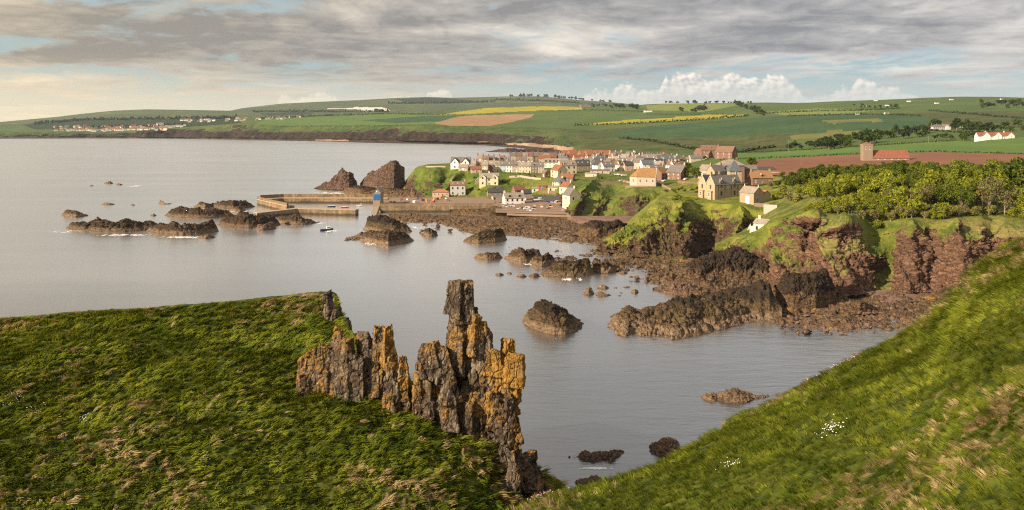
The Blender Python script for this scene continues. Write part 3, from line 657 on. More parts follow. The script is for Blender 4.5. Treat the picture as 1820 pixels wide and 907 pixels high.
# ------------------------------------------------------------------ rough coast sheets
def coast(name, curves, px0, px1, nx, segs, mat, size, seed, sm=7, amp=1.0, cubic=False, gully=0.0, tilt=0.5, az=0.6, kind='structure', sculpt=()):
    P, a, r, px = loft(curves, px0, px1, nx, segs, sm, cubic)
    n = grid_normals(P)
    if sculpt:   # spurs stand out, gullies cut in; lines are given where the photo shows them
        fx = CX+P[..., 0]/P[..., 1]*FPX; fr = YH+(HC-P[..., 2])/P[..., 1]*FPX
        wob = fbm(P/9.0, 3, 0.5, seed+90)*6
        tot = np.zeros(fx.shape)
        for line, wd, am, dr in sculpt:
            dist = np.full(fx.shape, 1e9)
            for (x0, y0), (x1, y1) in zip(line[:-1], line[1:]):
                L2 = (x1-x0)**2+(y1-y0)**2
                t = np.clip(((fx-x0)*(x1-x0)+(fr-y0)*(y1-y0))/L2, 0, 1)
                dist = np.minimum(dist, np.hypot(fx-(x0+t*(x1-x0)), fr-(y0+t*(y1-y0))))
            g = np.clip(1-(dist+wob)/wd, 0, 1); g = g*(0.35+0.65*g) if am > 0 else g*g*(3-2*g)
            tot += am*g; r = r+dr*g
        hn = n.copy(); hn[..., 2] = np.clip(hn[..., 2], 0, 1)*0.5; hn /= np.linalg.norm(hn, axis=-1, keepdims=True)
        P = P+hn*(tot*np.clip(a*1.3, 0.1, 1))[..., None]; n = grid_normals(P)
    r = r+1.15*(0.60-np.clip(n[..., 2], 0, 1))*np.clip(a*1.5, 0, 1)
    d = rockd(P, size, seed, tilt, az)*size*0.9+rockd(P, size*0.33, seed+5, tilt, az)*size*0.25
    if gully:
        d = d+gully*fbm(P/np.array([gully*3.2, gully*3.2, gully*9.]), 3, 0.5, seed+70, True)
    bare = np.clip((r+0.35*fbm(P/7.0, 3, 0.5, seed+77)-0.15)/0.5, 0, 1)   # turf lies smooth, rock stands rugged
    d = d*(0.22+0.78*bare)
    r = r+0.0*bare
    tuft = fbm(P/1.1, 3, 0.6, seed+80)*0.22+fbm(P/6.0, 3, 0.5, seed+81)*0.55
    P = P+n*((d*a*amp)+(1-np.clip(a, 0, 1))*tuft*np.clip(a*6, 0.1, 1))[..., None]
    o = grid_obj(name, P, M[mat], r, True, kind)
    return o, P
# ------------------------------------------------------------------ village headland with its harbour flat and the chapel knoll
VH, VP = coast('village_headland', [
    ('z', 0.3, 0.9, [(690, 350, -1), (715, 350, -0.5), (740, 351, 0.5), (780, 353, 3.8), (830, 356, 3.8), (880, 378, 3.2), (1000, 382, 2.6), (1015, 389, 1.2), (1040, 387, 1), (1100, 384, 1.2), (1130, 394, 0.5), (1190, 382, 2), (1280, 372, 8)]),
    ('z', 1.0, 0.7, [(690, 347, -1), (715, 344, 1), (740, 346, 3), (780, 346, 4.2), (830, 346, 4.4), (880, 358, 4.4), (930, 350, 5.0), (1000, 356, 6), (1015, 378, 4), (1040, 374, 4), (1100, 372, 4.5), (1130, 378, 4), (1190, 368, 6), (1280, 362, 11)]),
    ('z', 1.3, 0.55, [(690, 346, -1), (715, 334, 3), (735, 322, 12), (780, 325, 13), (830, 334, 9), (880, 342, 8), (930, 340, 7.5), (985, 345, 8), (1015, 352, 11), (1040, 345, 13), (1100, 348, 12.5), (1130, 352, 12), (1180, 352, 12), (1280, 352, 16)]),
    ('z', 0.25, -0.2, [(690, 345, -1), (715, 331, 4), (735, 303, 20), (752, 299, 23), (790, 301, 22.3), (830, 306, 20.5), (850, 318, 16.5), (880, 327, 13), (930, 331, 11.5), (985, 332, 12.5), (1015, 332, 14.8), (1040, 322, 18.0), (1062, 315, 19.5), (1110, 329, 17.6), (1145, 331, 17.8), (1180, 336, 17.3), (1220, 344, 17.8), (1280, 346, 20)]),
    ('z', 0.05, -0.5, [(690, 345, -1.5), (715, 330, 3), (738, 299, 20), (755, 295, 24.5), (830, 296, 24.5), (850, 307, 20.5), (900, 312, 19), (960, 315, 18.5), (1000, 315, 19), (1020, 312, 20), (1060, 306, 21.5), (1120, 310, 20.5), (1180, 320, 19.5), (1220, 327, 20), (1280, 336, 22)]),
    ('z', 0.05, -0.5, [(690, 345, -2), (715, 329, 0), (740, 297, 18), (760, 292, 25), (830, 289, 25.5), (850, 287, 25), (900, 283, 25), (1000, 280, 26), (1060, 282, 25), (1120, 283, 24.5), (1200, 292, 23.5), (1280, 301, 25)]),
    ('z', 0.8, 0.6, [(690, 344, -3), (715, 328, -2), (740, 300, 8), (760, 294, 12), (830, 292, 12), (900, 284, 12), (1000, 281, 13), (1060, 283, 15), (1120, 284, 16), (1200, 292, 21), (1280, 301, 23)]),
    ], 690, 1280, 420, [14, 16, 18, 14, 12, 5], 'coast_village', 5.0, 11, 7, sculpt=[
    ([(1064, 316), (1042, 344), (1012, 384)], 16, 5.0, -0.2), ([(1092, 334), (1078, 360), (1070, 382)], 16, -4.0, -0.2), ([(1130, 345), (1135, 380)], 28, 3.0, 0.35),
    ([(1176, 340), (1186, 372)], 14, -3.5, 0), ([(778, 303), (760, 330), (748, 346)], 10, 4.0, 0.1), ([(796, 306), (780, 330)], 9, -4.0, 0.4), ([(822, 304), (800, 328), (790, 344)], 9, 4.0, -0.3), ([(745, 303), (730, 330)], 8, 2.0, 0.3)])

# ------------------------------------------------------------------ headland with the big house on its lawn
HH, HP = coast('house_headland', [
    ('z', 0.7, 1.0, [(1050, 452, -1), (1080, 452, 0), (1150, 462, 0.5), (1200, 467, 1.0), (1260, 462, 2), (1310, 446, 3.5), (1345, 425, 7), (1380, 404, 12), (1440, 388, 18)]),
    ('z', 1.2, 1.05, [(1050, 449, -0.5), (1080, 447, 1.0), (1110, 444, 2.0), (1150, 440, 4), (1180, 448, 3), (1200, 440, 5), (1240, 440, 5.2), (1280, 436, 6), (1320, 420, 9), (1345, 408, 11.5), (1380, 395, 15), (1440, 384, 20)]),
    ('z', 1.35, 0.72, [(1050, 447, -0.5), (1080, 441, 1.6), (1110, 428, 4.5), (1140, 409, 9), (1170, 393, 13), (1200, 398, 13.2), (1240, 400, 12.5), (1280, 400, 12.5), (1320, 398, 13.5), (1345, 396, 14), (1380, 388, 16), (1440, 381, 20)]),
    ('z', 0.5, 0.05, [(1050, 446, -0.5), (1080, 438, 1.8), (1110, 417, 6.5), (1140, 393, 12), (1170, 367, 17.8), (1200, 362, 19), (1240, 366, 18.6), (1280, 370, 18.2), (1320, 372, 18.2), (1345, 386, 15.5), (1380, 384, 16.8), (1440, 378, 20.5)]),
    ('z', 0.05, -0.5, [(1050, 445, -0.6), (1080, 436, 1.8), (1110, 412, 7.2), (1140, 385, 13.4), (1170, 360, 19), (1195, 354, 20), (1240, 359, 20), (1290, 363, 20), (1325, 368, 19.5), (1350, 376, 17.8), (1380, 379, 17.8), (1440, 373, 21.5)]),
    ('z', 0.05, -0.5, [(1050, 443, -1), (1080, 433, 1.2), (1110, 406, 6.5), (1140, 377, 14), (1170, 352, 19.6), (1195, 346, 21.2), (1240, 346, 21.6), (1340, 352, 21.8), (1380, 360, 21), (1440, 358, 24)]),
    ('z', 0.1, -0.3, [(1050, 442, -2), (1080, 430, -1), (1110, 400, 1), (1140, 374, 7), (1170, 348, 16), (1195, 340, 20), (1260, 333, 22.5), (1340, 330, 23.5), (1440, 330, 27)]),
    ('z', 0.1, -0.3, [(1050, 441, -3), (1080, 428, -2), (1110, 398, -2), (1140, 373, 0), (1170, 350, 8), (1195, 338, 16), (1215, 322, 20), (1260, 300, 24.2), (1340, 304, 26.6), (1440, 311, 27.8)]),
    ], 1050, 1440, 560, [18, 34, 34, 18, 12, 8, 8], 'coast', 3.6, 23, 7, gully=1.6, tilt=0.7, az=0.9, sculpt=[
    ([(1192, 352), (1152, 378), (1112, 415), (1082, 442)], 20, 4.5, -0.5), ([(1196, 378), (1162, 406), (1126, 438)], 14, -4.5, 0.35),
    ([(1226, 366), (1194, 394), (1164, 420), (1142, 446)], 20, 6.0, -0.25), ([(1268, 384), (1262, 410), (1258, 440)], 44, -9.0, 0.55),
    ([(1316, 372), (1322, 396), (1306, 424), (1284, 450)], 16, 5.0, -0.7), ([(1346, 398), (1334, 424), (1312, 446)], 16, -4.0, -0.2), ([(1228, 420), (1214, 448)], 16, 4.0, 0.5)])

# ------------------------------------------------------------------ tall cliffs on the right
KH, KP = coast('cliff_headland', [
    ('z', 0.8, 1.1, [(1270, 480, 1), (1300, 476, 1.2), (1340, 494, 1.5), (1380, 512, 1.6), (1450, 526, 1.6), (1500, 530, 1.6), (1550, 524, 1.8), (1600, 522, 2), (1650, 522, 2), (1700, 520, 2.2), (1760, 512, 3), (1950, 500, 4)]),
    ('z', 1.15, 0.95, [(1270, 462, 3), (1300, 456, 4.5), (1340, 462, 5), (1380, 470, 6.5), (1420, 474, 8), (1450, 472, 9), (1500, 478, 9), (1545, 482, 7.5), (1580, 476, 7.5), (1620, 470, 10.5), (1700, 468, 11), (1760, 462, 12), (1950, 445, 13)]),
    ('z', 1.2, 0.62, [(1270, 450, 5), (1300, 436, 7.5), (1340, 428, 10.5), (1380, 420, 14), (1420, 424, 16), (1445, 412, 18.5), (1480, 428, 17), (1520, 440, 15), (1560, 450, 13), (1590, 446, 13), (1620, 428, 17.5), (1660, 424, 18.5), (1700, 430, 17.5), (1760, 424, 19), (1950, 415, 20)]),
    ('Y', 0.7, 0.32, [(1270, 444, 343.6), (1300, 428, 350.0), (1340, 416, 345.6), (1380, 398, 341.1), (1420, 396, 325.6), (1450, 392, 300.0), (1500, 402, 298.0), (1560, 410, 302.0), (1590, 410, 302.0), (1620, 402, 297.0), (1660, 404, 296.5), (1700, 408, 296.0), (1760, 402, 297.0), (1950, 395, 300.0)]),
    ('Y', 0.25, -0.35, [(1270, 440, 346.8), (1300, 424, 351.4), (1340, 410, 349.2), (1380, 388, 346.6), (1420, 381, 336.0), (1450, 379, 310.0), (1500, 385, 308.0), (1560, 389, 312.0), (1620, 391, 307.0), (1700, 393, 306.0), (1760, 390, 307.0), (1950, 388, 310.0)]),
    ('Y', 0.05, -0.5, [(1270, 437, 351.6), (1300, 420, 357.1), (1340, 405, 355.8), (1380, 383, 354.0), (1420, 374, 346.6), (1450, 373, 320.0), (1500, 377, 318.0), (1600, 378, 320.3), (1760, 377, 317.0), (1950, 374, 320.0)]),
    ('Y', 0.05, -0.3, [(1270, 434, 360.0), (1300, 417, 369.9), (1340, 400, 365.9), (1380, 378, 365.5), (1420, 362, 369.6), (1460, 356, 337.6), (1600, 358, 338.3), (1760, 357, 335.0), (1950, 355, 338.0)]),
    ('z', 0.05, -0.3, [(1270, 433, 4), (1300, 416, 7), (1340, 398, 13), (1380, 366, 20.5), (1420, 336, 26), (1460, 332, 27.5), (1600, 330, 30), (1760, 330, 31), (1950, 330, 31.5)]),
    ('z', 0.05, -0.3, [(1270, 432, 2), (1300, 415, 6), (1340, 397, 12), (1380, 350, 21.5), (1420, 311, 27.4), (1600, 312, 28.7), (1760, 313, 29.4), (1950, 313, 29.4)]),
    ], 1270, 1950, 820, [24, 44, 34, 22, 12, 8, 5, 5], 'coast_red', 2.8, 37, 9, gully=2.2, tilt=0.35, az=-0.4, sculpt=[
    ([(1424, 378), (1390, 400), (1352, 428), (1330, 446)], 30, 4.5, -0.55), ([(1448, 384), (1412, 420), (1392, 458), (1392, 492)], 26, 6.0, -0.1),
    ([(1452, 400), (1428, 440), (1424, 480)], 14, -4.0, 0.2), ([(1520, 384), (1484, 407), (1466, 425), (1472, 452), (1490, 505)], 30, 5.5, -0.3),
    ([(1560, 404), (1574, 450), (1572, 500)], 46, -3.6, -0.6), ([(1622, 398), (1620, 440), (1606, 505)], 22, 4.5, 0.2), ([(1656, 410), (1660, 500)], 16, -3.0, 0.2),
    ([(1690, 402), (1700, 450), (1690, 505)], 34, 5.0, 0.2), ([(1765, 400), (1752, 500)], 24, -5.0, 0.1)])

# ------------------------------------------------------------------ rocks standing in or beside the sea
def outline_rock(name, top, base, thick, mat='islet', size=None, seed=0, res=None, amp=1.0, peak=0.42, label=None, cat='rock', group=None, tilt=0.6, az=0.5, kind=None, pw=0.55, z0=-0.9):
    """rock from its skyline and waterline in the photo; thick = depth front to back in metres"""
    top = np.array(top, float); base = np.array(base, float)
    pxa, pxb = base[0, 0], base[-1, 0]
    Ym = FPX*HC/(base[:, 1].mean()-YH); mpp = Ym/FPX
    nx = int(res or np.clip((pxb-pxa)*1.25, 14, 260))
    u = np.linspace(0, 1, nx); px = pxa+(pxb-pxa)*u
    rb = np.interp(px, base[:, 0], base[:, 1]); rt = np.interp(px, top[:, 0], top[:, 1])
    Yf = FPX*(HC-z0)/(rb-YH)
    end = np.sqrt(np.clip(1-(2*u-1)**2, 0.0, 1))
    D = thick*(0.12+0.88*end**0.8)
    ny = int(np.clip(nx*0.8, 16, 110))
    t = np.linspace(0, 1, ny)
    P = np.zeros((ny, nx, 3))
    for j, tt in enumerate(t):
        Y = Yf+D*tt
        Yp = Yf+D*peak
        zt = np.maximum(HC-(rt-YH)*Yp/FPX, z0+0.05)
        s = (np.sin(np.pi*0.5*np.clip(tt/peak, 0, 1)))**pw if tt < peak else (np.cos(np.pi*0.5*(tt-peak)/(1-peak)))**0.6
        z = z0+(zt-z0)*s
        P[j] = np.stack([(px-CX)/FPX*Y, Y, z], -1)
    n = grid_normals(P)
    h = max(P[..., 2].max(), 0.5)
    sz = size or np.clip(h*0.5, 0.5, 4.0)
    edge = np.minimum(np.minimum(u, 1-u)*6, 1)[None, :]*np.minimum(np.minimum(t, 1-t)*8+0.15, 1)[:, None]
    d = rockd(P, sz, seed, tilt, az)*sz*0.75+rockd(P, sz*0.35, seed+3, tilt, az)*sz*0.22
    P = P+n*(d*amp*edge)[..., None]
    o0 = np.array([P[..., 0].mean(), P[..., 1].mean(), 0.0])
    me = mesh_np(name, (P-o0).reshape(-1, 3), grid_faces(ny, nx).reshape(-1, 4), [M[mat]], True, {'rk': np.full(ny*nx, 1.2)})
    o = link(name, me, None, o0)
    return tag(o, label, cat, group, kind)

ROCKS = []
def islet(px0, px1, rt, rb, label, prof=None, mat='islet', thick=None, seed=0, **kw):
    """low rock: profile list of heights 0..1 from left to right"""
    prof = prof or [0, 0.75, 1, 0.8, 0.9, 0.5, 0]
    xs = np.linspace(px0, px1, len(prof))
    rbv = rb-(0.22*(rb-rt))*np.abs(np.linspace(-1, 1, len(prof)))**1.5
    top = [(x, rbv[i]-(rb-rt)*p) for i, (x, p) in enumerate(zip(xs, prof))]
    base = [(x, r) for x, r in zip(xs, rbv)]
    mpp = HC/(rb-YH)
    w = (px1-px0)*mpp
    return outline_rock('sea_rock', top, base, thick or max(2.5, 0.34*w), mat, seed=seed, label=label, group='rocks in the sea', **kw)

islet(107, 163, 373, 389, 'rounded dark rock standing alone at the far left of the bay', [0, .8, 1, .9, .6, .25, 0], seed=1)
islet(113, 300, 386, 416, 'longest low brown reef at the left with three humps', [0, .5, .55, .6, 1, .75, .6, .9, .7, .55, .65, .35, 0], seed=2)
islet(256, 391, 391, 421, 'broad brown reef overlapping the right end of the longest reef', [0, .45, .7, .75, 1, .8, .85, .6, .7, .9, 0], seed=3)
islet(345, 386, 415, 428, 'small flat rock lowest in the water left of the motorboat', [0, .4, .6, .8, 1, .5, 0], seed=4)
islet(289, 422, 370, 391, 'long brown reef in front of the harbour mouth rocks', [0, .7, 1, .95, 1, .85, .9, .8, .5, 0], seed=5)
islet(383, 502, 379, 409, 'brown hump of reef touching the foot of the inner pier', [0, .6, .8, 1, .9, .75, .8, .6, 0], seed=6)
islet(443, 493, 396, 413, 'tan pointed rock at the water below the inner pier', [0, .35, .7, .8, 1, .9, 0], seed=7, mat='boulder')
islet(488, 575, 382, 403, 'brown rock apron under the end of the inner pier', [0, .9, .85, 1, .8, .6, .3, 0], seed=8)
islet(341, 388, 358, 372, 'dark rock hump beyond the long reef', [0, .4, 1, .9, .7, .6, 0], seed=9)
islet(372, 457, 356, 374, 'wide brown reef left of the outer pier end', [0, .6, .85, .9, 1, .85, .8, .5, 0], seed=10)
islet(402, 442, 367, 379, 'small brown rock between the wide reef and the inner pier', [0, .6, .9, 1, .5, 0], seed=12)
islet(181, 206, 322, 329, 'farthest dark rock with a pale wash beside it', [0, .5, .8, 1, .3, 0], seed=13, amp=0.6)
islet(204, 222, 326, 331, 'thin black rock just right of the farthest rock', [0, .9, 1, .5, 0], seed=14, amp=0.6)
islet(177, 208, 360, 367, 'low black rock awash above the lone rounded rock', [0, .7, 1, .8, .6, 0], seed=15, amp=0.6)
islet(230, 243, 363, 368, 'tiny black rock tip alone in open water', [0, .9, 1, .6, 0], seed=16, amp=0.5)
islet(280, 310, 357, 366, 'black rock with a peak and a flat tail', [0, 1, .8, .35, .45, .35, 0], seed=17, amp=0.6)
islet(265, 281, 380, 387, 'tiny dark rock off the left tip of the long brown reef', [0, .8, 1, .6, 0], seed=18, amp=0.5)
islet(156, 168, 329, 333, 'smallest black speck of rock left of the farthest rock', [0, .9, 1, 0], seed=19, amp=0.4)
# rocks nearer, right of the tall stack
outline_rock('sea_rock', [(601, 432), (612, 427), (630, 420), (645, 414), (660, 410), (680, 411), (700, 412), (718, 412), (728, 420), (740, 431)],
             [(601, 433), (640, 430), (660, 436), (690, 441), (715, 437), (740, 432)], 20, 'islet', 3.4, 51, label='broad tan rock shelf below the lifeboat house', group='rocks in the sea', pw=0.45)
outline_rock('sea_rock', [(645, 408), (650, 398), (653, 387), (664, 382), (676, 381), (686, 384), (698, 388), (706, 394), (716, 397), (726, 404), (734, 414)],
             [(645, 412), (670, 416), (700, 418), (734, 416)], 20, 'islet_black', 3.4, 50, label='dark angular crag standing on the tan shelf below the lifeboat house', group='rocks in the sea', pw=0.35, tilt=0.9, az=-0.8)
islet(748, 782, 405, 425, 'upright brown rock in the shallow inlet below the quay', [0, .8, 1, .9, .5, 0], seed=52)
outline_rock('sea_rock', [(818, 433), (830, 424), (850, 414), (872, 409), (890, 406), (896, 412), (902, 428)],
             [(818, 434), (850, 437), (880, 435), (902, 430)], 11, 'islet_black', 2.0, 53, label='wedge of tan rock with a black crown at the shore edge', group='rocks in the sea')
islet(837, 896, 449, 466, 'smooth tan rock leftmost of the middle reef', [0, .6, .8, 1, .95, .85, 0], seed=54)
islet(893, 968, 439, 470, 'brown rock with a slanting top beside the smooth tan rock', [0, .5, .8, 1, .85, .8, .7, 0], seed=55)
islet(936, 990, 449, 478, 'tilted slab of tan rock in the middle reef', [0, .5, .7, .9, 1, .8, 0], seed=56)
outline_rock('sea_rock', [(954, 494), (970, 480), (985, 470), (1000, 462), (1015, 466), (1030, 462), (1046, 459), (1052, 478), (1056, 492)],
             [(954, 495), (985, 497), (1020, 497), (1056, 493)], 12, 'islet_black', 2.2, 57, label='large tan slab rock with black ledge in the middle reef', group='rocks in the sea')
islet(1040, 1108, 459, 491, 'dark broad rock at the right end of the middle reef', [0, .6, 1, .8, .85, .6, .4, 0], mat='islet_black', seed=58)
islet(1090, 1122, 482, 492, 'flat ledge of rock trailing off the middle reef', [0, .6, .8, 1, .5, 0], seed=59, amp=0.6)
islet(876, 900, 485, 495, 'first of the small rocks in line left of the tan slab', [0, .8, 1, .7, 0], seed=60, amp=0.6)
islet(898, 916, 484, 492, 'second of the small rocks in line left of the tan slab', [0, .9, 1, .5, 0], seed=61, amp=0.6)
islet(914, 941, 487, 498, 'third of the small rocks in line left of the tan slab', [0, .6, .9, 1, .5, 0], seed=62, amp=0.6)
islet(936, 963, 486, 498, 'fourth small rock in line touching the tan slab', [0, .8, 1, .9, 0], seed=63, amp=0.6)
islet(1036, 1057, 510, 520, 'small pointed rock left of its group above the pyramid islet', [0, .6, 1, .7, 0], seed=64, amp=0.6)
islet(1057, 1088, 506, 519, 'rounded tan rock at the back of the small group', [0, .8, 1, .9, .5, 0], seed=65, amp=0.7)
islet(1086, 1101, 511, 518, 'tiny rock right of the rounded tan rock', [0, .9, 1, 0], seed=66, amp=0.5)
islet(1101, 1124, 509, 517, 'flat-topped pale rock behind the small group', [0, .7, 1, .9, 0], seed=67, amp=0.5)
islet(1027, 1060, 515, 530, 'dark rock at the front left of the small group', [0, .4, .7, 1, .8, 0], seed=68, amp=0.7)
islet(1055, 1093, 518, 532, 'long dark rock at the front of the small group', [0, .8, 1, .7, .6, .4, 0], seed=69, amp=0.7)
islet(1091, 1113, 525, 532, 'thin dark ledge at the front right of the small group', [0, .8, 1, .4, 0], seed=70, amp=0.5)
islet(1098, 1112, 519, 527, 'little dark pointed rock in the small group', [0, 1, .7, 0], seed=71, amp=0.5)
islet(1119, 1138, 514, 527, 'dark round rock right of the small group', [0, .8, 1, .8, 0], seed=72, amp=0.6)
islet(931, 947, 539, 544, 'low dark ledge awash behind the pyramid islet', [0, .8, 1, .6, 0], seed=73, amp=0.4)
outline_rock('sea_rock', [(923, 577), (934, 562), (945, 549), (953, 540), (962, 536), (972, 538), (980, 539), (990, 546), (1005, 555), (1022, 566), (1037, 575), (1050, 583)],
             [(923, 578), (940, 588), (960, 596), (985, 602), (1005, 602), (1020, 597), (1036, 590), (1050, 584)], 16, 'islet_black', 2.2, 74, label='pyramid islet of brown rock with a black top', group='rocks in the sea', peak=0.5)
outline_rock('rocky_spit', [(1055, 592), (1072, 580), (1090, 572), (1098, 562), (1118, 549), (1130, 555), (1160, 549), (1200, 535), (1228, 524), (1250, 528), (1280, 519), (1305, 515), (1335, 511), (1352, 499), (1368, 503), (1376, 524), (1390, 548)],
             [(1055, 593), (1075, 604), (1100, 609), (1150, 616), (1200, 613), (1240, 606), (1280, 596), (1320, 584), (1360, 578), (1390, 578)], 42, 'islet_black', 4.6, 75, res=320, label='long rocky spit with a black back and pale scoured foot', cat='rock', peak=0.6, tilt=0.8, az=1.2, amp=0.8, pw=0.95)
outline_rock('sea_rock', [(1239, 714), (1250, 704), (1264, 699), (1275, 703), (1290, 695), (1306, 692), (1322, 697), (1338, 706), (1356, 705), (1372, 703), (1388, 700)],
             [(1239, 718), (1262, 723), (1300, 725), (1330, 725), (1360, 720), (1388, 712)], 7, 'islet', 1.1, 76, label='dark brown rock beside the middle of the grass slope', group='rocks in the sea')
outline_rock('sea_rock', [(986, 823), (1000, 818), (1012, 812), (1028, 812), (1040, 803), (1050, 808), (1064, 806), (1080, 807), (1090, 802), (1102, 801), (1115, 806)],
             [(986, 825), (1020, 829), (1050, 832), (1085, 831), (1115, 814)], 5, 'boulder', 0.9, 77, label='low brown rock near the bottom of the channel', group='rocks in the sea')
outline_rock('sea_rock', [(1145, 806), (1155, 796), (1164, 788), (1178, 780), (1190, 779), (1204, 784), (1212, 800)],
             [(1145, 811), (1165, 819), (1190, 824), (1212, 818)], 6, 'boulder', 1.1, 78, label='upright brown rock against the edge of the grass slope', group='rocks in the sea')
outline_rock('sea_rock', [(1016, 862), (1030, 854), (1046, 851), (1060, 847), (1078, 858)],
             [(1016, 872), (1046, 880), (1078, 874)], 4, 'boulder', 0.8, 79, label='pale brown rock half hidden by the bottom of the slope', group='rocks in the sea')
# sea stacks beyond the harbour
outline_rock('sea_stack', [(555, 337), (566, 331), (580, 325), (590, 321), (597, 311), (602, 304), (608, 298), (613, 299), (616, 304), (625, 305), (629, 318), (634, 328), (648, 333)],
             [(555, 338), (590, 340), (620, 341), (648, 338)], 28, 'stack_rock', 5.0, 80, label='jagged grey sea stack left of the bigger stack', group='sea stacks', res=150)
outline_rock('sea_stack', [(640, 326), (647, 318), (655, 310), (670, 302), (682, 294), (692, 288), (704, 285), (709, 290), (711, 296), (719, 297), (719, 318), (722, 332)],
             [(640, 339), (670, 343), (700, 344), (722, 342)], 40, 'stack_rock', 6.0, 81, label='massive sloping brown sea stack beside the village headland', group='sea stacks', res=170, amp=0.8, tilt=0.5, az=-1.2)
outline_rock('rock_ledge', [(610, 334), (640, 331), (670, 336), (700, 336), (740, 339), (770, 345)], [(610, 346), (640, 352), (700, 354), (740, 356), (770, 356)], 50, 'shore', 3.0, 82, label='low rock ledge linking the sea stacks to the harbour', cat='rock', res=180)
outline_rock('sea_stack', [(661, 249), (664, 243), (668, 238), (673, 240), (677, 244), (680, 249)], [(661, 250.5), (670, 251), (680, 250.5)], 20, 'far_cliff', 8, 83, label='small red rock stack under the distant cliffs', group='sea stacks', res=24, amp=0.5)
outline_rock('skerry', [(862, 270), (885, 266), (905, 264), (935, 266), (960, 264), (985, 262)], [(862, 271), (900, 272), (940, 271.5), (985, 271)], 60, 'reef', 10, 84, label='dark skerry in the bay behind the village', cat='rock', res=80, amp=0.6)

# ------------------------------------------------------------------ intertidal shore below the quay and cliffs
def shore_sheet(name, curves, px0, px1, nx, segs, size, seed, amp, mat='shore', off=0.0):
    P, a, r, px = loft(curves, px0, px1, nx, segs, 7)
    r = r*0+1.3
    G = P*np.array([1, 1, 0])
    d = rockd(G, size, seed, 0.2, 0.5, 0.9)*1.5+rockd(G, size*0.35, seed+4, 0.2, 0.5, 0.9)*0.5+0.5*fbm(G/(size*3), 3, 0.5, seed+8)
    P[..., 2] += (d*amp)*a+off
    return grid_obj(name, P, M[mat], r, True, 'structure'), P
shore_sheet('rock_shore', [
    ('z', 0.2, 1, [(690, 406, -1.6), (740, 404, -1.6), (770, 400, -1.6), (800, 412, -1.6), (850, 430, -1.6), (920, 430, -1.6), (1000, 440, -1.6), (1040, 446, -1.6), (1090, 466, -1.6), (1150, 488, -1.6), (1200, 500, -1.4)]),
    ('z', 0.8, 1, [(690, 398, -0.2), (740, 398, -0.2), (770, 396, 0.0), (800, 404, 0.2), (850, 418, 0.4), (920, 418, 0.5), (1000, 428, 0.5), (1040, 434, 0.4), (1090, 450, 0.5), (1150, 470, 0.6), (1200, 480, 0.8)]),
    ('z', 1.0, 1, [(690, 388, 1.0), (740, 388, 1.2), (800, 392, 1.4), (850, 398, 1.6), (920, 400, 1.8), (1000, 405, 1.8), (1040, 408, 1.6), (1090, 424, 1.6), (1150, 450, 1.5), (1200, 465, 1.5)]),
    ('z', 0.5, 1, [(690, 380, 1.2), (740, 380, 1.4), (800, 381, 1.6), (850, 384, 1.8), (920, 385, 2.2), (1000, 387, 1.6), (1040, 391, 1.0), (1090, 395, 0.8), (1150, 432, 1.0), (1200, 450, 1.5)]),
    ], 690, 1200, 560, [26, 38, 28], 5.5, 91, 1.6)
shore_sheet('boulder_shore', [
    ('z', 0.3, 1, [(1150, 520, -1.8), (1200, 520, -1.5), (1260, 560, -1.5), (1330, 592, -1.6), (1400, 596, -1.6), (1480, 598, -1.6), (1560, 600, -1.6), (1640, 600, -1.5), (1800, 590, -1)]),
    ('z', 0.9, 1, [(1150, 505, -0.6), (1200, 505, 0.2), (1260, 540, 0.4), (1330, 572, -0.2), (1400, 580, 0.0), (1480, 584, 0.1), (1560, 586, 0.1), (1640, 584, 0.3), (1800, 575, 0.5)]),
    ('z', 1.0, 1, [(1150, 480, 0.5), (1200, 486, 1.2), (1260, 510, 1.6), (1330, 536, 1.4), (1400, 552, 1.0), (1480, 556, 0.9), (1560, 558, 0.9), (1640, 555, 1.0), (1800, 545, 1.2)]),
    ('z', 0.6, 1, [(1150, 452, 0.9), (1200, 460, 1.5), (1260, 466, 2.0), (1330, 486, 1.8), (1400, 508, 1.6), (1480, 522, 1.6), (1560, 520, 1.8), (1640, 517, 2.2), (1800, 505, 3)]),
    ], 1150, 1800, 640, [26, 40, 34], 4.6, 95, 1.7, off=0.35)
outline_rock('shore_crag', [(1195, 486), (1225, 468), (1255, 455), (1285, 446), (1310, 442), (1335, 452), (1360, 462), (1390, 480), (1404, 500)],
             [(1195, 512), (1240, 516), (1290, 512), (1340, 512), (1404, 520)], 32, 'shore', 3.2, 101, label='dark ribbed shore crag below the small cliff cottage', cat='rock', group='shore crags', res=240, tilt=1.0, az=0.8, amp=1.1)
outline_rock('shore_crag', [(1170, 512), (1195, 500), (1225, 505), (1245, 514), (1262, 526)], [(1160, 522), (1200, 530), (1240, 532), (1262, 532)], 14, 'boulder', 2.4, 102, label='pale pinkish shore crag at the head of the spit', cat='rock', group='shore crags', res=110)
outline_rock('shore_crag', [(1378, 512), (1392, 490), (1412, 482), (1440, 486), (1462, 478), (1478, 496), (1490, 520)], [(1378, 556), (1410, 562), (1450, 562), (1490, 552)], 16, 'shore', 2.6, 103, label='orange flecked shore crag at the foot of the buttress', cat='rock', group='shore crags', res=160, tilt=1.0)
outline_rock('shore_crag', [(1490, 548), (1510, 532), (1530, 534), (1550, 546), (1566, 550)], [(1490, 566), (1530, 570), (1566, 562)], 8, 'shore', 1.6, 104, label='low dark shore crag beside the pink beach', cat='rock', group='shore crags', res=100)
outline_rock('shore_crag', [(1020, 420), (1035, 402), (1050, 393), (1075, 396), (1095, 390), (1115, 398), (1130, 412)], [(1020, 424), (1060, 430), (1100, 428), (1130, 424)], 18, 'shore', 3.0, 105, label='dark weedy shore crag in front of the pink cove beach', cat='rock', group='shore crags', res=120)
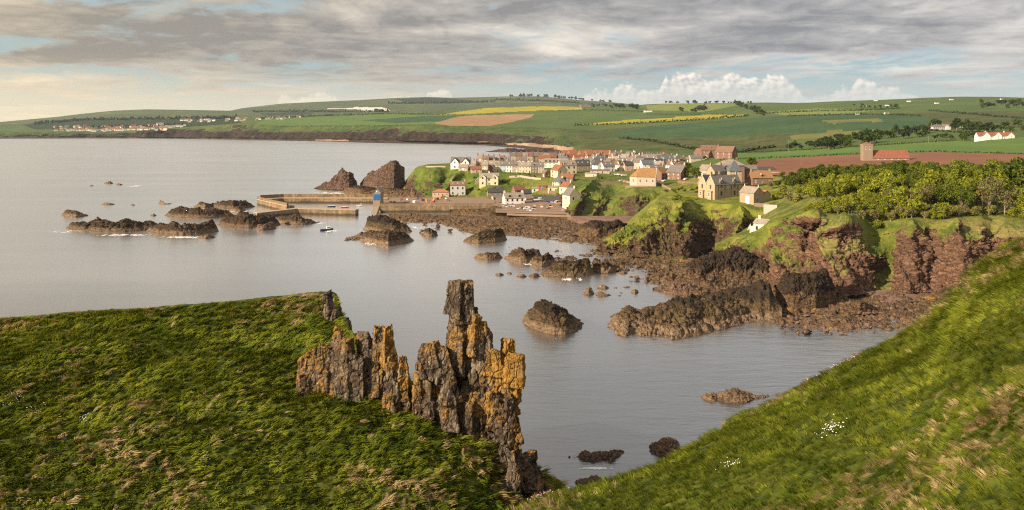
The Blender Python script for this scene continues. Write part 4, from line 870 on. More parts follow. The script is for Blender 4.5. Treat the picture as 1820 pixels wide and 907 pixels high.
outline_rock('shore_crag', [(862, 372), (880, 366), (890, 368), (898, 378)], [(800, 384), (850, 386), (898, 386)], 12, 'shore', 2.0, 106, label='brown seaweed covered crag at the corner of the quay', cat='rock', group='shore crags', res=80)

# pink beaches: gentle sheets just above the rock
def sheet(name, pts, mat, z, kind='structure', nsub=0):
    V = np.array([at_z(px, row, z) for px, row in pts])
    me = bpy.data.meshes.new(name); me.from_pydata([tuple(v) for v in V], [], [list(range(len(V)))]); me.materials.append(M[mat])
    return tag(link(name, me), kind=kind)
shore_sheet('cove_beach', [('z', 0.1, 1, [(1000, 402, -0.8), (1150, 402, -0.8)]), ('z', 0.1, 1, [(1000, 394, 0.2), (1015, 394, 1.6), (1080, 397, 1.7), (1125, 397, 1.4), (1150, 397, -0.6)]), ('z', 0.1, 1, [(1000, 383, 1.5), (1015, 384, 2.8), (1080, 384, 2.9), (1125, 384, 2.4), (1150, 386, 0.2)])], 1000, 1150, 90, [10, 14], 5, 120, 0.8, 'shingle')
shore_sheet('pink_beach', [('z', 0.1, 1, [(1530, 546, -0.9), (1650, 544, -0.9)]), ('z', 0.1, 1, [(1530, 537, 0.2), (1552, 537, 1.35), (1590, 539, 1.55), (1625, 536, 1.5), (1650, 534, 0.4)]), ('z', 0.1, 1, [(1530, 520, 0.8), (1552, 517, 2.0), (1590, 514, 2.6), (1625, 513, 2.5), (1650, 513, 1.2)])], 1530, 1650, 90, [10, 14], 4, 121, 1.5, 'shingle')
shore_sheet('reef_flat', [
    ('z', 0.5, 1, [(860, 470, -2.4), (940, 482, -2.2), (1000, 503, -2.4), (1080, 503, -2.2), (1140, 500, -1.8), (1190, 512, -1.6)]),
    ('z', 1.0, 1, [(860, 460, -1.7), (940, 466, -0.9), (1000, 486, -0.8), (1080, 486, -0.7), (1140, 484, -0.2), (1190, 492, 0.2)]),
    ('z', 1.0, 1, [(860, 452, -1.8), (940, 452, -0.8), (1000, 462, -0.5), (1080, 464, -0.2), (1140, 466, 0.3), (1190, 474, 0.8)]),
    ('z', 0.8, 1, [(860, 446, -2.2), (940, 440, -1.8), (1000, 444, -1.2), (1080, 452, 0.0), (1140, 456, 0.6), (1190, 462, 1.0)])], 860, 1190, 380, [22, 26, 22], 4.2, 97, 1.9, off=0.45)

# ------------------------------------------------------------------ loose boulders along the shore
def build_boulders():
    r = random.Random(5)
    protos = []
    for k in range(6):
        bm = bmesh.new()
        pts = [Vector((r.gauss(0, 1), r.gauss(0, 1), r.gauss(0, 0.75))).normalized()*r.uniform(0.75, 1.1) for _ in range(16)]
        for p in pts: bm.verts.new(p)
        res = bmesh.ops.convex_hull(bm, input=bm.verts)
        bmesh.ops.delete(bm, geom=[g for g in res['geom_interior'] if isinstance(g, bmesh.types.BMVert)], context='VERTS')
        bmesh.ops.bevel(bm, geom=bm.edges[:], offset=0.12, segments=1, affect='EDGES')
        me = bpy.data.meshes.new('boulder'); bm.to_mesh(me); bm.free(); me.materials.append(M['boulder'])
        at = me.attributes.new('rk', 'FLOAT', 'POINT'); at.data.foreach_set('value', np.full(len(me.vertices), 1.3, dtype=np.float32))
        protos.append(me)
    def put(px, row, z, s, group, label):
        p = at_z(px, row, z)
        o = link('boulder', r.choice(protos), None, p)
        o.rotation_euler = (r.uniform(-.5, .5), r.uniform(-.5, .5), r.uniform(0, 6.3))
        o.scale = (s*r.uniform(.8, 1.35), s*r.uniform(.8, 1.3), s*r.uniform(.5, .85))
        tag(o, label, 'boulder', group)
    for i in range(150):
        px = r.uniform(1385, 1668); f = r.random()
        top = 545 if px < 1560 else 548-(px-1560)*0.06
        row = top+(594-top)*f
        put(px, row, 0.25+1.1*(1-f), 0.35+1.25*r.random()**2.2, 'boulders under the right cliffs', 'brown boulder in the jumble between the pink beach and the water')
    for i in range(70):
        px = r.uniform(1120, 1345); row = 452+r.random()*46+(px-1120)*0.03
        put(px, row, 1.0, 0.5+1.3*r.random()**2, 'boulders under the house headland', 'dark boulder in the gully under the big house headland')
    for i in range(60):
        px = r.uniform(745, 1060); row = r.uniform(388, 412)+(px-745)*0.05
        put(px, row, 1.0, 0.5+1.3*r.random()**2, 'boulders on the harbour shore', 'brown boulder on the weedy shore below the harbour quay')
build_boulders()
# ------------------------------------------------------------------ near grass slopes
def turf_sheet(name, curves, px0, px1, nx, segs, seed, tus_amp, sm=5, label=None):
    P, a, r, px = loft(curves, px0, px1, nx, segs, sm, cubic=False)
    # soften the creases between the control curves
    for _ in range(6):
        P[1:-1] = 0.25*P[:-2]+0.5*P[1:-1]+0.25*P[2:]
    n = grid_normals(P)
    G = P*np.array([1, 1, 1.0])
    swell = fbm(G/9.0, 3, 0.5, seed)*0.55
    # wind-combed tussocks: short ridges lying across the slope
    Q = (G @ np.array(Matrix.Rotation(0.35, 3, 'Z')))*np.array([0.75, 1.35, 1.0])
    Q = Q+0.6*np.stack([fbm(G/1.7, 2, 0.5, seed+30+k) for k in range(3)], -1)
    t1 = np.clip(fbm(Q/1.45, 3, 0.5, seed+3), -1, 1); t2 = fbm(Q/0.45, 2, 0.5, seed+7)
    patch = np.clip(fbm(G/8.0, 3, 0.55, seed+11)*1.6+0.45, 0, 1)
    tus = np.clip(1-np.abs(t1*2.2), 0, 1)**0.8*0.6+np.clip(t1*1.6, 0, 1)*0.6
    P = P+n*((swell+tus_amp*(tus*(0.45+0.75*patch)+0.35*t2))*np.clip(a, 0, 1))[..., None]
    dry = np.clip((tus*1.1-0.42+t2*0.7)*(0.5+0.95*patch)+0.24*patch, 0, 1)
    ny, nx = P.shape[:2]
    me = mesh_np(name, P.reshape(-1, 3), grid_faces(ny, nx).reshape(-1, 4), [M['turf']], True, {'rk': r, 'tus': tus, 'dry': dry})
    tag(link(name, me), label, None, None, 'structure')
    return P, grid_normals(P), dry, r, a
LE = [(-200, 581, 39.4), (0, 566.5, 39.7), (80, 561, 39.8), (150, 555, 39.9), (300, 544, 40.1), (450, 531, 40.4), (560, 519.5, 40.6), (588, 518.5, 40.6), (598, 524, 40.4), (604, 548, 39.8), (612, 585, 38.9), (660, 625, 37.8), (740, 690, 36), (850, 770, 33.5), (910, 808, 32), (950, 835, 30.5), (1000, 860, 28)]
GL = turf_sheet('grass_headland', [
    ('z', 0, 0, [(-200, 1000, 31), (400, 1000, 31), (700, 1000, 31), (880, 980, 30), (1000, 980, 27)]),
    ('z', 1, 0, [(-200, 900, 33.2), (400, 900, 33.2), (650, 900, 32.9), (800, 905, 32.2), (900, 925, 30.5), (1000, 950, 27)]),
    ('z', 1, -0.1, [(-200, 800, 35.2), (300, 800, 35.0), (600, 805, 34.2), (740, 820, 33.6), (850, 850, 32.4), (920, 880, 30.5), (1000, 920, 27.3)]),
    ('z', 1, -0.1, [(-200, 700, 37), (300, 695, 36.8), (560, 705, 36), (640, 730, 35.4), (740, 780, 34.4), (850, 825, 33), (920, 855, 31), (1000, 890, 27.6)]),
    ('z', 1, 0.0, [(-200, 620, 38.6), (150, 605, 38.8), (400, 590, 38.9), (540, 600, 38.6), (600, 640, 37.4), (660, 680, 36.4), (740, 735, 35), (850, 795, 33.2), (920, 830, 31.5), (1000, 870, 27.8)]),
    ('z', 0.35, 0.0, LE),
    ('z', 0.5, 1.0, [(p, r+1.5, z-1.2) for p, r, z in LE]),
    ('z', 0.5, 1.2, [(p, r+60, z-14) for p, r, z in LE]),
    ], -200, 1000, 760, [24, 60, 60, 60, 50, 4, 8], 200, 0.62)
RE = [(840, 945, 43.5), (900, 914, 45), (925, 903, 46), (960, 886, 46.5), (1010, 877, 47), (1055, 868, 48), (1110, 851, 49.5), (1150, 838, 50), (1200, 815, 51), (1235, 793, 51.5), (1270, 771, 52), (1330, 737, 53), (1400, 706, 54), (1440, 682, 55), (1500, 651, 56), (1560, 624, 57), (1620, 590, 58), (1660, 562, 58.5), (1700, 518, 59), (1725, 490, 59.3), (1750, 466, 59.6), (1790, 441, 60), (1820, 427, 60.4), (1900, 395, 61), (2050, 360, 62)]
def scaled(k, dy):   # curve between the slope's edge and the ground below the camera
    B = dict(zip([p for p, _, _ in RE], [None]*len(RE)))
    out = []
    for p, r, Y in RE:
        yb = np.interp(p, [840, 1200, 1500, 1820, 2050], [41, 30, 22, 16.5, 14]); rb = 985
        # straight ramp in space between edge and bottom
        ze = HC-(r-YH)*Y/FPX; zb = HC-(rb-YH)*yb/FPX
        Yk = Y*(1-k)+yb*k; zk = ze*(1-k)+zb*k+dy*math.sin(math.pi*k)
        out.append((p, YH+(HC-zk)*FPX/Yk, Yk))
    return out
GR = turf_sheet('grass_slope', [
    ('Y', 1, 0, scaled(1.0, 0)), ('Y', 1, -0.1, scaled(0.75, 0.35)), ('Y', 1, -0.1, scaled(0.5, 0.5)), ('Y', 1, 0, scaled(0.25, 0.35)), ('Y', 0.5, 0, scaled(0.0, 0)),
    ('Y', 0.5, 0.6, [(p, r+10, Y+1.2) for p, r, Y in RE]), ('Y', 0.5, 1.2, [(p, r+240, Y+9) for p, r, Y in RE]),
    ], 840, 2050, 800, [70, 70, 70, 70, 5, 8], 300, 0.36)

# ------------------------------------------------------------------ grass blades, combed by the wind
def grass(name, sheet, n, seed, length, width, lean, mat_g, mat_d, label, jmax, dth=0.56):
    P, N, dry, rk, a = sheet
    r = np.random.default_rng(seed)
    ny, nx = P.shape[:2]; ny = jmax
    d1 = np.linalg.norm(P[1:ny, :-1]-P[:ny-1, :-1], axis=-1)*np.linalg.norm(P[:ny-1, 1:]-P[:ny-1, :-1], axis=-1)/np.clip(P[:ny-1, :-1, 1], 8, None)**1.2
    w = d1.ravel(); w = w/w.sum()
    nt = n//16; idt = r.choice(len(w), nt, p=w); own = np.repeat(np.arange(nt), 16); n = len(own)   # sixteen blades to a tuft
    j = (idt//(nx-1))[own]; i = (idt % (nx-1))[own]
    u = r.random(nt)[own][:, None]; v = r.random(nt)[own][:, None]
    p = P[j, i]*(1-u)*(1-v)+P[j, i+1]*u*(1-v)+P[j+1, i]*(1-u)*v+P[j+1, i+1]*u*v
    dv = dry[j, i]; nn = N[j, i]
    spread = r.normal(0, 1, (n, 3)); spread -= nn*np.sum(spread*nn, -1, keepdims=True)
    p = p+spread*(0.10*np.clip(p[:, 1:2]/55, 0.4, 1.4))
    keep = (rk[j, i] < 0.5)
    ang = r.normal(0, 0.45, nt)[own]+r.normal(0, 0.35, n)+fbm(p/3.0, 2, 0.5, seed)*1.4
    dirv = np.stack([np.cos(ang)*lean[0]-np.sin(ang)*lean[1], np.sin(ang)*lean[0]+np.cos(ang)*lean[1], np.zeros(n)], -1)
    side = np.cross(dirv, nn); side /= np.linalg.norm(side, axis=-1, keepdims=True)+1e-9
    dist = np.clip(p[:, 1]/55., 0.35, 1.5)
    L = length*(0.6+0.9*r.random(nt)**2)[own]*r.uniform(0.6, 1.15, n)*np.clip(dist, 0.55, 1.2); wd = width*r.uniform(0.6, 1.3, n)*dist
    up = nn*0.75+dirv*0.55
    m1 = p+up*(L*0.55)[:, None]; tip = m1+(nn*0.32+dirv*0.75)*(L*0.5)[:, None]
    b0 = p-side*(wd*0.5)[:, None]; b1 = p+side*(wd*0.5)[:, None]
    c0 = m1-side*(wd*0.4)[:, None]; c1 = m1+side*(wd*0.4)[:, None]
    V = np.stack([b0, b1, c0, c1, tip], 1)
    isdry = (dv+r.normal(0, 0.14, nt)[own]) > dth
    for nm, sel, mt in (('grass', ~isdry & keep, mat_g), ('dry_grass', isdry & keep, mat_d)):
        k = int(sel.sum())
        if not k: continue
        VV = V[sel].reshape(-1, 3); b = (np.arange(k)*5)[:, None]
        F = np.concatenate([b+np.array([[0, 1, 3]]), b+np.array([[0, 3, 2]]), b+np.array([[2, 3, 4]])])
        me = mesh_np(nm, VV, F, [M[mt]], False)
        tag(link(nm, me), ('green ' if nm == 'grass' else 'bleached dry ')+label, 'grass', None, 'stuff')
grass('grass', GL, 230000, 41, 0.52, 0.052, (0.9, -0.4), 'blade_green', 'blade_dry', 'grass combed over the left headland', 250)
grass('grass', GR, 250000, 42, 0.46, 0.042, (-0.85, 0.2), 'blade_green', 'blade_dry', 'grass on the steep right slope', 282, 0.60)

def flowers(name, sheet, spots, seed, mat, label, kind, size):
    """clumps of small blossoms: every spot (px,row,n,spread) becomes one clump"""
    P, N, dry, rk, a = sheet
    r = np.random.default_rng(seed)
    fl = P.reshape(-1, 3); fx = CX+fl[:, 0]/fl[:, 1]*FPX; fr = YH+(HC-fl[:, 2])/fl[:, 1]*FPX
    for s, (px, row, n, sx, sy, lab) in enumerate(spots):
        V = []; F = []
        for k in range(n):
            qx = px+r.normal(0, sx); qy = row+r.normal(0, sy)-(qx-px)*0.42*(sx > sy*1.2)
            j = np.argmin((fx-qx)**2+(fr-qy)**2)
            c = fl[j]+r.normal(0, 0.05, 3)+np.array([0, 0, 0.22])
            q = size*r.uniform(0.6, 1.3); b = len(V)
            for a_ in range(5):
                V.append(c+q*np.array([math.cos(a_*1.257), math.sin(a_*1.257), 0.0]))
            V.append(c+np.array([0, 0, q*0.7])); V.append(c-np.array([0, 0, q*0.5]))
            for a_ in range(5):
                F.append((b+a_, b+(a_+1) % 5, b+5)); F.append((b+(a_+1) % 5, b+a_, b+6))
        me = mesh_np(name, np.array(V), np.array(F), [M[mat]], False)
        tag(link(name, me), lab, 'flowers', kind, 'stuff')
flowers('white_flowers', GR, [(1480, 768, 70, 13, 6, 'largest drift of white flowers on the right slope'), (1298, 832, 30, 9, 4, 'smaller drift of white flowers low on the right slope'),
                              (1500, 646, 40, 12, 3, 'white flowers along the rim of the right slope'), (1440, 660, 14, 8, 3, 'few white flowers left of the rim drift')], 5, 'petal', None, 'white flower drifts', 0.032)
flowers('white_flowers', GL, [(25, 712, 40, 10, 6, 'white flowers at the left edge of the headland'), (150, 748, 34, 6, 5, 'white flowers right of the left edge clump'), (60, 735, 20, 8, 6, 'scattered white flowers below the left edge clump')], 6, 'petal', None, 'white flower clumps', 0.045)
flowers('thrift_flowers', GR, [(1705, 505, 130, 16, 10, 'pink thrift high on the rim of the right slope'), (1755, 458, 60, 12, 4, 'pink thrift at the top of the rim'), (1510, 640, 50, 10, 3, 'pink thrift midway down the rim'), (960, 884, 50, 16, 4, 'pink thrift at the foot of the right slope')], 7, 'thrift', None, 'pink thrift cushions', 0.05)

# ------------------------------------------------------------------ the lichened crag
def blob_rock(blocks, voxel, seed, size, amp, lich, turf=0.0, name='rock_pillar'):
    """angular blocks fused and weathered into one rock"""
    bm = bmesh.new(); r = random.Random(seed)
    for blk in blocks:
        c, hx, hy, hz, rot = blk[:5]; crown = len(blk) > 5 and blk[5]; tl = (.28, .72) if crown else (.6, .98)
        pts = []
        for sx in (-1, 1):
            for sy in (-1, 1):
                for sz in (-1, 1):
                    pts.append(Vector((sx*hx*r.uniform(.84, 1.06)*(r.uniform(*tl) if sz > 0 else 1), sy*hy*r.uniform(.8, 1.06)*(r.uniform(*tl) if sz > 0 else 1), sz*hz*r.uniform(.82, 1.1))))
        Rm = Matrix.Rotation(rot[2], 3, 'Z') @ Matrix.Rotation(rot[1], 3, 'Y') @ Matrix.Rotation(rot[0], 3, 'X')
        vs = [bm.verts.new(Rm @ p+Vector(c)) for p in pts]
        bmesh.ops.convex_hull(bm, input=vs)
    me = bpy.data.meshes.new(name+'_core'); bm.to_mesh(me); bm.free()
    tmp = bpy.data.objects.new('tmp', me); C.objects.link(tmp)
    md = tmp.modifiers.new('r', 'REMESH'); md.mode = 'VOXEL'; md.voxel_size = voxel
    dg = bpy.context.evaluated_depsgraph_get(); ev = tmp.evaluated_get(dg); m2 = ev.to_mesh()
    V = np.empty(len(m2.vertices)*3, dtype=np.float32); m2.vertices.foreach_get('co', V); V = V.reshape(-1, 3).astype(float)
    Nn = np.empty(len(m2.vertices)*3, dtype=np.float32); m2.vertices.foreach_get('normal', Nn); Nn = Nn.reshape(-1, 3).astype(float)
    F = np.empty(len(m2.loops), dtype=np.int32); m2.loops.foreach_get('vertex_index', F); F = F.reshape(-1, 4)
    ev.to_mesh_clear(); bpy.data.objects.remove(tmp); bpy.data.meshes.remove(me)
    d = rockd(V, size*1.4, seed, 0.12, 0.4, 1.6)*size*0.78+rockd(V, size*0.5, seed+2, 0.2, 0.9, 1.1)*size*0.32+rockd(V, size*0.2, seed+4, 0.4, 0.2, 0.8)*size*0.08
    V = V+Nn*(d*amp)[:, None]
    t = (V[:, 2]-V[:, 2].min())/(np.ptp(V[:, 2])+1e-6)
    me = mesh_np(name, V, F, [M['crag']], True, {'lichen': np.full(len(V), lich)*(0.55+0.6*t), 'turf': turf+0.38*np.clip(0.32-t, 0, 1)/0.32})
    return me
def pillar_blocks(outline, Y, depth, seed, nband=6, tilt=0.0):
    """outline: (row, pxL, pxR) from top to base -> upright blades and blocks side by side"""
    r = random.Random(seed); o = np.array(outline, float)
    L0, R0 = o[:, 1].min(), o[:, 2].max(); base = o[-1, 0]; mp = Y/FPX
    def span(row): return np.interp(row, o[:, 0], o[:, 1]), np.interp(row, o[:, 0], o[:, 2])
    B = []
    rows = np.arange(o[0, 0], base, 3.0)
    px = L0
    while px < R0-4:
        w = r.uniform(18, 34); xm = min(px+w/2, R0-3)
        top = next((q for q in rows if span(q)[0]-3 <= xm <= span(q)[1]+3), None)
        px += w*0.86
        if top is None: continue
        top = top+(r.uniform(0, 10) if r.random() < 0.6 else r.uniform(8, 30))
        # one blade: two or three offset pieces, each a tapered prism
        zt = top
        while zt < base-6:
            hgt = min(r.uniform(30, 74), base-zt+8); rm = zt+hgt/2
            Ls, Rs = span(min(rm, base)); xc = min(max(xm, Ls+w*0.35), Rs-w*0.35)
            yy = Y+r.uniform(-0.34, 0.34)*depth
            c = at_y(xc+r.uniform(-1.5, 1.5), rm, yy)
            B.append((c, w*mp*r.uniform(.52, .72), depth*r.uniform(.30, .50), hgt*mp*r.uniform(.52, .66), (r.uniform(-.10, .10), tilt+r.uniform(-.09, .09), r.uniform(-.6, .6)), zt == top))
            zt += hgt*0.78
    # core that ties the blades together
    for q in np.linspace(o[0, 0]+(base-o[0, 0])*0.3, base, 4):
        Ls, Rs = span(q); c = at_y((Ls+Rs)/2, q+10, Y+depth*0.12)
        B.append((c, (Rs-Ls)*mp*0.5, depth*0.48, (base-o[0, 0])*mp*0.16, (0, tilt, 0)))
    return B
def build_crag():
    base = at_y(740, 790, 68)
    root = empty('lichened_crag', base); tag(root, 'jagged crag of rock pillars with orange lichen on the grass headland', 'crag')
    spec = [  # outline, Y, depth, lichen, turf, bands
        ([(592, 560, 598), (605, 548, 606), (640, 540, 612), (690, 528, 618), (712, 545, 620)], 71.2, 2.6, 0.34, 0.05, 5, 0.0),
        ([(600, 606, 628), (625, 600, 636), (690, 602, 640), (742, 604, 636)], 69.8, 1.7, 0.02, 0, 6, 0.0),
        ([(586, 640, 664), (620, 638, 668), (690, 640, 684), (748, 640, 684)], 70.2, 1.7, 0.05, 0, 6, 0.0),
        ([(579, 668, 694), (600, 664, 699), (650, 668, 700), (700, 670, 704)], 69.8, 1.5, 0.36, 0, 5, 0.0),
        ([(640, 690, 722), (665, 684, 724), (720, 684, 730), (785, 690, 728)], 68.4, 1.7, 0.26, 0, 6, 0.0),
        ([(608, 756, 784), (625, 752, 792), (680, 738, 800), (740, 730, 806), (808, 736, 804)], 68.0, 2.2, 0.16, 0, 7, 0.0),
        ([(503, 799, 838), (540, 797, 840), (600, 803, 846), (640, 802, 856), (680, 806, 862)], 68.6, 1.9, 0.03, 0, 6, 0.0),
        ([(540, 834, 852), (560, 833, 860), (600, 840, 870), (660, 846, 878), (690, 850, 876)], 68.0, 1.6, 0.22, 0, 6, -0.05),
        ([(608, 880, 910), (625, 872, 922), (650, 866, 926), (690, 866, 920), (730, 870, 914)], 67.6, 1.8, 0.60, 0, 5, 0.0),
        ([(662, 786, 868), (700, 790, 914), (740, 790, 916), (780, 800, 914), (812, 812, 920)], 67.2, 2.6, 0.14, 0.22, 6, 0.0),
        ([(700, 860, 906), (740, 872, 918), (780, 876, 920), (800, 880, 924)], 66.4, 1.8, 0.30, 0.05, 5, 0.0),
    ]
    for k, (ol, Y, dp, li, tu, nb, ti) in enumerate(spec):
        bl = pillar_blocks(ol, Y, dp, 500+k, nb, ti)
        if k in (1, 6, 8): bl = [b[:5] for b in bl]   # blunt tops
        me = blob_rock(bl, 0.065, 500+k, 0.75, 0.55, li, tu)
        o = link('rock_pillar', me, root, -base)
    # block at the lower right end
    b2 = at_y(905, 900, 64)
    me = blob_rock(pillar_blocks([(798, 882, 950), (815, 866, 962), (850, 862, 966), (890, 866, 962), (930, 880, 956)], 64.0, 3.2, 620, 5), 0.085, 620, 1.1, 0.6, 0.12, 0.12, 'rock_block')
    me.transform(Matrix.Translation(-b2))
    tag(link('rock_block', me, None, b2), 'squat rock block with orange lichen rim below the crag', 'rock')
    # dark rock edge of the headland behind
    b3 = at_y(596, 560, 84)
    me = blob_rock(pillar_blocks([(524, 576, 597), (545, 576, 602), (575, 580, 612), (600, 585, 630), (625, 590, 645)], 84.5, 2.5, 640, 5), 0.10, 640, 1.0, 0.6, 0.0, 0.1, 'rock_edge')
    me.transform(Matrix.Translation(-b3))
    tag(link('rock_edge', me, None, b3), 'dark crumbling rock rim at the end of the grass headland', 'rock')
build_crag()
# ================================================================== BUILDINGS
class Mb:
    """collects boxes, prisms and faces into one mesh"""
    def __init__(self): self.v = []; self.f = []; self.m = []
    def face(self, pts, mi=0):
        b = len(self.v); self.v += [tuple(p) for p in pts]; self.f.append(list(range(b, b+len(pts)))); self.m.append(mi)
    def hull(self, quads, mi=0):
        for q in quads: self.face(q, mi)
    def box(self, x0, x1, y0, y1, z0, z1, mi=0):
        p = [(x0, y0, z0), (x1, y0, z0), (x1, y1, z0), (x0, y1, z0), (x0, y0, z1), (x1, y0, z1), (x1, y1, z1), (x0, y1, z1)]
        b = len(self.v); self.v += p
        for q in ((0, 3, 2, 1), (4, 5, 6, 7), (0, 1, 5, 4), (1, 2, 6, 5), (2, 3, 7, 6), (3, 0, 4, 7)): self.f.append([b+i for i in q]); self.m.append(mi)
    def slab(self, a, b, c, d, t, mi=0):
        """sheet a-b-c-d thickened by t along its normal"""
        a, b, c, d = map(Vector, (a, b, c, d)); n = (b-a).cross(c-a).normalized()*t
        A, B, Cc, D = a+n, b+n, c+n, d+n
        k = len(self.v); self.v += [tuple(p) for p in (a, b, c, d, A, B, Cc, D)]
        for q in ((3, 2, 1, 0), (4, 5, 6, 7), (0, 1, 5, 4), (1, 2, 6, 5), (2, 3, 7, 6), (3, 0, 4, 7)): self.f.append([k+i for i in q]); self.m.append(mi)
    def prism(self, poly, z0, z1, mi=0, cap=True):
        n = len(poly); b = len(self.v)
        self.v += [(x, y, z0) for x, y in poly]+[(x, y, z1) for x, y in poly]
        for i in range(n):
            j = (i+1) % n; self.f.append([b+i, b+j, b+n+j, b+n+i]); self.m.append(mi)
        if cap: self.f.append([b+n+i for i in range(n)]); self.m.append(mi); self.f.append([b+n-1-i for i in range(n)]); self.m.append(mi)
    def tube(self, a, b, r0, r1, n=6, mi=0):
        a, b = Vector(a), Vector(b); d = (b-a).normalized(); u = d.orthogonal().normalized(); w = d.cross(u)
        k = len(self.v)
        for p, r in ((a, r0), (b, r1)):
            for i in range(n):
                t = 2*math.pi*i/n; self.v.append(tuple(p+(u*math.cos(t)+w*math.sin(t))*r))
        for i in range(n):
            j = (i+1) % n; self.f.append([k+i, k+j, k+n+j, k+n+i]); self.m.append(mi)
        self.f.append([k+n+i for i in range(n)]); self.m.append(mi)
    def mesh(self, name, mats):
        me = bpy.data.meshes.new(name); me.from_pydata(self.v, [], self.f)
        for m in (mats if isinstance(mats, (list, tuple)) else [mats]): me.materials.append(M[m] if isinstance(m, str) else m)
        me.polygons.foreach_set('material_index', np.array(self.m, dtype=np.int32)); me.update()
        return me
    def build(self, name, mats, parent=None, loc=None): return link(name, self.mesh(name, mats), parent, loc)

# shared pieces
def _win(w, h, frame='frame', pane='glass', bars=True):
    m = Mb(); m.box(-w/2, w/2, -0.05, 0.02, 0, h, 0); m.box(-w/2-0.08, w/2+0.08, -0.12, 0.02, -0.12, 0, 0)
    t = 0.11
    if bars:
        m.box(-w/2+t, -0.04, -0.07, -0.045, t, h/2-0.03, 1); m.box(0.04, w/2-t, -0.07, -0.045, t, h/2-0.03, 1)
        m.box(-w/2+t, -0.04, -0.07, -0.045, h/2+0.03, h-t, 1); m.box(0.04, w/2-t, -0.07, -0.045, h/2+0.03, h-t, 1)
    else: m.box(-w/2+t, w/2-t, -0.07, -0.045, t, h-t, 1)
    return m.mesh('window', [frame, pane])
WIN = {'std': _win(1.0, 1.5), 'dark': _win(1.15, 1.5, 'black_timber', 'glass', False), 'tall': _win(1.2, 2.3), 'small': _win(0.8, 1.0), 'stone': _win(1.35, 2.4, 'sand_stone')}
def _door(mat):
    m = Mb(); m.box(-0.55, 0.55, -0.06, 0.02, 0, 2.1, 0); m.box(-0.42, 0.42, -0.10, -0.05, 0.02, 1.98, 1); return m.mesh('door', ['frame', mat])
DOOR = {k: _door(k) for k in ('door', 'blue_door', 'black_timber', 'hull_white')}
def _chim(wall, s=1.0):
    m = Mb(); m.box(-0.55*s, 0.55*s, -0.35*s, 0.35*s, -1.5, 1.3*s, 0); m.box(-0.63*s, 0.63*s, -0.43*s, 0.43*s, 1.3*s, 1.45*s, 0)
    for x in (-0.28, 0.28): m.tube((x*s, 0, 1.45*s), (x*s, 0, 2.0*s), 0.15*s, 0.12*s, 6, 1)
    return m.mesh('chimney', [wall, 'pot'])
CHIM = {k: _chim(k) for k in ('stone', 'harl', 'cream', 'white', 'brick', 'sand_stone')}
def _dormer(wall, roof):
    m = Mb(); m.box(-0.8, 0.8, 0, 2.2, 0, 1.25, 0)
    m.box(-0.5, 0.5, -0.05, 0, 0.25, 1.15, 2)
    for s in (-1, 1): m.slab((0, -0.25, 1.95), (s*1.0, -0.25, 1.15), (s*1.0, 2.9, 1.15), (0, 2.9, 1.95), 0.1*s, 1)
    m.face([(-0.8, 0, 1.25), (0.8, 0, 1.25), (0, 0, 1.9)], 0)
    return m.mesh('dormer', [wall, roof, 'glass'])
DORM = {}
def dormer_mesh(w, r):
    if (w, r) not in DORM: DORM[(w, r)] = _dormer(w, r)
    return DORM[(w, r)]
_sk = Mb(); _sk.box(-0.5, 0.5, -0.45, 0.45, 0, 0.08, 0); _sk.box(-0.4, 0.4, -0.36, 0.36, 0.075, 0.1, 1); SKYL = _sk.mesh('skylight', ['frame', 'glass_sky'])

def gable_block(root, w, d, h, pitch, wall, roof, y0=0.0, x0=0.0, over=0.28, base=-3.0, hipL=False, hipR=False, trim=None, zb=0.0):
    """walls with gable ends and a pitched roof, ridge along x; parts of root"""
    rh = d/2*math.tan(math.radians(pitch)); x1 = x0-w/2; x2 = x0+w/2; ym = y0+d/2; zr = zb+h+rh
    m = Mb(); z0 = zb+base; z1 = zb+h
    m.face([(x1, y0, z0), (x2, y0, z0), (x2, y0, z1), (x1, y0, z1)]); m.face([(x2, y0+d, z0), (x1, y0+d, z0), (x1, y0+d, z1), (x2, y0+d, z1)])
    for x, s, hp in ((x1, -1, hipL), (x2, 1, hipR)):
        pts = [(x, y0+d, z0), (x, y0, z0), (x, y0, z1)]+([] if hp else [(x, ym, zr)])+[(x, y0+d, z1)]
        m.face(pts if s < 0 else pts[::-1])
    wo = m.build('wall', wall, root)
    r = Mb(); dz = over*math.tan(math.radians(pitch)); t = 0.16
    ra = x1+d/2 if hipL else x1-over*0.7; rb = x2-d/2 if hipR else x2+over*0.7
    if hipL and hipR and ra > rb: ra = rb = x0
    ea, eb = x1-over, x2+over
    r.slab((ea, y0-over, z1-dz+0.02), (eb, y0-over, z1-dz+0.02), (rb, ym, zr+0.02), (ra, ym, zr+0.02), t)
    r.slab((eb, y0+d+over, z1-dz+0.02), (ea, y0+d+over, z1-dz+0.02), (ra, ym, zr+0.02), (rb, ym, zr+0.02), t)
    if hipL: r.slab((ea, y0+d+over, z1-dz+0.02), (ea, y0-over, z1-dz+0.02), (ra, ym, zr+0.02), (ra, ym+0.01, zr+0.02), t)
    if hipR: r.slab((eb, y0-over, z1-dz+0.02), (eb, y0+d+over, z1-dz+0.02), (rb, ym+0.01, zr+0.02), (rb, ym, zr+0.02), t)
    ro = r.build('roof', roof, root)
    if trim:
        b = Mb()
        for x in ([x1-over*0.7-0.06] if not hipL else [])+([x2+over*0.7+0.0] if not hipR else []):
            for y in (y0-over, y0+d+over):
                b.slab((x, y, z1-dz-0.12), (x, ym, zr-0.12), (x, ym, zr+0.24), (x, y, z1-dz+0.24), 0.07)
        b.build('bargeboard', trim, root)
    return wo, ro, zr
GROUND = {}
def ground_lookup(P):
    f = P.reshape(-1, 3); return f, CX+f[:, 0]/f[:, 1]*FPX, YH+(HC-f[:, 2])/f[:, 1]*FPX
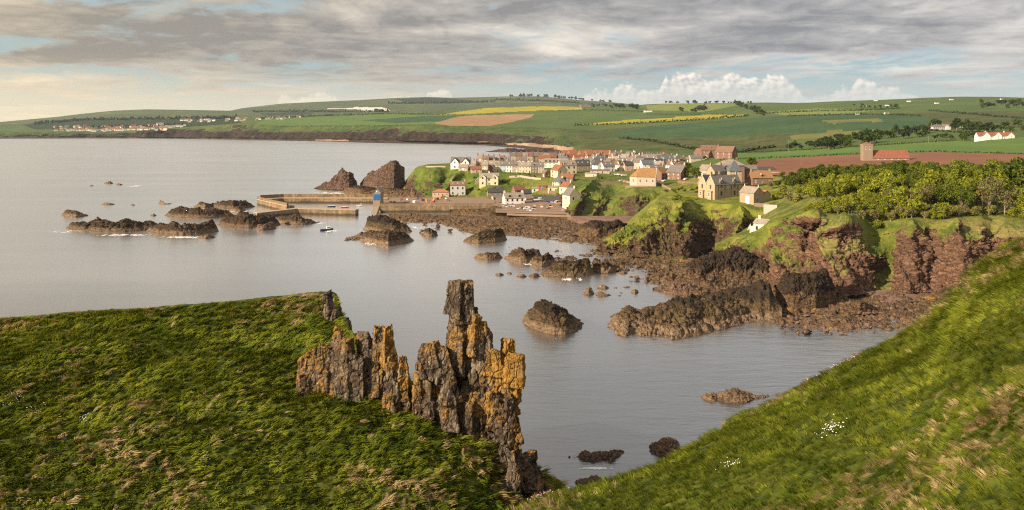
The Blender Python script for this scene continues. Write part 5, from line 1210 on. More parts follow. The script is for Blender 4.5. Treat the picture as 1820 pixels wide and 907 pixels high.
GV = ground_lookup(VP); GH = ground_lookup(HP); GK = ground_lookup(KP)
def on(G, px, row):
    f, fx, fr = G
    j = int(np.argmin((fx-px)**2+(fr-row)**2)); v = f[j]
    Y = v[1]; return Vector(((px-CX)/FPX*Y, Y, v[2]))
def wins(root, spec, wall_y=0.0, kind='std'):
    for x, z in spec: link('window', WIN[kind], root, (x, wall_y-0.012, z))
def house(name, loc, w, d, h, rot=0, wall='cream', roof='slate', pitch=42, floors=2, cols=3, chim=('L', 'R'), dorm=0, sky=0, cw='stone', door=True, kind='std',
          label=None, cat='house', group=None, gwin=True, trim=None, hip=(False, False), cross=(), dwall=None):
    root = empty(name, loc, math.radians(rot)); tag(root, label, cat, group)
    wo, ro, zr = gable_block(root, w, d, h, pitch, wall, roof, trim=trim, hipL=hip[0], hipR=hip[1])
    fh = h/max(floors, 1)
    dcol = cols//2
    for f in range(floors):
        for c in range(cols):
            x = -w/2+w*(c+0.5)/cols
            if f == 0 and door and c == dcol: link('door', DOOR[random.choice(['door', 'blue_door', 'black_timber', 'hull_white'])], root, (x, -0.012, 0)); continue
            link('window', WIN[kind], root, (x, -0.012, f*fh+0.32*fh))
    if gwin:
        for s in (-1, 1):
            if (s < 0 and not hip[0]) or (s > 0 and not hip[1]):
                for f in range(floors):
                    o = link('window', WIN[kind], root, (s*(w/2+0.012), d/2+random.choice((-1, 1))*d*0.16, f*fh+0.32*fh)); o.rotation_euler = (0, 0, s*math.pi/2)
    for c in chim:
        x = {'L': -w/2+0.6, 'R': w/2-0.6, 'C': 0.0, 'l': -w/4, 'r': w/4}[c]
        link('chimney', CHIM[cw], root, (x, d/2, zr))
    rh = zr-h; sl = math.radians(pitch)
    for k in range(dorm):
        x = -w/2+w*(k+0.5)/dorm
        link('dormer', dormer_mesh(dwall or wall, roof), root, (x, 0.55, h+0.28))
    for k in range(sky):
        x = -w/2+w*(k+0.5)/sky+random.uniform(-.4, .4); yy = d*0.26
        o = link('skylight', SKYL, root, (x, yy, h+yy*math.tan(sl)+0.22)); o.rotation_euler = (sl, 0, 0)
    for (x, cwid, proud) in cross:   # little front gables
        m = Mb(); gh = cwid/2*math.tan(math.radians(pitch))
        m.face([(x-cwid/2, -proud, -3), (x+cwid/2, -proud, -3), (x+cwid/2, -proud, h+0.4), (x, -proud, h+0.4+gh), (x-cwid/2, -proud, h+0.4)])
        m.face([(x-cwid/2, d/2, -3), (x-cwid/2, -proud, -3), (x-cwid/2, -proud, h+0.4), (x-cwid/2, d/2, h+0.4)]); m.face([(x+cwid/2, -proud, -3), (x+cwid/2, d/2, -3), (x+cwid/2, d/2, h+0.4), (x+cwid/2, -proud, h+0.4)])
        go = m.build('front_gable', wall, root)
        r = Mb(); e = 0.25
        for s in (-1, 1): r.slab((x, -proud-e, h+0.42+gh), (x+s*(cwid/2+e), -proud-e, h+0.42-e*0.8), (x+s*(cwid/2+e), d/2, h+0.42-e*0.8), (x, d/2, h+0.42+gh), 0.14*s)
        link('roof', r.mesh('roof', roof), go)
        if trim:
            b = Mb()
            for s in (-1, 1): b.slab((x, -proud-e-0.08, h+0.1+gh), (x+s*(cwid/2+e), -proud-e-0.08, h+0.1-e*0.8), (x+s*(cwid/2+e), -proud-e-0.08, h+0.55-e*0.8), (x, -proud-e-0.08, h+0.55+gh), 0.07)
            link('bargeboard', b.mesh('bargeboard', trim), go)
        link('window', WIN[kind], go, (x, -proud-0.012, h-0.5)); link('window', WIN[kind], go, (x, -proud-0.012, 0.9))
    return root

ORD = ['first', 'second', 'third', 'fourth', 'fifth', 'sixth', 'seventh', 'eighth', 'ninth', 'tenth', 'eleventh', 'twelfth', 'thirteenth', 'fourteenth', 'fifteenth', 'sixteenth', 'seventeenth', 'eighteenth', 'nineteenth', 'twentieth', 'twenty first', 'twenty second', 'twenty third', 'twenty fourth', 'twenty fifth', 'twenty sixth', 'twenty seventh', 'twenty eighth', 'twenty ninth', 'thirtieth']
WORD = dict(cream='cream', white='white', yellow='yellow', pink='pinkish', stone='stone', sand_stone='sandstone', red_wall='red', blue_wall='pale blue', grey_wall='grey', brown_wall='brown', harl='buff', brick='brick',
            slate='grey slate', slate_dark='dark slate', slate_blue='blue slate', slate_pale='pale slate', pantile='red tiled', orange_tile='orange tiled', rust_tile='rust red', ochre_tile='ochre tiled', brown_tile='brown tiled')
def terrace():
    units = [(841, 'pink', 'slate_pale'), (851, 'cream', 'slate_pale'), (861, 'cream', 'slate_pale'), (871.5, 'red_wall', 'slate_pale'), (882, 'cream', 'slate_pale'), (893, 'blue_wall', 'slate'), (904.5, 'white', 'slate'), (915.5, 'harl', 'slate'), (927, 'yellow', 'slate_pale'), (938.5, 'cream', 'slate_pale'), (950, 'brown_wall', 'slate'), (961.5, 'harl', 'slate')]
    for k, (px, wl, rf) in enumerate(units):
        row = 304.5+(px-841)/120*3.0
        p = on(GV, px, row); w = 10.8*p.y/FPX if k else 8*p.y/FPX
        house('terraced_house', p, w*1.02, 7.5, 5.6, -4, wl, rf, 43, 2, 2, ('L',), dorm=1 if k % 3 == 1 else 0, sky=1, cw='brick' if k % 2 else 'harl', label=f'{WORD[wl]} terraced house, {ORD[k]} from the left in the front terrace', group='front terrace of the village')
    for k in range(10):
        px = 853+k*9.6; row = 293.5+k*0.25; wl = ['white', 'cream', 'harl', 'white'][k % 4]; rf = ['slate_pale', 'brown_tile', 'slate'][k % 3]
        p = on(GV, px, row)
        house('terraced_house', p, 5.9, 7.5, 5.4, -4, wl, rf, 43, 2, 2, ('L',), dorm=1 if k % 2 else 0, sky=k % 2, cw='brick', label=f'{WORD[wl]} house, {ORD[k]} from the left in the second terrace row', group='second terrace of the village')
    for k in range(8):
        px = 912+k*10; row = 286.5; wl = ['harl', 'stone', 'cream'][k % 3]; rf = ['slate', 'brown_tile', 'slate_pale', 'rust_tile'][k % 4]
        p = on(GV, px, row)
        house('terraced_house', p, 7.0, 8.0, 4.6, 6, wl, rf, 42, 1, 2, ('L',), cw='brick', label=f'{WORD[wl]} house with {WORD[rf]} roof, {ORD[k]} from the left in the back row', group='back row of the village')
terrace()
def village():
    H = [ # px,row,w,d,h,rot,wall,roof,opts,label
     (818, 300, 17, 8, 5.2, -6, 'white', 'slate', dict(pitch=50, cross=((-4.6, 6.4, 1.0), (4.6, 6.4, 1.0)), trim='black_timber', chim=('l', 'r'), kind='dark', cols=4, cw='harl'), 'white house with twin black trimmed gables above the sea'),
     (823, 303.5, 8, 6, 2.8, -6, 'harl', 'slate_pale', dict(floors=1, chim=()), 'low buff annexe in front of the twin gabled white house'),
     (837, 302, 7, 7, 4.6, -70, 'yellow', 'slate_dark', dict(chim=('L',)), 'small pale yellow gabled house beside the twin gabled house'),
     (847, 307, 9, 6, 2.6, 8, 'pink', 'pantile', dict(floors=1, chim=()), 'low cottage with pink red roof at the head of the bank'),
     (869, 329.6, 15.5, 7.5, 5.6, 0, 'cream', 'slate_pale', dict(pitch=46, cross=((-5.0, 4.8, 0.8), (5.0, 4.8, 0.8)), trim='frame', chim=('C',), kind='dark', cols=3, cw='cream', sky=2), 'cream house with two front gables alone on the green bank'),
     (845, 327.5, 5, 5, 3.0, -85, 'stone', 'slate_dark', dict(floors=1, chim=(), trim='frame', cols=1), 'small dark gabled shed left of the cream house on the bank'),
     (813.5, 347.5, 12.2, 8, 8.2, 0, 'grey_wall', 'brown_tile', dict(floors=2, cols=3, chim=('L', 'R'), sky=3, kind='dark', cw='harl', pitch=38), 'tall plain white three storey house by the harbour'),
     (783, 350, 13, 8, 3.4, 0, 'pink', 'orange_tile', dict(floors=1, cols=4, chim=(), pitch=30, hip=(True, True)), 'low pinkish house with hipped orange roof left of the harbour'),
     (915, 366.5, 14.2, 7.5, 6.2, 14, 'white', 'slate_pale', dict(floors=2, cols=4, chim=('L', 'R'), dorm=2, kind='dark', cw='white', dwall='black_timber'), 'white house with pale roof and two dormers above the parked cars'),
     (887, 358.5, 9, 6, 3.0, 14, 'harl', 'slate', dict(floors=1, cols=4, chim=(), kind='dark', pitch=25), 'low flat roofed store left of the white quay house'),
     (925, 346, 9, 7, 3.6, 25, 'brick', 'pantile', dict(floors=1, chim=('R',), pitch=45), 'brick store with steep red roof behind the white quay house'),
     (881, 347, 12, 6, 2.2, 10, 'stone', 'slate_dark', dict(floors=1, chim=(), door=False), 'dark low shed with grey roof under the green bank'),
     (942, 359, 7, 6, 2.6, 35, 'harl', 'slate_pale', dict(floors=1, chim=(), pitch=40), 'small shed with pale steep roof right of the quay house'),
     (937, 352, 7, 6, 3.8, 20, 'slate_blue', 'slate_dark', dict(floors=1, chim=(), door=False), 'blue sided boat store behind the pale roofed shed'),
     (954.5, 342, 8, 4.5, 3.0, -6, 'yellow', 'slate_pale', dict(floors=1, cols=2, chim=(), pitch=25, kind='dark'), 'small yellow cottage left of two on the bank'),
     (964, 337, 6, 4, 2.6, -6, 'red_wall', 'rust_tile', dict(floors=1, cols=1, chim=(), pitch=20), 'dark red hut behind the small yellow cottage'),
     (983, 341, 8, 5, 3.4, -6, 'yellow', 'slate_pale', dict(floors=1, cols=2, chim=(), pitch=20, kind='dark'), 'yellow flat fronted cottage right of two on the bank'),
     (988, 332.5, 9, 7, 4.2, -58, 'cream', 'slate_blue', dict(chim=('L', 'R'), cw='cream', kind='dark'), 'cream gabled cottage with blue slate roof on the bank'),
     (1001, 343, 10, 7.5, 4.2, -60, 'cream', 'pantile', dict(chim=('R',), cw='cream', floors=1, cols=2, kind='dark'), 'cream gabled cottage with red roof below the blue slated one'),
     (1007, 324, 10, 6.5, 3.6, -18, 'brick', 'pantile', dict(floors=1, chim=('L',), pitch=40), 'brick cottage with red roof at the top of the bank path'),
     (1006, 368, 9, 8.5, 8.0, -62, 'cream', 'slate', dict(chim=('R',), cw='cream', cols=1, kind='dark', pitch=48, gwin=True), 'tall cream gabled house against the foot of the chapel knoll'),
     (985, 315.5, 11, 9, 6.0, -62, 'yellow', 'pantile', dict(chim=('R',), cw='brick', kind='dark', cols=2, pitch=44), 'cream house with red roof and gable at the end of the terrace'),
     (966, 314, 5, 5, 3.4, -62, 'brown_wall', 'slate', dict(chim=(), cols=1, floors=1), 'small brown porch house before the cream gabled end house'),
     (1011, 311.5, 14, 9, 7.4, 18, 'cream', 'slate_pale', dict(chim=('L', 'R'), cw='cream', kind='dark', cols=3, dorm=2), 'large cream house with pale dormered roof in the village centre'),
     (1037, 304, 13, 9, 4.6, 12, 'stone', 'slate_dark', dict(chim=('L',), cw='harl', floors=1, cols=3, sky=3, pitch=46), 'stone house with big dark slate roof and skylights'),
     (1057, 303, 8, 9, 4.8, -62, 'white', 'slate_dark', dict(chim=('R',), cw='white', cols=1), 'narrow white gabled house right of the dark roofed house'),
     (1066, 308.5, 16, 5, 2.4, -8, 'harl', 'brown_tile', dict(floors=1, chim=(), pitch=18, cols=4), 'long low buff outbuilding on the knoll edge'),
     (1050, 314, 10, 4, 2.6, -30, 'harl', 'slate_pale', dict(floors=1, chim=(), pitch=15, cols=2), 'buff walled outbuilding at the brow of the knoll'),
     (988, 297.5, 22, 8, 4.6, -4, 'white', 'slate_pale', dict(chim=('L', 'C', 'R'), cw='brick', dorm=6, dwall='black_timber', cols=6), 'long pale roofed row with a line of black dormers'),
     (968, 291, 12, 8, 4.4, -4, 'harl', 'pantile', dict(chim=('L', 'R'), cw='brick'), 'house with pinkish red roof behind the front terrace'),
     (983, 286, 12, 8, 4.2, 20, 'cream', 'slate', dict(chim=('R',)), 'house with pale grey roof behind the red roofed one'),
     (1012, 287, 14, 8, 4.0, 14, 'harl', 'rust_tile', dict(chim=('L',), cw='brick', floors=1), 'long rust red roof in front of the bright orange roofs'),
     (1032, 289, 12, 8, 4.0, 14, 'harl', 'rust_tile', dict(chim=('R',), cw='brick', floors=1), 'second rust red roof right of the long one'),
     (1010, 281, 11, 10, 4.0, 28, 'brown_wall', 'orange_tile', dict(chim=(), pitch=46, sky=0, cols=2), 'leftmost house of the bright orange roofs'),
     (1021, 281, 10, 10, 4.0, 28, 'brown_wall', 'orange_tile', dict(chim=(), pitch=46, cols=2), 'second house of the bright orange roofs'),
     (1040, 281, 10, 10, 4.0, 28, 'brown_wall', 'orange_tile', dict(chim=(), pitch=46, cols=2), 'third house of the bright orange roofs'),
     (1051, 281, 9, 10, 4.0, 28, 'brown_wall', 'orange_tile', dict(chim=(), pitch=46, cols=2), 'fourth house of the bright orange roofs'),
     (1069, 282, 11, 10, 4.0, 28, 'brown_wall', 'orange_tile', dict(chim=(), pitch=46, cols=2), 'fifth house of the bright orange roofs'),
     (1080, 282, 10, 10, 4.0, 28, 'brown_wall', 'orange_tile', dict(chim=(), pitch=46, cols=2), 'rightmost house of the bright orange roofs'),
     (1050, 293, 9, 8, 4.8, -58, 'white', 'slate', dict(chim=('R',), cw='cream'), 'white gabled house below the orange roofs'),
     (1062, 296, 13, 9, 4.0, 20, 'stone', 'slate_blue', dict(chim=('L',), cw='harl', floors=1), 'stone house with wide slate roof in the village centre'),
     (1079, 298, 9, 8, 4.6, -55, 'cream', 'slate', dict(chim=('R',), cw='cream'), 'cream gabled house right of the wide slate roof'),
     (1089, 293, 10, 8, 4.6, -52, 'white', 'slate_pale', dict(chim=('R', 'L'), cw='cream'), 'white house with pale roof behind the chapel knoll green'),
     (1095, 303, 10, 8, 4.8, -52, 'cream', 'brown_tile', dict(chim=('R',), cw='cream', cols=2), 'cream house with brown roof above the parked cars on the knoll'),
     (1110, 305, 9, 7, 5.4, 14, 'yellow', 'slate_dark', dict(chim=('R',), cw='cream', cols=2), 'pale yellow shop with dark roof left of the chapel'),
     (1119, 304.5, 8, 7, 5.2, 14, 'pink', 'slate_dark', dict(chim=('R',), cw='cream', cols=2), 'pinkish house with dark roof next to the yellow shop'),
     (1132, 302, 10, 8, 6.0, -50, 'pink', 'slate', dict(chim=('R',), cw='brick'), 'pink gabled house just behind the chapel roof'),
     (1096, 279, 14, 8, 4.0, 10, 'white', 'slate', dict(chim=('L', 'C', 'R'), cw='cream', floors=1, cols=4), 'white walled row with grey roof and three chimneys'),
     (1116, 280.5, 11, 8, 4.2, -52, 'cream', 'slate', dict(chim=('R',), cw='cream'), 'cream gable house at the right end of the three chimney row'),
     (1108, 289, 10, 8, 4.2, -45, 'harl', 'slate_pale', dict(chim=('R',)), 'buff house with pale roof in the middle of the village'),
     (1131, 286, 12, 8, 3.8, 12, 'harl', 'slate_dark', dict(chim=('L', 'R'), cw='brick', floors=1), 'house with dark roof behind the pink gable'),
     (1148, 289, 10, 8, 4.6, -45, 'stone', 'slate', dict(chim=('R',), cw='brick', sky=1), 'stone house with skylight left of the big grey gable'),
     (1163, 292, 13, 10, 4.8, -52, 'stone', 'slate', dict(chim=('C', 'R'), cw='brick', cols=2), 'large grey stone gable house above the chapel'),
     (1184, 291.5, 16, 9, 4.4, 8, 'stone', 'slate_blue', dict(chim=('C', 'R'), cw='brick', floors=1, cols=4, sky=2), 'wide stone house with blue slate roof behind the stone hall'),
     (1200, 292.5, 14, 9, 4.4, 8, 'brown_wall', 'slate_blue', dict(chim=('L',), cw='brick', floors=1, cols=3), 'brown house with blue slate roof beside the big tree'),
     (1164, 281, 16, 9, 4.0, 6, 'harl', 'brown_tile', dict(chim=('L', 'R'), floors=1), 'brown roofed house at the back left of the brown row'),
     (1184, 281, 16, 9, 4.0, 6, 'harl', 'brown_tile', dict(chim=('C',), floors=1), 'brown roofed house in the middle of the back brown row'),
     (1205, 281.5, 16, 9, 4.0, 6, 'white', 'brown_tile', dict(chim=('C',), floors=1, cols=4), 'brown roofed house with white walls at the right of the back row'),
     (1218.5, 279, 6, 6, 5.0, -50, 'white', 'slate', dict(chim=('R',), cw='white', cols=1), 'small white gable house with tall white chimney'),
     (1152, 303, 10, 8, 5.6, 12, 'white', 'slate_blue', dict(chim=(), cols=2, trim='frame'), 'white gabled house with blue roof behind the chapel'),
     (1168, 305, 10, 7, 5.0, -30, 'cream', 'slate_pale', dict(chim=('R',), cw='brick', sky=2), 'cream house with pale skylit roof between chapel and hall'),
     (1182, 320, 8, 9, 5.2, 40, 'brick', 'ochre_tile', dict(chim=(), cols=2, kind='dark'), 'brick wing with ochre roof left of the stone hall'),
     (1197, 319.5, 12, 11, 5.4, -42, 'brown_wall', 'slate', dict(chim=('C',), cw='brick', kind='small', trim='frame', cols=3), 'brown stone hall with wide gable right of the chapel'),
    ]
    for (px, row, w, d, h, rot, wl, rf, op, lab) in H:
        house('village_house', on(GV, px, row), w, d, h, rot, wl, rf, label=lab, group='village houses', **op)
    R = [(1246, 283.5, 16, 12, 5.0, -40, 'brick', 'brown_tile', dict(chim=('R',), cw='brick'), 'brown brick house with steep gable left in the brown estate'),
         (1262, 281, 16, 10, 8.0, -5, 'brick', 'brown_tile', dict(chim=(), cols=3), 'tall brown brick block in the middle of the brown estate'),
         (1286, 282, 17, 12, 6.0, -40, 'brick', 'brown_tile', dict(chim=('L',), cw='brick'), 'brown brick house with lit roof at the right of the brown estate'),
         (1240, 286.5, 14, 6, 2.6, 5, 'harl', 'slate', dict(chim=(), floors=1, cols=2), 'low garage block in front of the brown estate')]
    for (px, row, w, d, h, rot, wl, rf, op, lab) in R:
        p = land_at(px, row, 300); Yp = p.y
        house('estate_house', p, w, d, h, rot, wl, rf, label=lab, group='brown brick estate', **op)
village()


def infill():
    r = random.Random(77); n = 0
    spots = [(1043, 298), (1072, 291), (1083, 304), (1100, 296), (1122, 295), (1140, 294), (1138, 281), (1154, 281.5), (1174, 286), (1194, 286.5), (1212, 287.5), (1066, 287), (1056, 287), (998, 293), (1003, 302), (1086, 286), (1126, 289.5), (1158, 297), (1176, 299), (1190, 302), (1205, 301), (1024, 296), (1033, 296.5), (995, 288), (1142, 287), (1075, 303), (1112, 300), (1205, 309), (1168, 312)]
    for px, row in sorted(spots):
        wl = r.choice(['white', 'cream', 'stone', 'harl', 'white', 'grey_wall']); rf = r.choice(['slate', 'slate_pale', 'slate', 'slate_dark', 'slate_blue', 'brown_tile'])
        rot = r.choice([-50, -46, 12, 16, 20, -54])
        house('infill_house', on(GV, px, row), r.uniform(8, 11), 7.5, r.uniform(3.8, 4.8), rot, wl, rf, 43, 2, 2, r.choice([('L',), ('R',), ('L', 'R')]), sky=r.choice([0, 1, 2]), cw=r.choice(['harl', 'brick', 'cream']),
              label=f'{WORD[wl]} house with {WORD[rf]} roof, {ORD[n]} from the left in the inner lanes', group='houses in the inner lanes')
        n += 1
infill()

# ------------------------------------------------------------------ the chapel hall with its many-sided end
def chapel():
    p = on(GV, 1146, 331.5); p.z += 0.2
    root = empty('chapel_hall', p, math.radians(-14)); tag(root, 'pale hall with many sided end and orange tiled roof on the knoll', 'hall')
    h = 6.6; L = 7.5; D = 10.5; hw = D/2
    plan = [(L, 0), (L, D), (-L+2, D), (-L-3.2, hw+2.6), (-L-3.2, hw-2.6), (-L+2, 0)]
    m = Mb(); b = plan[::-1]
    n = len(plan)
    for i in range(n):
        (x0, y0), (x1, y1) = plan[i], plan[(i+1) % n]
        m.face([(x1, y1, -3), (x0, y0, -3), (x0, y0, h), (x1, y1, h)])
    m.face([(L, 0, h), (L, D, h), (L, hw, h+5.6)])
    m.build('wall', 'harl', root)
    r = Mb(); e = 0.35; ap = (-L+3.2, hw, h+5.7); rd = (L+0.1, hw, h+5.7)
    def off(p_, k=1.05): return (p_[0]*1.03, hw+(p_[1]-hw)*1.07, h-0.25)
    q = [off(a) for a in plan]
    r.slab(q[5], (L+0.1, q[0][1], q[0][2]), rd, ap, 0.16); r.slab((L+0.1, q[1][1], q[1][2]), q[2], ap, rd, 0.16)
    for a, b_ in ((2, 3), (3, 4), (4, 5)):
        A, B = Vector(q[a]), Vector(q[b_]); r.slab(A, B, ap, (ap[0]+0.01, ap[1], ap[2]), 0.16)
    r.build('roof', 'ochre_tile', root)
    g = Mb(); g.slab((L+0.16, -0.6, h-0.5), (L+0.16, hw, h+5.5), (L+0.16, hw, h+6.0), (L+0.16, -0.6, h+0.1), 0.15); g.slab((L+0.16, D+0.6, h-0.5), (L+0.16, hw, h+5.5), (L+0.16, hw, h+6.0), (L+0.16, D+0.6, h+0.1), 0.15)
    g.build('bargeboard', 'frame', root)
    for x in (-3.2, 1.2, 5.4): link('window', WIN['tall'], root, (x, -0.012, 2.6))
    for i in (2, 3, 4):
        (x0, y0), (x1, y1) = plan[i], plan[(i+1) % n]; mx, my = (x0+x1)/2, (y0+y1)/2
        nx_, ny_ = -(y1-y0), (x1-x0); l = math.hypot(nx_, ny_); nx_, ny_ = nx_/l, ny_/l
        if (mx-0)*nx_+(my-hw)*ny_ < 0: nx_, ny_ = -nx_, -ny_
        o = link('window', WIN['tall'], root, (mx+nx_*0.012, my+ny_*0.012, 2.6)); o.rotation_euler = (0, 0, math.atan2(nx_, -ny_))
    link('door', DOOR['door'], root, (L+0.012, 3, 0)).rotation_euler = (0, 0, math.pi/2)
    # buttressed foundation wall
    m = Mb(); m.box(-L-6.0, L-1, -1.0, -0.4, -3.0, 0.3); m.build('terrace_wall', 'stone', root)
chapel()

# ------------------------------------------------------------------ big sandstone house on the lawn
def big_house():
    p = on(GH, 1294, 352.0); p.z += 0.1
    root = empty('sandstone_villa', p, math.radians(27)); tag(root, 'large sandstone house with steep gables on the sunlit lawn', 'house')
    w, d, h, pt = 18.5, 6.6, 7.3, 54
    gable_block(root, w, d, h, pt, 'sand_stone', 'slate', trim='cream')
    gable_block(root, w*0.8, d, h, pt, 'sand_stone', 'slate_dark', y0=d+0.02, x0=-w*0.1, trim='cream')
    rh = d/2*math.tan(math.radians(pt))
    for x in (-4.6, 4.6):   # wall-head dormers
        m = Mb(); m.box(-1.0, 1.0, -0.04, 2.6, h-1.2, h+1.0, 0); m.face([(-1.0, -0.04, h+1.0), (1.0, -0.04, h+1.0), (0, -0.04, h+2.6)], 0)
        for s in (-1, 1): m.slab((0, -0.3, h+2.75), (s*1.3, -0.3, h+0.75), (s*1.3, 3.2, h+0.75), (0, 3.2, h+2.75), 0.13*s, 1)
        m.box(-0.12, 0.12, -0.35, -0.1, h+2.4, h+3.5, 2)
        o = m.build('dormer', ['sand_stone', 'slate', 'cream'], root, (x, 0, 0)); link('window', WIN['stone'], o, (0, -0.055, h-1.7))
        link('window', WIN['stone'], root, (x, -0.012, 1.2))
    for x in (-6.8, -2.2, 2.2, 6.8):
        m = Mb(); m.tube((x, -0.14, -1), (x, -0.14, h), 0.1, 0.1, 6); m.build('downpipe', 'rubber', root)
    link('window', WIN['small'], root, (0, -0.012, 5.3))
    for yy in (d/2, d*1.5):   # the lit gable ends, each with a bay
        for z in (1.0, 4.6):
            o = link('window', WIN['stone'], root, (-w/2-0.02, yy, z)); o.rotation_euler = (0, 0, -math.pi/2)
        m = Mb(); m.box(-w/2-1.1, -w/2-0.02, yy-1.6, yy+1.6, -1, 3.4); m.slab((-w/2-1.3, yy-1.8, 3.4), (-w/2-0.02, yy-1.8, 3.9), (-w/2-0.02, yy+1.8, 3.9), (-w/2-1.3, yy+1.8, 3.4), -0.14)
        b = m.build('bay', 'sand_stone', root); o = link('window', WIN['tall'], b, (-w/2-1.13, yy, 0.7)); o.rotation_euler = (0, 0, -math.pi/2)
    for x in (w/2-0.5, -w/2+0.4): link('chimney', CHIM['sand_stone'], root, (x, d/2, h+rh))
    for x in (-3, 3): link('chimney', CHIM['sand_stone'], root, (x, d*1.5, h+rh))
big_house()
def lodge():
    p = on(GH, 1330, 365.5); p.z = at_z(1330, 363, 19.8).z
    p = at_z(1327, 363.5, 19.7)
    root = empty('stone_lodge', p, math.radians(-56)); tag(root, 'small pale stone lodge with arched window right of the sandstone house', 'house')
    wo, ro, zr = gable_block(root, 9.0, 7.6, 6.0, 38, 'sand_stone', 'slate_pale', trim='cream', base=-4)
    o = link('window', WIN['tall'], root, (4.51, 3.0, 1.3)); o.rotation_euler = (0, 0, math.pi/2)
    m = Mb(); m.box(-1.1, 1.1, -0.08, 0.02, 0, 4.3, 0); m.box(-0.9, -0.04, -0.12, -0.07, 0.05, 4.1, 0); m.box(0.04, 0.9, -0.12, -0.07, 0.05, 4.1, 0)
    m.build('door', 'frame', root, (0.6, -0.012, 0))
    for x in (-4.3, 4.3): 
        m = Mb(); m.tube((0, 0, -0.3), (0, 0, 1.2), 0.28, 0.16, 6); m.build('finial', 'cream', root, (x, 3.8, zr))
    gable_block(root, 4.5, 6.0, 4.6, 38, 'sand_stone', 'ochre_tile', y0=7.62, x0=2.0)
    # garden wall in front
    w = empty('garden_wall', at_z(1346, 368.5, 19.0), math.radians(-20)); tag(w, 'rough stone garden wall in front of the small stone lodge', 'wall')
    m = Mb(); m.box(-1.5, 5.5, 0, 0.5, -3, 1.7); m.build('stonework', 'stone', w); m = Mb(); m.box(-1.55, 5.55, -0.08, 0.58, 1.702, 1.85); m.build('coping', 'harl', w)
    w = empty('garden_wall', at_z(1370, 376, 18.4), math.radians(-35)); tag(w, 'short pale wall on the bank above the cliff cottage', 'wall')
    m = Mb(); m.box(-3.5, 3.0, 0, 0.5, -3, 3.2); m.build('stonework', 'harl', w); m = Mb(); m.box(-3.55, 3.05, -0.08, 0.58, 3.202, 3.35); m.build('coping', 'stone', w)
lodge()
def cottage():
    p = at_z(1351, 414.0, 13.6)
    root = house('cliff_cottage', p, 6.4, 5.0, 4.0, -48, 'cream', 'slate_pale', 36, 1, 2, ('l',), cw='cream', door=False, kind='dark', label='tiny cream cottage perched on the grassy cliff', cat='house')
    m = Mb(); m.box(-5.4, -3.3, 0.6, 3.4, -3, 2.2); m.build('lean_to', 'cream', root)
cottage()
for k, (a, b, lab) in enumerate([((1326, 418, 11.0), (1334, 402, 14.2), 'white railing steps beside the cliff cottage'), ((1376, 398, 16.2), (1384, 391, 18), 'short white fence right of the cliff cottage')]):
    A, B = at_z(*a), at_z(*b); root = empty('path_fence', A); tag(root, lab, 'fence')
    m = Mb(); 
    for t in range(7):
        q = (B-A)*(t/6); m = Mb(); m.box(q.x-0.08, q.x+0.08, q.y-0.08, q.y+0.08, q.z-1.0, q.z+1.1); m.build('post', 'frame', root)
    m = Mb(); m.tube((0, 0, 1.0), tuple((B-A)+Vector((0, 0, 1.0))), 0.09, 0.09); m.build('rail', 'frame', root); m = Mb(); m.tube((0, 0, 0.5), tuple((B-A)+Vector((0, 0, 0.5))), 0.07, 0.07); m.build('rail', 'frame', root)

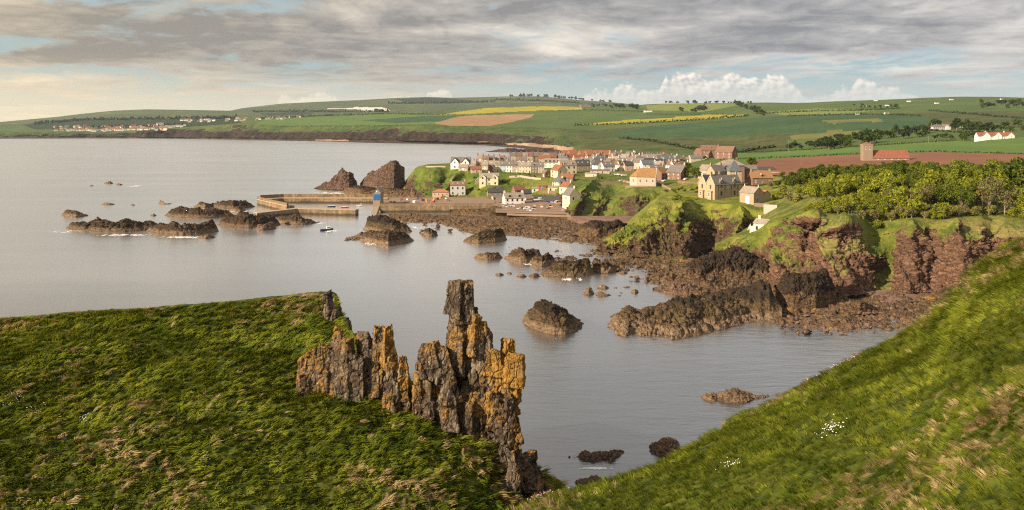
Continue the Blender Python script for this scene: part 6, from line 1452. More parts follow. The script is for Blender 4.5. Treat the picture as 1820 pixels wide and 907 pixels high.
# ------------------------------------------------------------------ houses behind the villa
def behind_villa():
    # round-roofed house, pyramid tower and wings
    root = empty('hip_roofed_house', at_y(1303, 316, 500)); tag(root, 'brown stone house with shallow hipped pale roof behind the villa', 'house')
    gable_block(root, 14.5, 14.0, 8.0, 30, 'brown_wall', 'slate_pale', hipL=True, hipR=True, over=0.6)
    wins(root, [(-4, 5.2), (0, 5.2), (4, 5.2)], 0, 'dark'); 
    for x in (-3, 0.5, 4): link('chimney', CHIM['brick'], root, (x, 6, 10.8))
    root = empty('pyramid_tower', at_y(1308, 318, 465)); tag(root, 'square tower with tall grey pyramid roof behind the villa', 'tower')
    gable_block(root, 6.8, 6.8, 5.2, 58, 'sand_stone', 'slate_blue', hipL=True, hipR=True, over=0.5)
    wins(root, [(-1.5, 3.2), (1.5, 3.2)], 0, 'small')
    house('wing_house', at_y(1280, 318, 475), 9, 7, 4.5, 30, 'sand_stone', 'slate', 45, 1, 2, ('L', 'R'), cw='sand_stone', label='house wing with pale gables left of the pyramid tower', group='buildings behind the villa')
    house('wing_house', at_y(1293, 318, 480), 9, 7, 4.8, -5, 'sand_stone', 'slate', 45, 1, 2, ('L',), cw='sand_stone', label='slate roofed wing touching the pyramid tower', group='buildings behind the villa')
    house('wing_house', at_y(1330, 312, 505), 11, 8, 4.0, -8, 'brown_wall', 'slate', 30, 1, 3, (), label='low wing with slate roof right of the hip roofed house', group='buildings behind the villa')
    house('wing_house', at_z(1356, 329.5, 23.5), 13, 8, 4.6, 4, 'brown_wall', 'ochre_tile', 42, 1, 3, ('L', 'R'), cw='sand_stone', dorm=1, sky=1, label='brown cottage with ochre roof above the stone lodge', group='buildings behind the villa')
    house('wing_house', at_y(1254, 312, 560), 13, 11, 3.6, -48, 'pink', 'slate_pale', 34, 1, 2, (), label='pinkish house with pale gable roof left of the hip roofed house', group='buildings behind the villa')
    house('wing_house', at_y(1262, 318, 530), 9, 5, 2.8, 0, 'white', 'slate_pale', 15, 1, 2, (), label='white flat roofed building left of the villa chimneys', group='buildings behind the villa')
    house('wing_house', at_y(1352, 308, 570), 20, 7, 2.8, -6, 'stone', 'slate_dark', 25, 1, 4, (), label='long low dark shed at the edge of the ploughed field', group='buildings behind the villa')
    root = empty('field_wall', at_y(1372, 312, 545), math.radians(-12)); tag(root, 'buff stone wall along the edge of the ploughed field', 'wall')
    m = Mb(); m.box(-10, 14, 0, 0.6, -3, 2.2); m.build('stonework', 'harl', root); m = Mb(); m.box(-10.05, 14.05, -0.06, 0.66, 2.202, 2.4); m.build('coping', 'sand_stone', root)
behind_villa()

# ------------------------------------------------------------------ ruined church on the hill
def church():
    p = land_at(1543, 286, 300); p = at_y(1543, 284.5, p.y if p.y > 500 else 640)
    root = empty('church', p, math.radians(-6)); tag(root, 'old church with square stone tower and long red roof in the ploughed field', 'church')
    mpp = p.y/FPX; tw = 16*mpp; th = 30*mpp
    m = Mb(); m.box(-tw/2, tw/2, 0, tw, -6, th*0.86); m.build('tower', 'stone', root)
    m = Mb(); m.box(-tw/2-0.3, tw/2+0.3, -0.3, tw+0.3, th*0.86+0.01, th*0.9); 
    t = root.children[0]; link('cornice', m.mesh('cornice', 'sand_stone'), t)
    m = Mb(); a = (0, tw/2, th*1.08); e = tw/2+0.1; z = th*0.9+0.01
    cs = [(-e, tw/2-e, z), (e, tw/2-e, z), (e, tw/2+e, z), (-e, tw/2+e, z)]
    for i in range(4): m.face([cs[i], cs[(i+1) % 4], a])
    link('tower_roof', m.mesh('tower_roof', 'brown_tile'), t)
    for x in (-1.4, 1.4): link('window', WIN['tall'], t, (x, -0.012, th*0.6))
    gable_block(root, 62*mpp, 9.0, 1.6, 52, 'stone', 'rust_tile', x0=tw/2+31*mpp+0.05, base=-6, trim='sand_stone')
    for k in range(5): link('window', WIN['small'], root, (tw/2+4+k*5, -0.012, 0.3))
    m = Mb(); m.tube((tw/2+1.5, 4, th*0.7), (tw/2+1.5, 4, th*1.15), 0.12, 0.08); m.build('pole', 'pole', root)
church()

# ------------------------------------------------------------------ far farm houses
def far_farms():
    p = land_at(1669, 231.5, 900)
    s = p.y/FPX
    root = house('mansion', p, 22*s*1.0, 12, 9*s*0.62, 6, 'grey_wall', 'slate', 35, 2, 6, ('L', 'C', 'R'), cw='stone', kind='tall', hip=(True, True), label='grey stone mansion far up the hill beside dark trees', cat='house')
    house('farmhouse', land_at(1683, 231, 900), 12*s, 10, 5.5, -20, 'grey_wall', 'slate', 42, 2, 4, ('R',), label='gabled grey house at the right end of the mansion', group='far farm buildings', cross=((0, 6, 0.6),))
    house('farmhouse', land_at(1707, 228, 900), 16*s, 7, 3.4, 10, 'cream', 'slate_pale', 30, 1, 5, (), label='long cream farm building right of the mansion', group='far farm buildings')
    p = land_at(1771, 248, 600); s = p.y/FPX
    house('farmhouse', p, 64*s, 9, 3.8, -3, 'white', 'rust_tile', 46, 1, 12, ('l', 'r'), cw='white', label='long white farmhouse with red roofs and three front gables', cross=((-18*s, 13*s, 1.0), (2*s, 13*s, 1.0), (24*s, 12*s, 1.0)), cat='house')
    house('barn', land_at(1041, 190.5, 3000), 60, 20, 9, 10, 'stone', 'slate', 25, 1, 5, (), door=False, label='grey farm sheds among trees on the rapeseed ridge', cat='barn', group='far farm buildings')
    house('farmhouse', land_at(1152, 199.5, 2000), 34, 9, 5, 8, 'white', 'slate_pale', 30, 1, 5, (), label='small white farm far off below the pale green field', group='far farm buildings')
    sheds = sorted([(1537, 190), (1556, 179.5), (1577, 188.5), (1616, 181), (1692, 178), (1665, 184.5), (1782, 177.5), (1525, 204), (1577, 203)])
    for k, (px, row) in enumerate(sheds):
        house('field_shed', land_at(px, row, 1500), 14, 6, 3.2, random.uniform(-20, 20), 'white', 'slate_pale', 20, 1, 3, (), door=False, gwin=False, label=f'tiny white field shed on the right hill, {ORD[k]} counted from the left', cat='shed', group='white field sheds')
far_farms()
# ================================================================== HARBOUR
def strip_wall(name, pts, w, z0, z1, mat, top, label, parapet=None, cat='pier', group=None, slope=0.0):
    """wall along plan points (x, y, ztop); parts: wall, coping, parapet"""
    A = Vector((pts[0][0], pts[0][1], 0)); root = empty(name, A); tag(root, label, cat, group)
    P = [Vector((p[0], p[1], 0))-A for p in pts]; Z = [p[2] if len(p) > 2 else z1 for p in pts]
    n = len(P); L = []; R = []
    for i in range(n):
        d = (P[min(i+1, n-1)]-P[max(i-1, 0)]).normalized(); s = Vector((-d.y, d.x, 0))
        L.append(P[i]+s*w/2); R.append(P[i]-s*w/2)
    def band(Lx, Rx, za, zb, nm, mt, parent):
        m = Mb()
        for i in range(n-1):
            a, b, c, d = Lx[i], Lx[i+1], Rx[i+1], Rx[i]
            m.face([(d.x, d.y, za[i]), (c.x, c.y, za[i+1]), (c.x, c.y, zb[i+1]), (d.x, d.y, zb[i])]); m.face([(b.x, b.y, za[i+1]), (a.x, a.y, za[i]), (a.x, a.y, zb[i]), (b.x, b.y, zb[i+1])])
            m.face([(d.x, d.y, zb[i]), (c.x, c.y, zb[i+1]), (b.x, b.y, zb[i+1]), (a.x, a.y, zb[i])])
        for i, s in ((0, 1), (n-1, -1)):
            q = [(Lx[i].x, Lx[i].y, za[i]), (Rx[i].x, Rx[i].y, za[i]), (Rx[i].x, Rx[i].y, zb[i]), (Lx[i].x, Lx[i].y, zb[i])]
            m.face(q if s > 0 else q[::-1])
        return m.build(nm, mt, parent)
    ex = [(l-r).normalized() for l, r in zip(L, R)]
    wall = band([l+e*slope for l, e in zip(L, ex)], [r-e*slope for r, e in zip(R, ex)], [z0]*n, [z-0.35 for z in Z], 'wall', mat, root)
    band([l+e*0.12 for l, e in zip(L, ex)], [r-e*0.12 for r, e in zip(R, ex)], [z-0.348 for z in Z], Z, 'coping', top, root)
    if parapet:
        side, pw, ph = parapet
        if side > 0: Lp, Rp = L, [l-e*pw for l, e in zip(L, ex)]
        else: Lp, Rp = [r+e*pw for r, e in zip(R, ex)], R
        band(Lp, Rp, [z+0.003 for z in Z], [z+ph for z in Z], 'parapet', mat, root)
    return root
strip_wall('outer_pier', [(-96, 612), (-150, 613), (-178, 613), (-192, 603)], 6.5, -2, 4.2, 'masonry', 'quay_top', 'long outer pier of brown stone with a parapet walk', (-1, 1.3, 2.6))
strip_wall('outer_pier', [(-191.2, 599.0), (-178, 580), (-154, 548)], 5.5, -2, 4.6, 'masonry', 'quay_top', 'return arm at the end of the outer pier', (-1, 1.2, 1.8))
strip_wall('inner_pier', [(-103.5, 526, 4.3), (-145, 534, 4.3), (-168, 516, 3.2)], 5.5, -2, 4.3, 'masonry', 'quay_top', 'short inner pier with a pale walkway behind the harbour rocks', None, slope=0.0)
strip_wall('quay_wall', [(-91, 547.5), (-10, 547.5)], 5.0, -1, 5.4, 'masonry', 'quay_top', 'long brown stone quay wall right of the lifeboat house', (-1, 0.9, 0.9), cat='quay')
def quay_deck():
    for nm, x0, x1, y0, y1, z, mt in (('quay_deck', -92, -12, 550.2, 604, 5.1, 'dirt'), ):
        m = Mb(); m.box(x0, x1, y0, y1, z-5, z); o = m.build(nm, mt); tag(o, kind='structure')
    # car park on the flat behind the beach
    P, a, r, px = loft([('z', 0, 1, [(876, 385, 0.2), (1012, 388, 0.2)]), ('z', 0, 1, [(876, 379, 3.9), (1012, 382, 3.4)]), ('z', 0, 1, [(876, 372, 4.2), (1012, 372, 4.4)]), ('z', 0, 1, [(880, 358, 5.4), (1006, 362, 5.6)]), ('z', 0, 1, [(900, 352, 6.4), (1000, 351, 7.2)])], 880, 1006, 60, [3, 8, 8, 8], 5)
    P[..., 2] += 0.35+0.12*fbm(P/4.0, 3)
    grid_obj('car_park', P, M['dirt'], None, True)
    P, a, r, px = loft([('z', 0, 1, [(905, 391, -0.6), (1018, 394, -0.6)]), ('z', 0, 1, [(905, 383.5, 2.9), (1018, 386, 2.4)]), ('z', 0, 1, [(905, 377.5, 4.1), (1018, 379, 3.9)])], 900, 1016, 60, [5, 8], 5)
    P[..., 2] += 0.25+0.1*fbm(P/4.0, 3)
    grid_obj('sand_ramp', P, M['sand'], None, True)
    # roadway sweeping behind the car park
    P, a, r, px = loft([('z', 0, 1, [(945, 359, 5.6), (1000, 360, 6.0)]), ('z', 0, 1, [(945, 349, 7.6), (1000, 349.5, 7.9)])], 945, 1000, 30, [8], 5)
    P[..., 2] += 0.62; grid_obj('road', P, M['asphalt'], None, True)
quay_deck()

def lifeboat_house():
    Yb = 547.0; p = at_y(669.5, 384, Yb); p.z = 0
    root = empty('lifeboat_house', p); tag(root, 'tall narrow lifeboat house with bright blue door at the harbour mouth', 'boathouse')
    root.scale = (0.86, 1, 1); w = 6.0
    m = Mb(); m.box(-w/2, w/2, 0, 13, 4.0, 13.6); m.face([(-w/2, 0, 13.6), (w/2, 0, 13.6), (0, 0, 16.4)]); m.face([(w/2, 13, 13.6), (-w/2, 13, 13.6), (0, 13, 16.4)])
    m.build('wall', 'concrete', root)
    m = Mb()
    for s in (-1, 1): m.slab((0, -0.4, 16.55), (s*(w/2+0.4), -0.4, 13.35), (s*(w/2+0.4), 13.4, 13.35), (0, 13.4, 16.55), 0.2*s)
    m.build('roof', 'slate_pale', root)
    m = Mb(); m.box(-2.6, 2.6, -0.14, -0.01, 8.4, 12.6); d = m.build('door', 'blue_door', root)
    for k in range(5):
        m = Mb(); m.box(-2.6, 2.6, -0.19, -0.142, 8.7+k*0.8, 8.76+k*0.8); link('rib', m.mesh('rib', 'hull_blue'), d)
    m = Mb(); m.box(-2.8, 2.8, -0.10, -0.005, 4.4, 8.3); m.build('door_sill', 'concrete', root)
    m = Mb(); m.box(-0.5, 0.5, -0.12, -0.01, 14.2, 15.0); m.build('badge', 'frame', root)
    for x in (-2.4, 2.4):
        m = Mb(); m.box(x-0.5, x+0.5, 0.4, 1.4, -2, 4.0); m.build('pier_leg', 'concrete', root)
    m = Mb(); m.slab((-2.2, -16, -1.2), (2.2, -16, -1.2), (2.2, 0.2, 4.4), (-2.2, 0.2, 4.4), -0.4); m.build('slipway', 'concrete', root)
    m = Mb(); m.box(-2.8, 2.8, 1.5, 12.9, -2, 4.0); m.build('foundation', 'masonry', root)
lifeboat_house()
def pole(px, row0, row1, Y, label, r=0.14):
    a = at_y(px, row1, Y); b = at_y(px, row0, Y); root = empty('mast_pole', a); tag(root, label, 'pole')
    m = Mb(); m.tube((0, 0, -1), (0, 0, b.z-a.z), r, r*0.7, 8); m.build('shaft', 'pole', root); m = Mb(); m.tube((-0.7, 0, (b.z-a.z)*0.9), (0.7, 0, (b.z-a.z)*0.9), 0.06, 0.06); m.build('cross_arm', 'pole', root)
pole(677.3, 329, 350, 560, 'mast pole beside the lifeboat house roof', 0.2)
pole(731.3, 335.5, 351, 585, 'brown post standing on the quay', 0.3)
pole(1650, 241, 256, 900, 'thin telegraph pole in the green strip field', 0.2)
pole(1401, 250, 268, 900, 'telegraph pole left of the dark wood', 0.2)
pole(1424, 287, 297, 600, 'short post in the ploughed field', 0.2)

# ------------------------------------------------------------------ boats
def boat(px, row, L, rot, hull, label, z=0.0, cabin=True, mast=True, trailer=False):
    p = at_z(px, row, z); root = empty('boat', p, math.radians(rot)); tag(root, label, 'boat', 'boats')
    B = L*0.34; H = L*0.17; xs = np.linspace(-0.5, 0.5, 9)
    V = []; F = []
    for x in xs:
        t = (x+0.5); f = (1-max(0, (t-0.45)/0.55)**2.2)*(0.86+0.14*min(1, t*3)); k = 0.3*max(0, t-0.5)
        for (yy, zz) in ((-1, 1), (-0.82, 0.35), (-0.3, -0.1), (0, -0.28), (0.3, -0.1), (0.82, 0.35), (1, 1)):
            V.append((x*L*(1+0.04*(zz > 0.5)*(t > 0.9)), yy*B/2*f, zz*H*(1+k*(zz > 0.5)) if zz > 0 else zz*H))
    for i in range(8):
        for j in range(6): a = i*7+j; F.append((a, a+7, a+8, a+1))
    me = mesh_np('hull', np.array(V), np.array(F), [M[hull]], True); link('hull', me, root)
    m = Mb(); pts = [V[i*7] for i in range(9)]+[V[i*7+6] for i in range(8, -1, -1)]
    m.face([(a[0], a[1]*0.94, H*0.72) for a in pts]); m.build('deck', 'hull_white' if hull != 'hull_white' else 'quay_top', root)
    m = Mb()
    for side in (0, 6):
        for i in range(8): m.tube(V[i*7+side], V[(i+1)*7+side], 0.07, 0.07, 5)
    m.build('gunwale', 'hull_white', root)
    if cabin:
        m = Mb(); x0, x1 = -0.02*L, 0.22*L; hh = H*0.72; m.box(x0, x1, -B*0.28, B*0.28, hh, hh+L*0.20); c = m.build('wheelhouse', 'hull_white', root)
        m = Mb(); m.box(x0+0.1, x1+0.03, -B*0.29, B*0.29, hh+L*0.11, hh+L*0.165); link('cabin_window', m.mesh('cabin_window', 'glass'), c)
        m = Mb(); m.box(x0-0.15, x1+0.25, -B*0.32, B*0.32, hh+L*0.201, hh+L*0.215); link('cabin_roof', m.mesh('cabin_roof', 'hull_white'), c)
    if mast:
        m = Mb(); m.tube((0.05*L, 0, H), (0.05*L, 0, H+L*0.55), 0.06, 0.04); m.tube((0.05*L, 0, H+L*0.4), (-0.3*L, 0, H+L*0.3), 0.035, 0.03); m.build('mast', 'pole', root)
    m = Mb(); m.tube((-0.5*L, 0, H*0.6), (-0.55*L, 0, -0.2), 0.12, 0.1); m.build('rudder', 'rubber', root)
    return root
boat(581, 410, 7.2, 24, 'hull_blue', 'motorboat with white wheelhouse sailing out past the piers')
boat(589.5, 368.2, 5.6, 5, 'hull_blue', 'white and blue boat moored inside the harbour', cabin=False)
boat(613.5, 369.5, 5.4, -4, 'hull_red', 'red boat moored inside the harbour', cabin=False)
boat(640, 367.5, 6.0, 8, 'hull_white', 'pale boat moored by the lifeboat house', cabin=True, mast=False)
boat(941, 340.5, 6.0, 15, 'hull_white', 'white boat laid up on the grass behind the quay house', z=on(GV, 941, 340.5).z+0.4, cabin=False, mast=False)
boat(958, 357.5, 7.5, 8, 'hull_white', 'long pale boat laid up right of the quay house', z=on(GV, 958, 357.5).z+0.9, cabin=True, mast=False)

# ------------------------------------------------------------------ cars
CARM = {}
def car_meshes(col, van):
    if (col, van) in CARM: return CARM[(col, van)]
    L, Wd = (4.9, 1.95) if van else (4.3, 1.8)
    prof = [(-L/2, .35), (-L/2, 1.0), (-L/2+.1, 1.75), (-L/2+.4, 2.0), (L/2-1.6, 2.0), (L/2-.9, 1.2), (L/2-.1, 1.0), (L/2, .75), (L/2, .35)] if van else \
           [(-L/2, .35), (-L/2, .8), (-L/2+.25, 1.0), (-L/2+.9, 1.45), (-L/2+2.3, 1.48), (L/2-1.2, .98), (L/2-.15, .85), (L/2, .65), (L/2, .35)]
    m = Mb(); n = len(prof)
    for i in range(n):
        a, b = prof[i], prof[(i+1) % n]
        ia = 0.12 if a[1] > 1.1 else 0; ib = 0.12 if b[1] > 1.1 else 0
        m.face([(b[0], -Wd/2+ib, b[1]), (a[0], -Wd/2+ia, a[1]), (a[0], Wd/2-ia, a[1]), (b[0], Wd/2-ib, b[1])])
    for s in (-1, 1):
        pts = [(x, s*(Wd/2-(0.12 if z > 1.1 else 0)), z) for x, z in prof]; m.face(pts[::-1] if s < 0 else pts)
    body = m.mesh('body', col)
    m = Mb()
    for s in (-1, 1):
        y = s*(Wd/2-0.07)
        q = [(-L/2+.75, y, 1.02), (L/2-1.35, y, 1.02), (L/2-1.95, y, 1.38), (-L/2+1.0, y, 1.38)] if not van else [(L/2-2.6, y, 1.2), (L/2-1.2, y, 1.2), (L/2-1.75, y, 1.8), (L/2-2.6, y, 1.8)]
        m.slab(*(q if s < 0 else q[::-1]), 0.03)
    gl = m.mesh('side_window', 'glass')
    m = Mb()
    if van: m.slab((L/2-.93, -.75, 1.25), (L/2-.93, .75, 1.25), (L/2-1.52, .75, 1.9), (L/2-1.52, -.75, 1.9), 0.04)
    else: m.slab((L/2-1.28, -.7, 1.03), (L/2-1.28, .7, 1.03), (-L/2+2.45, .7, 1.44), (-L/2+2.45, -.7, 1.44), 0.04)
    ws = m.mesh('windscreen', 'glass')
    m = Mb(); m.tube((0, -0.1, 0), (0, 0.1, 0), 0.33, 0.33, 10, 0); m.tube((0, -0.13, 0), (0, -0.1, 0), 0.18, 0.18, 8, 1); m.face([(0.33*math.cos(a*0.628), -0.1, 0.33*math.sin(a*0.628)) for a in range(10)], 0); wh = m.mesh('wheel', ['rubber', 'car_silver'])
    m = Mb(); m.box(-0.03, 0.04, -0.18, 0.18, -0.08, 0.08); hl = m.mesh('headlight', 'frame')
    CARM[(col, van)] = (L, Wd, body, gl, ws, wh, hl); return CARM[(col, van)]
def car(p, rot, col, label, van=False, group='parked cars'):
    L, Wd, body, gl, ws, wh, hl = car_meshes(col, van)
    root = empty('parked_van' if van else 'parked_car', p, math.radians(rot)); tag(root, label, 'van' if van else 'car', group)
    link('body', body, root); link('side_window', gl, root); link('windscreen', ws, root)
    for x in (-L*0.31, L*0.31):
        for y in (-Wd/2+0.05, Wd/2-0.05): link('wheel', wh, root, (x, y, 0.33))
    for y in (-0.6, 0.6): link('headlight', hl, root, (L/2, y, 0.72))
def park():
    f = lambda px, row: on(GV, px, row)+Vector((0, 0, 0.45))
    C_ = [(888, 364.5, 'car_blue', 0, 'dark blue car leftmost in the car park row'), (891.5, 367, 'car_white', 0, 'white car second from the left in the car park row'), (897.5, 370, 'car_silver', 0, 'silver car third from the left in the car park row'),
          (902.5, 371, 'car_white', 0, 'white car fourth from the left in the car park row'), (909, 371.5, 'car_white', 1, 'white van before the corner of the quay house'), (918, 373, 'car_red', 0, 'red car in the middle of the car park row'),
          (923.5, 374, 'car_white', 0, 'white car just right of the red car'), (928.5, 374.5, 'car_black', 0, 'black car in the car park row'), (936, 373, 'car_white', 1, 'white van right of the black car'),
          (938, 377, 'car_white', 0, 'white car at the front of the car park near the ramp'), (947, 377, 'car_white', 1, 'white van alone at the edge of the sand ramp'),
          (961, 351.5, 'car_black', 0, 'black car leftmost on the road behind the car park'), (967.5, 351.5, 'car_black', 0, 'black car in the middle of the road behind the car park'), (973.5, 351.5, 'car_grey', 0, 'grey car rightmost of three on the road behind the car park'),
          (984, 355.5, 'car_blue', 0, 'blue car near the tall cream gable'), (989.5, 363, 'car_white', 1, 'white van left of the tall cream gable'), (1004, 377, 'car_silver', 0, 'silver car at the foot of the knoll')]
    for k, (px, row, c, v, lab) in enumerate(C_): car(f(px, row), 200+(k % 4)*9 if row > 360 else 170, c, lab, bool(v))
    K_ = [(1091, 311.5, 'car_grey', 'grey car at the left of the knoll car row'), (1097, 312, 'car_white', 'white car second on the knoll car row'), (1103, 313, 'car_silver', 'silver car third on the knoll car row'), (1109, 313.5, 'car_white', 'white car at the right of the knoll car row'),
          (1105, 323, 'car_silver', 'silver car on the green left of the chapel'), (1114, 324, 'car_red', 'maroon car on the green left of the chapel'), (1181, 323.5, 'car_white', 'white car below the brick wing of the hall'), (1219, 321.5, 'car_white', 'white car right of the stone hall'), (1238, 318, 'car_blue', 'teal blue car by the trees right of the hall')]
    for k, (px, row, c, lab) in enumerate(K_): car(on(GV, px, row)+Vector((0, 0, 0.1)), 175+k*7, c, lab, False, 'cars parked on the knoll')
park()
def yard_clutter():
    f = lambda px, row: on(GV, px, row)+Vector((0, 0, 0.5))
    r = random.Random(3)
    root = empty('shipping_container', f(1003, 371), math.radians(12)); tag(root, 'navy blue container below the tall cream gable', 'container')
    m = Mb(); m.box(-2.6, 2.6, 0, 2.4, 0, 2.6); m.build('body', 'hull_blue', root)
    for k in range(9):
        m = Mb(); m.box(-2.4+k*0.58, -2.2+k*0.58, -0.07, -0.005, 0.15, 2.45); m.build('rib', 'hull_blue', root)
    root = empty('digger', f(979, 373.5), math.radians(160)); tag(root, 'orange digger among the gear on the car park', 'digger')
    m = Mb(); m.box(-1.4, 1.4, -1.1, -0.6, 0, 0.8); m.box(-1.4, 1.4, 0.6, 1.1, 0, 0.8); m.build('track', 'rubber', root)
    m = Mb(); m.box(-1.3, 1.0, -0.9, 0.9, 0.8, 1.8); m.build('body', 'orange_paint', root); m = Mb(); m.box(-0.2, 1.0, -0.6, 0.6, 1.801, 2.8); m.build('cab', 'glass', root)
    m = Mb(); m.tube((0.9, 0, 1.4), (2.4, 0, 2.9), 0.2, 0.16); m.tube((2.4, 0, 2.9), (3.3, 0, 1.0), 0.16, 0.12); m.build('arm', 'orange_paint', root)
    k = 0
    cols = ['orange_paint', 'hull_blue', 'hull_white', 'door', 'car_red', 'blue_door', 'car_grey']
    protos = []
    for c in cols:
        m = Mb(); m.box(-0.7, 0.7, -0.5, 0.5, 0, 0.7); m.box(-0.78, 0.78, -0.58, 0.58, 0.701, 0.8); protos.append(m.mesh('fish_crate', c))
    for i in range(46):
        px = r.uniform(935, 1000); row = r.uniform(362.5, 375.5); c = r.randrange(len(cols))
        o = link('fish_crate', protos[c], None, f(px, row)); o.rotation_euler = (0, 0, r.uniform(0, 3)); s = r.uniform(.7, 1.7); o.scale = (s, s, s)
        tag(o, 'fish crate among the working gear on the car park', 'crate', 'crates on the car park')
    for i in range(26):
        px = r.uniform(690, 800); row = r.uniform(353, 361); c = r.randrange(len(cols)); p = at_z(px, row, 5.1)
        if not (551 < p.y < 603): continue
        o = link('fish_crate', protos[c], None, p); o.rotation_euler = (0, 0, r.uniform(0, 3)); s = r.uniform(.7, 1.8); o.scale = (s, s, s)
        tag(o, 'fish crate stacked on the long quay deck', 'crate', 'crates on the quay')
yard_clutter()
# ------------------------------------------------------------------ field and garden walls in the village
def low_wall(name, pts, h, t, mat, label, G=GV, post=False):
    q = [on(G, *p) for p in pts]; A = q[0]; root = empty(name, A); tag(root, label, 'wall' if not post else 'fence')
    m = Mb()
    for a, b in zip(q[:-1], q[1:]):
        a, b = a-A, b-A; d = Vector((b.x-a.x, b.y-a.y, 0)).normalized(); s = Vector((-d.y, d.x, 0))*t/2
        for (p0, p1, sg) in ((a-s, b-s, 1), (b+s, a+s, 1)):
            m.face([(p0.x, p0.y, p0.z-2), (p1.x, p1.y, p1.z-2), (p1.x, p1.y, p1.z+h), (p0.x, p0.y, p0.z+h)])
        m.face([tuple(a-s+Vector((0, 0, h))), tuple(b-s+Vector((0, 0, h))), tuple(b+s+Vector((0, 0, h))), tuple(a+s+Vector((0, 0, h)))])
    m.build('stonework', mat, root)
low_wall('retaining_wall', [(905, 316), (925, 315), (945, 318), (962, 319)], 1.3, 0.6, 'harl', 'stone garden wall below the front terrace')
low_wall('retaining_wall', [(1064, 327), (1085, 327), (1108, 324), (1120, 326)], 1.4, 0.6, 'stone', 'low wall along the brow of the knoll')
low_wall('retaining_wall', [(1166, 326), (1180, 333), (1194, 340)], 1.6, 0.7, 'stone', 'wall running down from the chapel towards the lawn')
low_wall('retaining_wall', [(1205, 325), (1222, 326), (1240, 330)], 1.8, 0.6, 'brown_wall', 'brown yard wall right of the stone hall')
low_wall('retaining_wall', [(964, 345), (976, 344), (990, 344)], 2.2, 0.5, 'brick', 'brick wall between the yellow cottages')
low_wall('retaining_wall', [(757, 297.5), (775, 297), (792, 297.5)], 1.0, 0.4, 'harl', 'pale wall on the grassy point above the sea stacks')
def clifftop_fence():
    pts = [(1508, 380.5), (1560, 380.8), (1620, 380.5), (1680, 379.5), (1740, 379), (1800, 378.5), (1850, 378)]
    q = [on(GK, *p) for p in pts]; A = q[0]; root = empty('clifftop_fence', A); tag(root, 'thin post and rail fence along the cliff top before the wood', 'fence')
    dense = []
    for a, b in zip(q[:-1], q[1:]):
        n = max(2, int((b-a).length/2.5))
        dense += [a+(b-a)*(k/n) for k in range(n)]
    dense.append(q[-1])
    pm = Mb(); pm.box(-0.06, 0.06, -0.06, 0.06, -0.5, 1.2); me = pm.mesh('post', 'rail')
    for p in dense: link('post', me, root, p-A)
    for h in (0.55, 1.05):
        m = Mb()
        for a, b in zip(dense[:-1], dense[1:]): m.tube(tuple(a-A+Vector((0, 0, h))), tuple(b-A+Vector((0, 0, h))), 0.045, 0.045, 4)
        m.build('rail', 'rail', root)
clifftop_fence()
# ================================================================== TREES AND HEDGES
def crown_np(seed, rx, ry, rz, n, leaf, lobes=14, sparse=0.0, droop=0.0):
    """leaf faces spread through lumpy lobes; centre at origin"""
    r = np.random.default_rng(seed)
    lc = r.normal(0, 1, (lobes, 3)); lc /= np.linalg.norm(lc, axis=1, keepdims=True); lc *= r.uniform(0.25, 0.78, (lobes, 1))
    lr = r.uniform(0.24, 0.46, lobes)
    k = r.integers(0, lobes, n)
    d = r.normal(0, 1, (n, 3)); d /= np.linalg.norm(d, axis=1, keepdims=True)
    d[:, 2] = np.abs(d[:, 2])*np.where(r.random(n) < 0.72, 1, -1)
    rad = lr[k]*r.uniform(0.62, 1.08, n)
    p = lc[k]+d*rad[:, None]
    p = p*np.array([rx, ry, rz])
    nn = d+r.normal(0, 0.55, (n, 3)); nn /= np.linalg.norm(nn, axis=1, keepdims=True)
    u = np.cross(nn, r.normal(0, 1, (n, 3))); u /= np.linalg.norm(u, axis=1, keepdims=True)+1e-9; v = np.cross(nn, u)
    s = leaf*r.uniform(0.55, 1.3, n)[:, None]
    V = np.stack([p-u*s, p-v*s*0.62, p+u*s, p+v*s*0.62], 1).reshape(-1, 3)
    F = np.arange(n*4).reshape(-1, 4)
    return V, F, lc*np.array([rx, ry, rz])
def tree_kind(seed, h, rx, mats, n=1500, leaf=0.42, trunk=0.3, sparse=False, bark='bark', clear=0.3, lobes=14):
    rz = h*(1-clear)/2; cz = h-rz
    V, F, lc = crown_np(seed, rx, rx, rz, n, leaf, lobes)
    V = V+np.array([0, 0, cz])
    r = np.random.default_rng(seed+1)
    mi = (r.random(len(F)) < 0.35).astype(int)
    crown = mesh_np('crown', V, F, [M[m] for m in mats], False, None, mi)
    m = Mb(); pts = [Vector((0, 0, -1.5)), Vector((0.1*trunk, 0, h*clear*0.6)), Vector((0.3*trunk, 0.2*trunk, h*clear)), Vector((0.2, 0.1, h*0.72))]
    rad = [trunk*1.25, trunk, trunk*0.85, trunk*0.3]
    for a, b, ra, rb in zip(pts[:-1], pts[1:], rad[:-1], rad[1:]): m.tube(a, b, ra, rb, 7)
    for c in lc[:9]:
        m.tube(pts[2]+Vector((0, 0, (random.random()-.3)*h*0.15)), Vector(c)+Vector((0, 0, cz)), trunk*0.4, trunk*0.1, 5)
    return crown, m.mesh('trunk', bark)
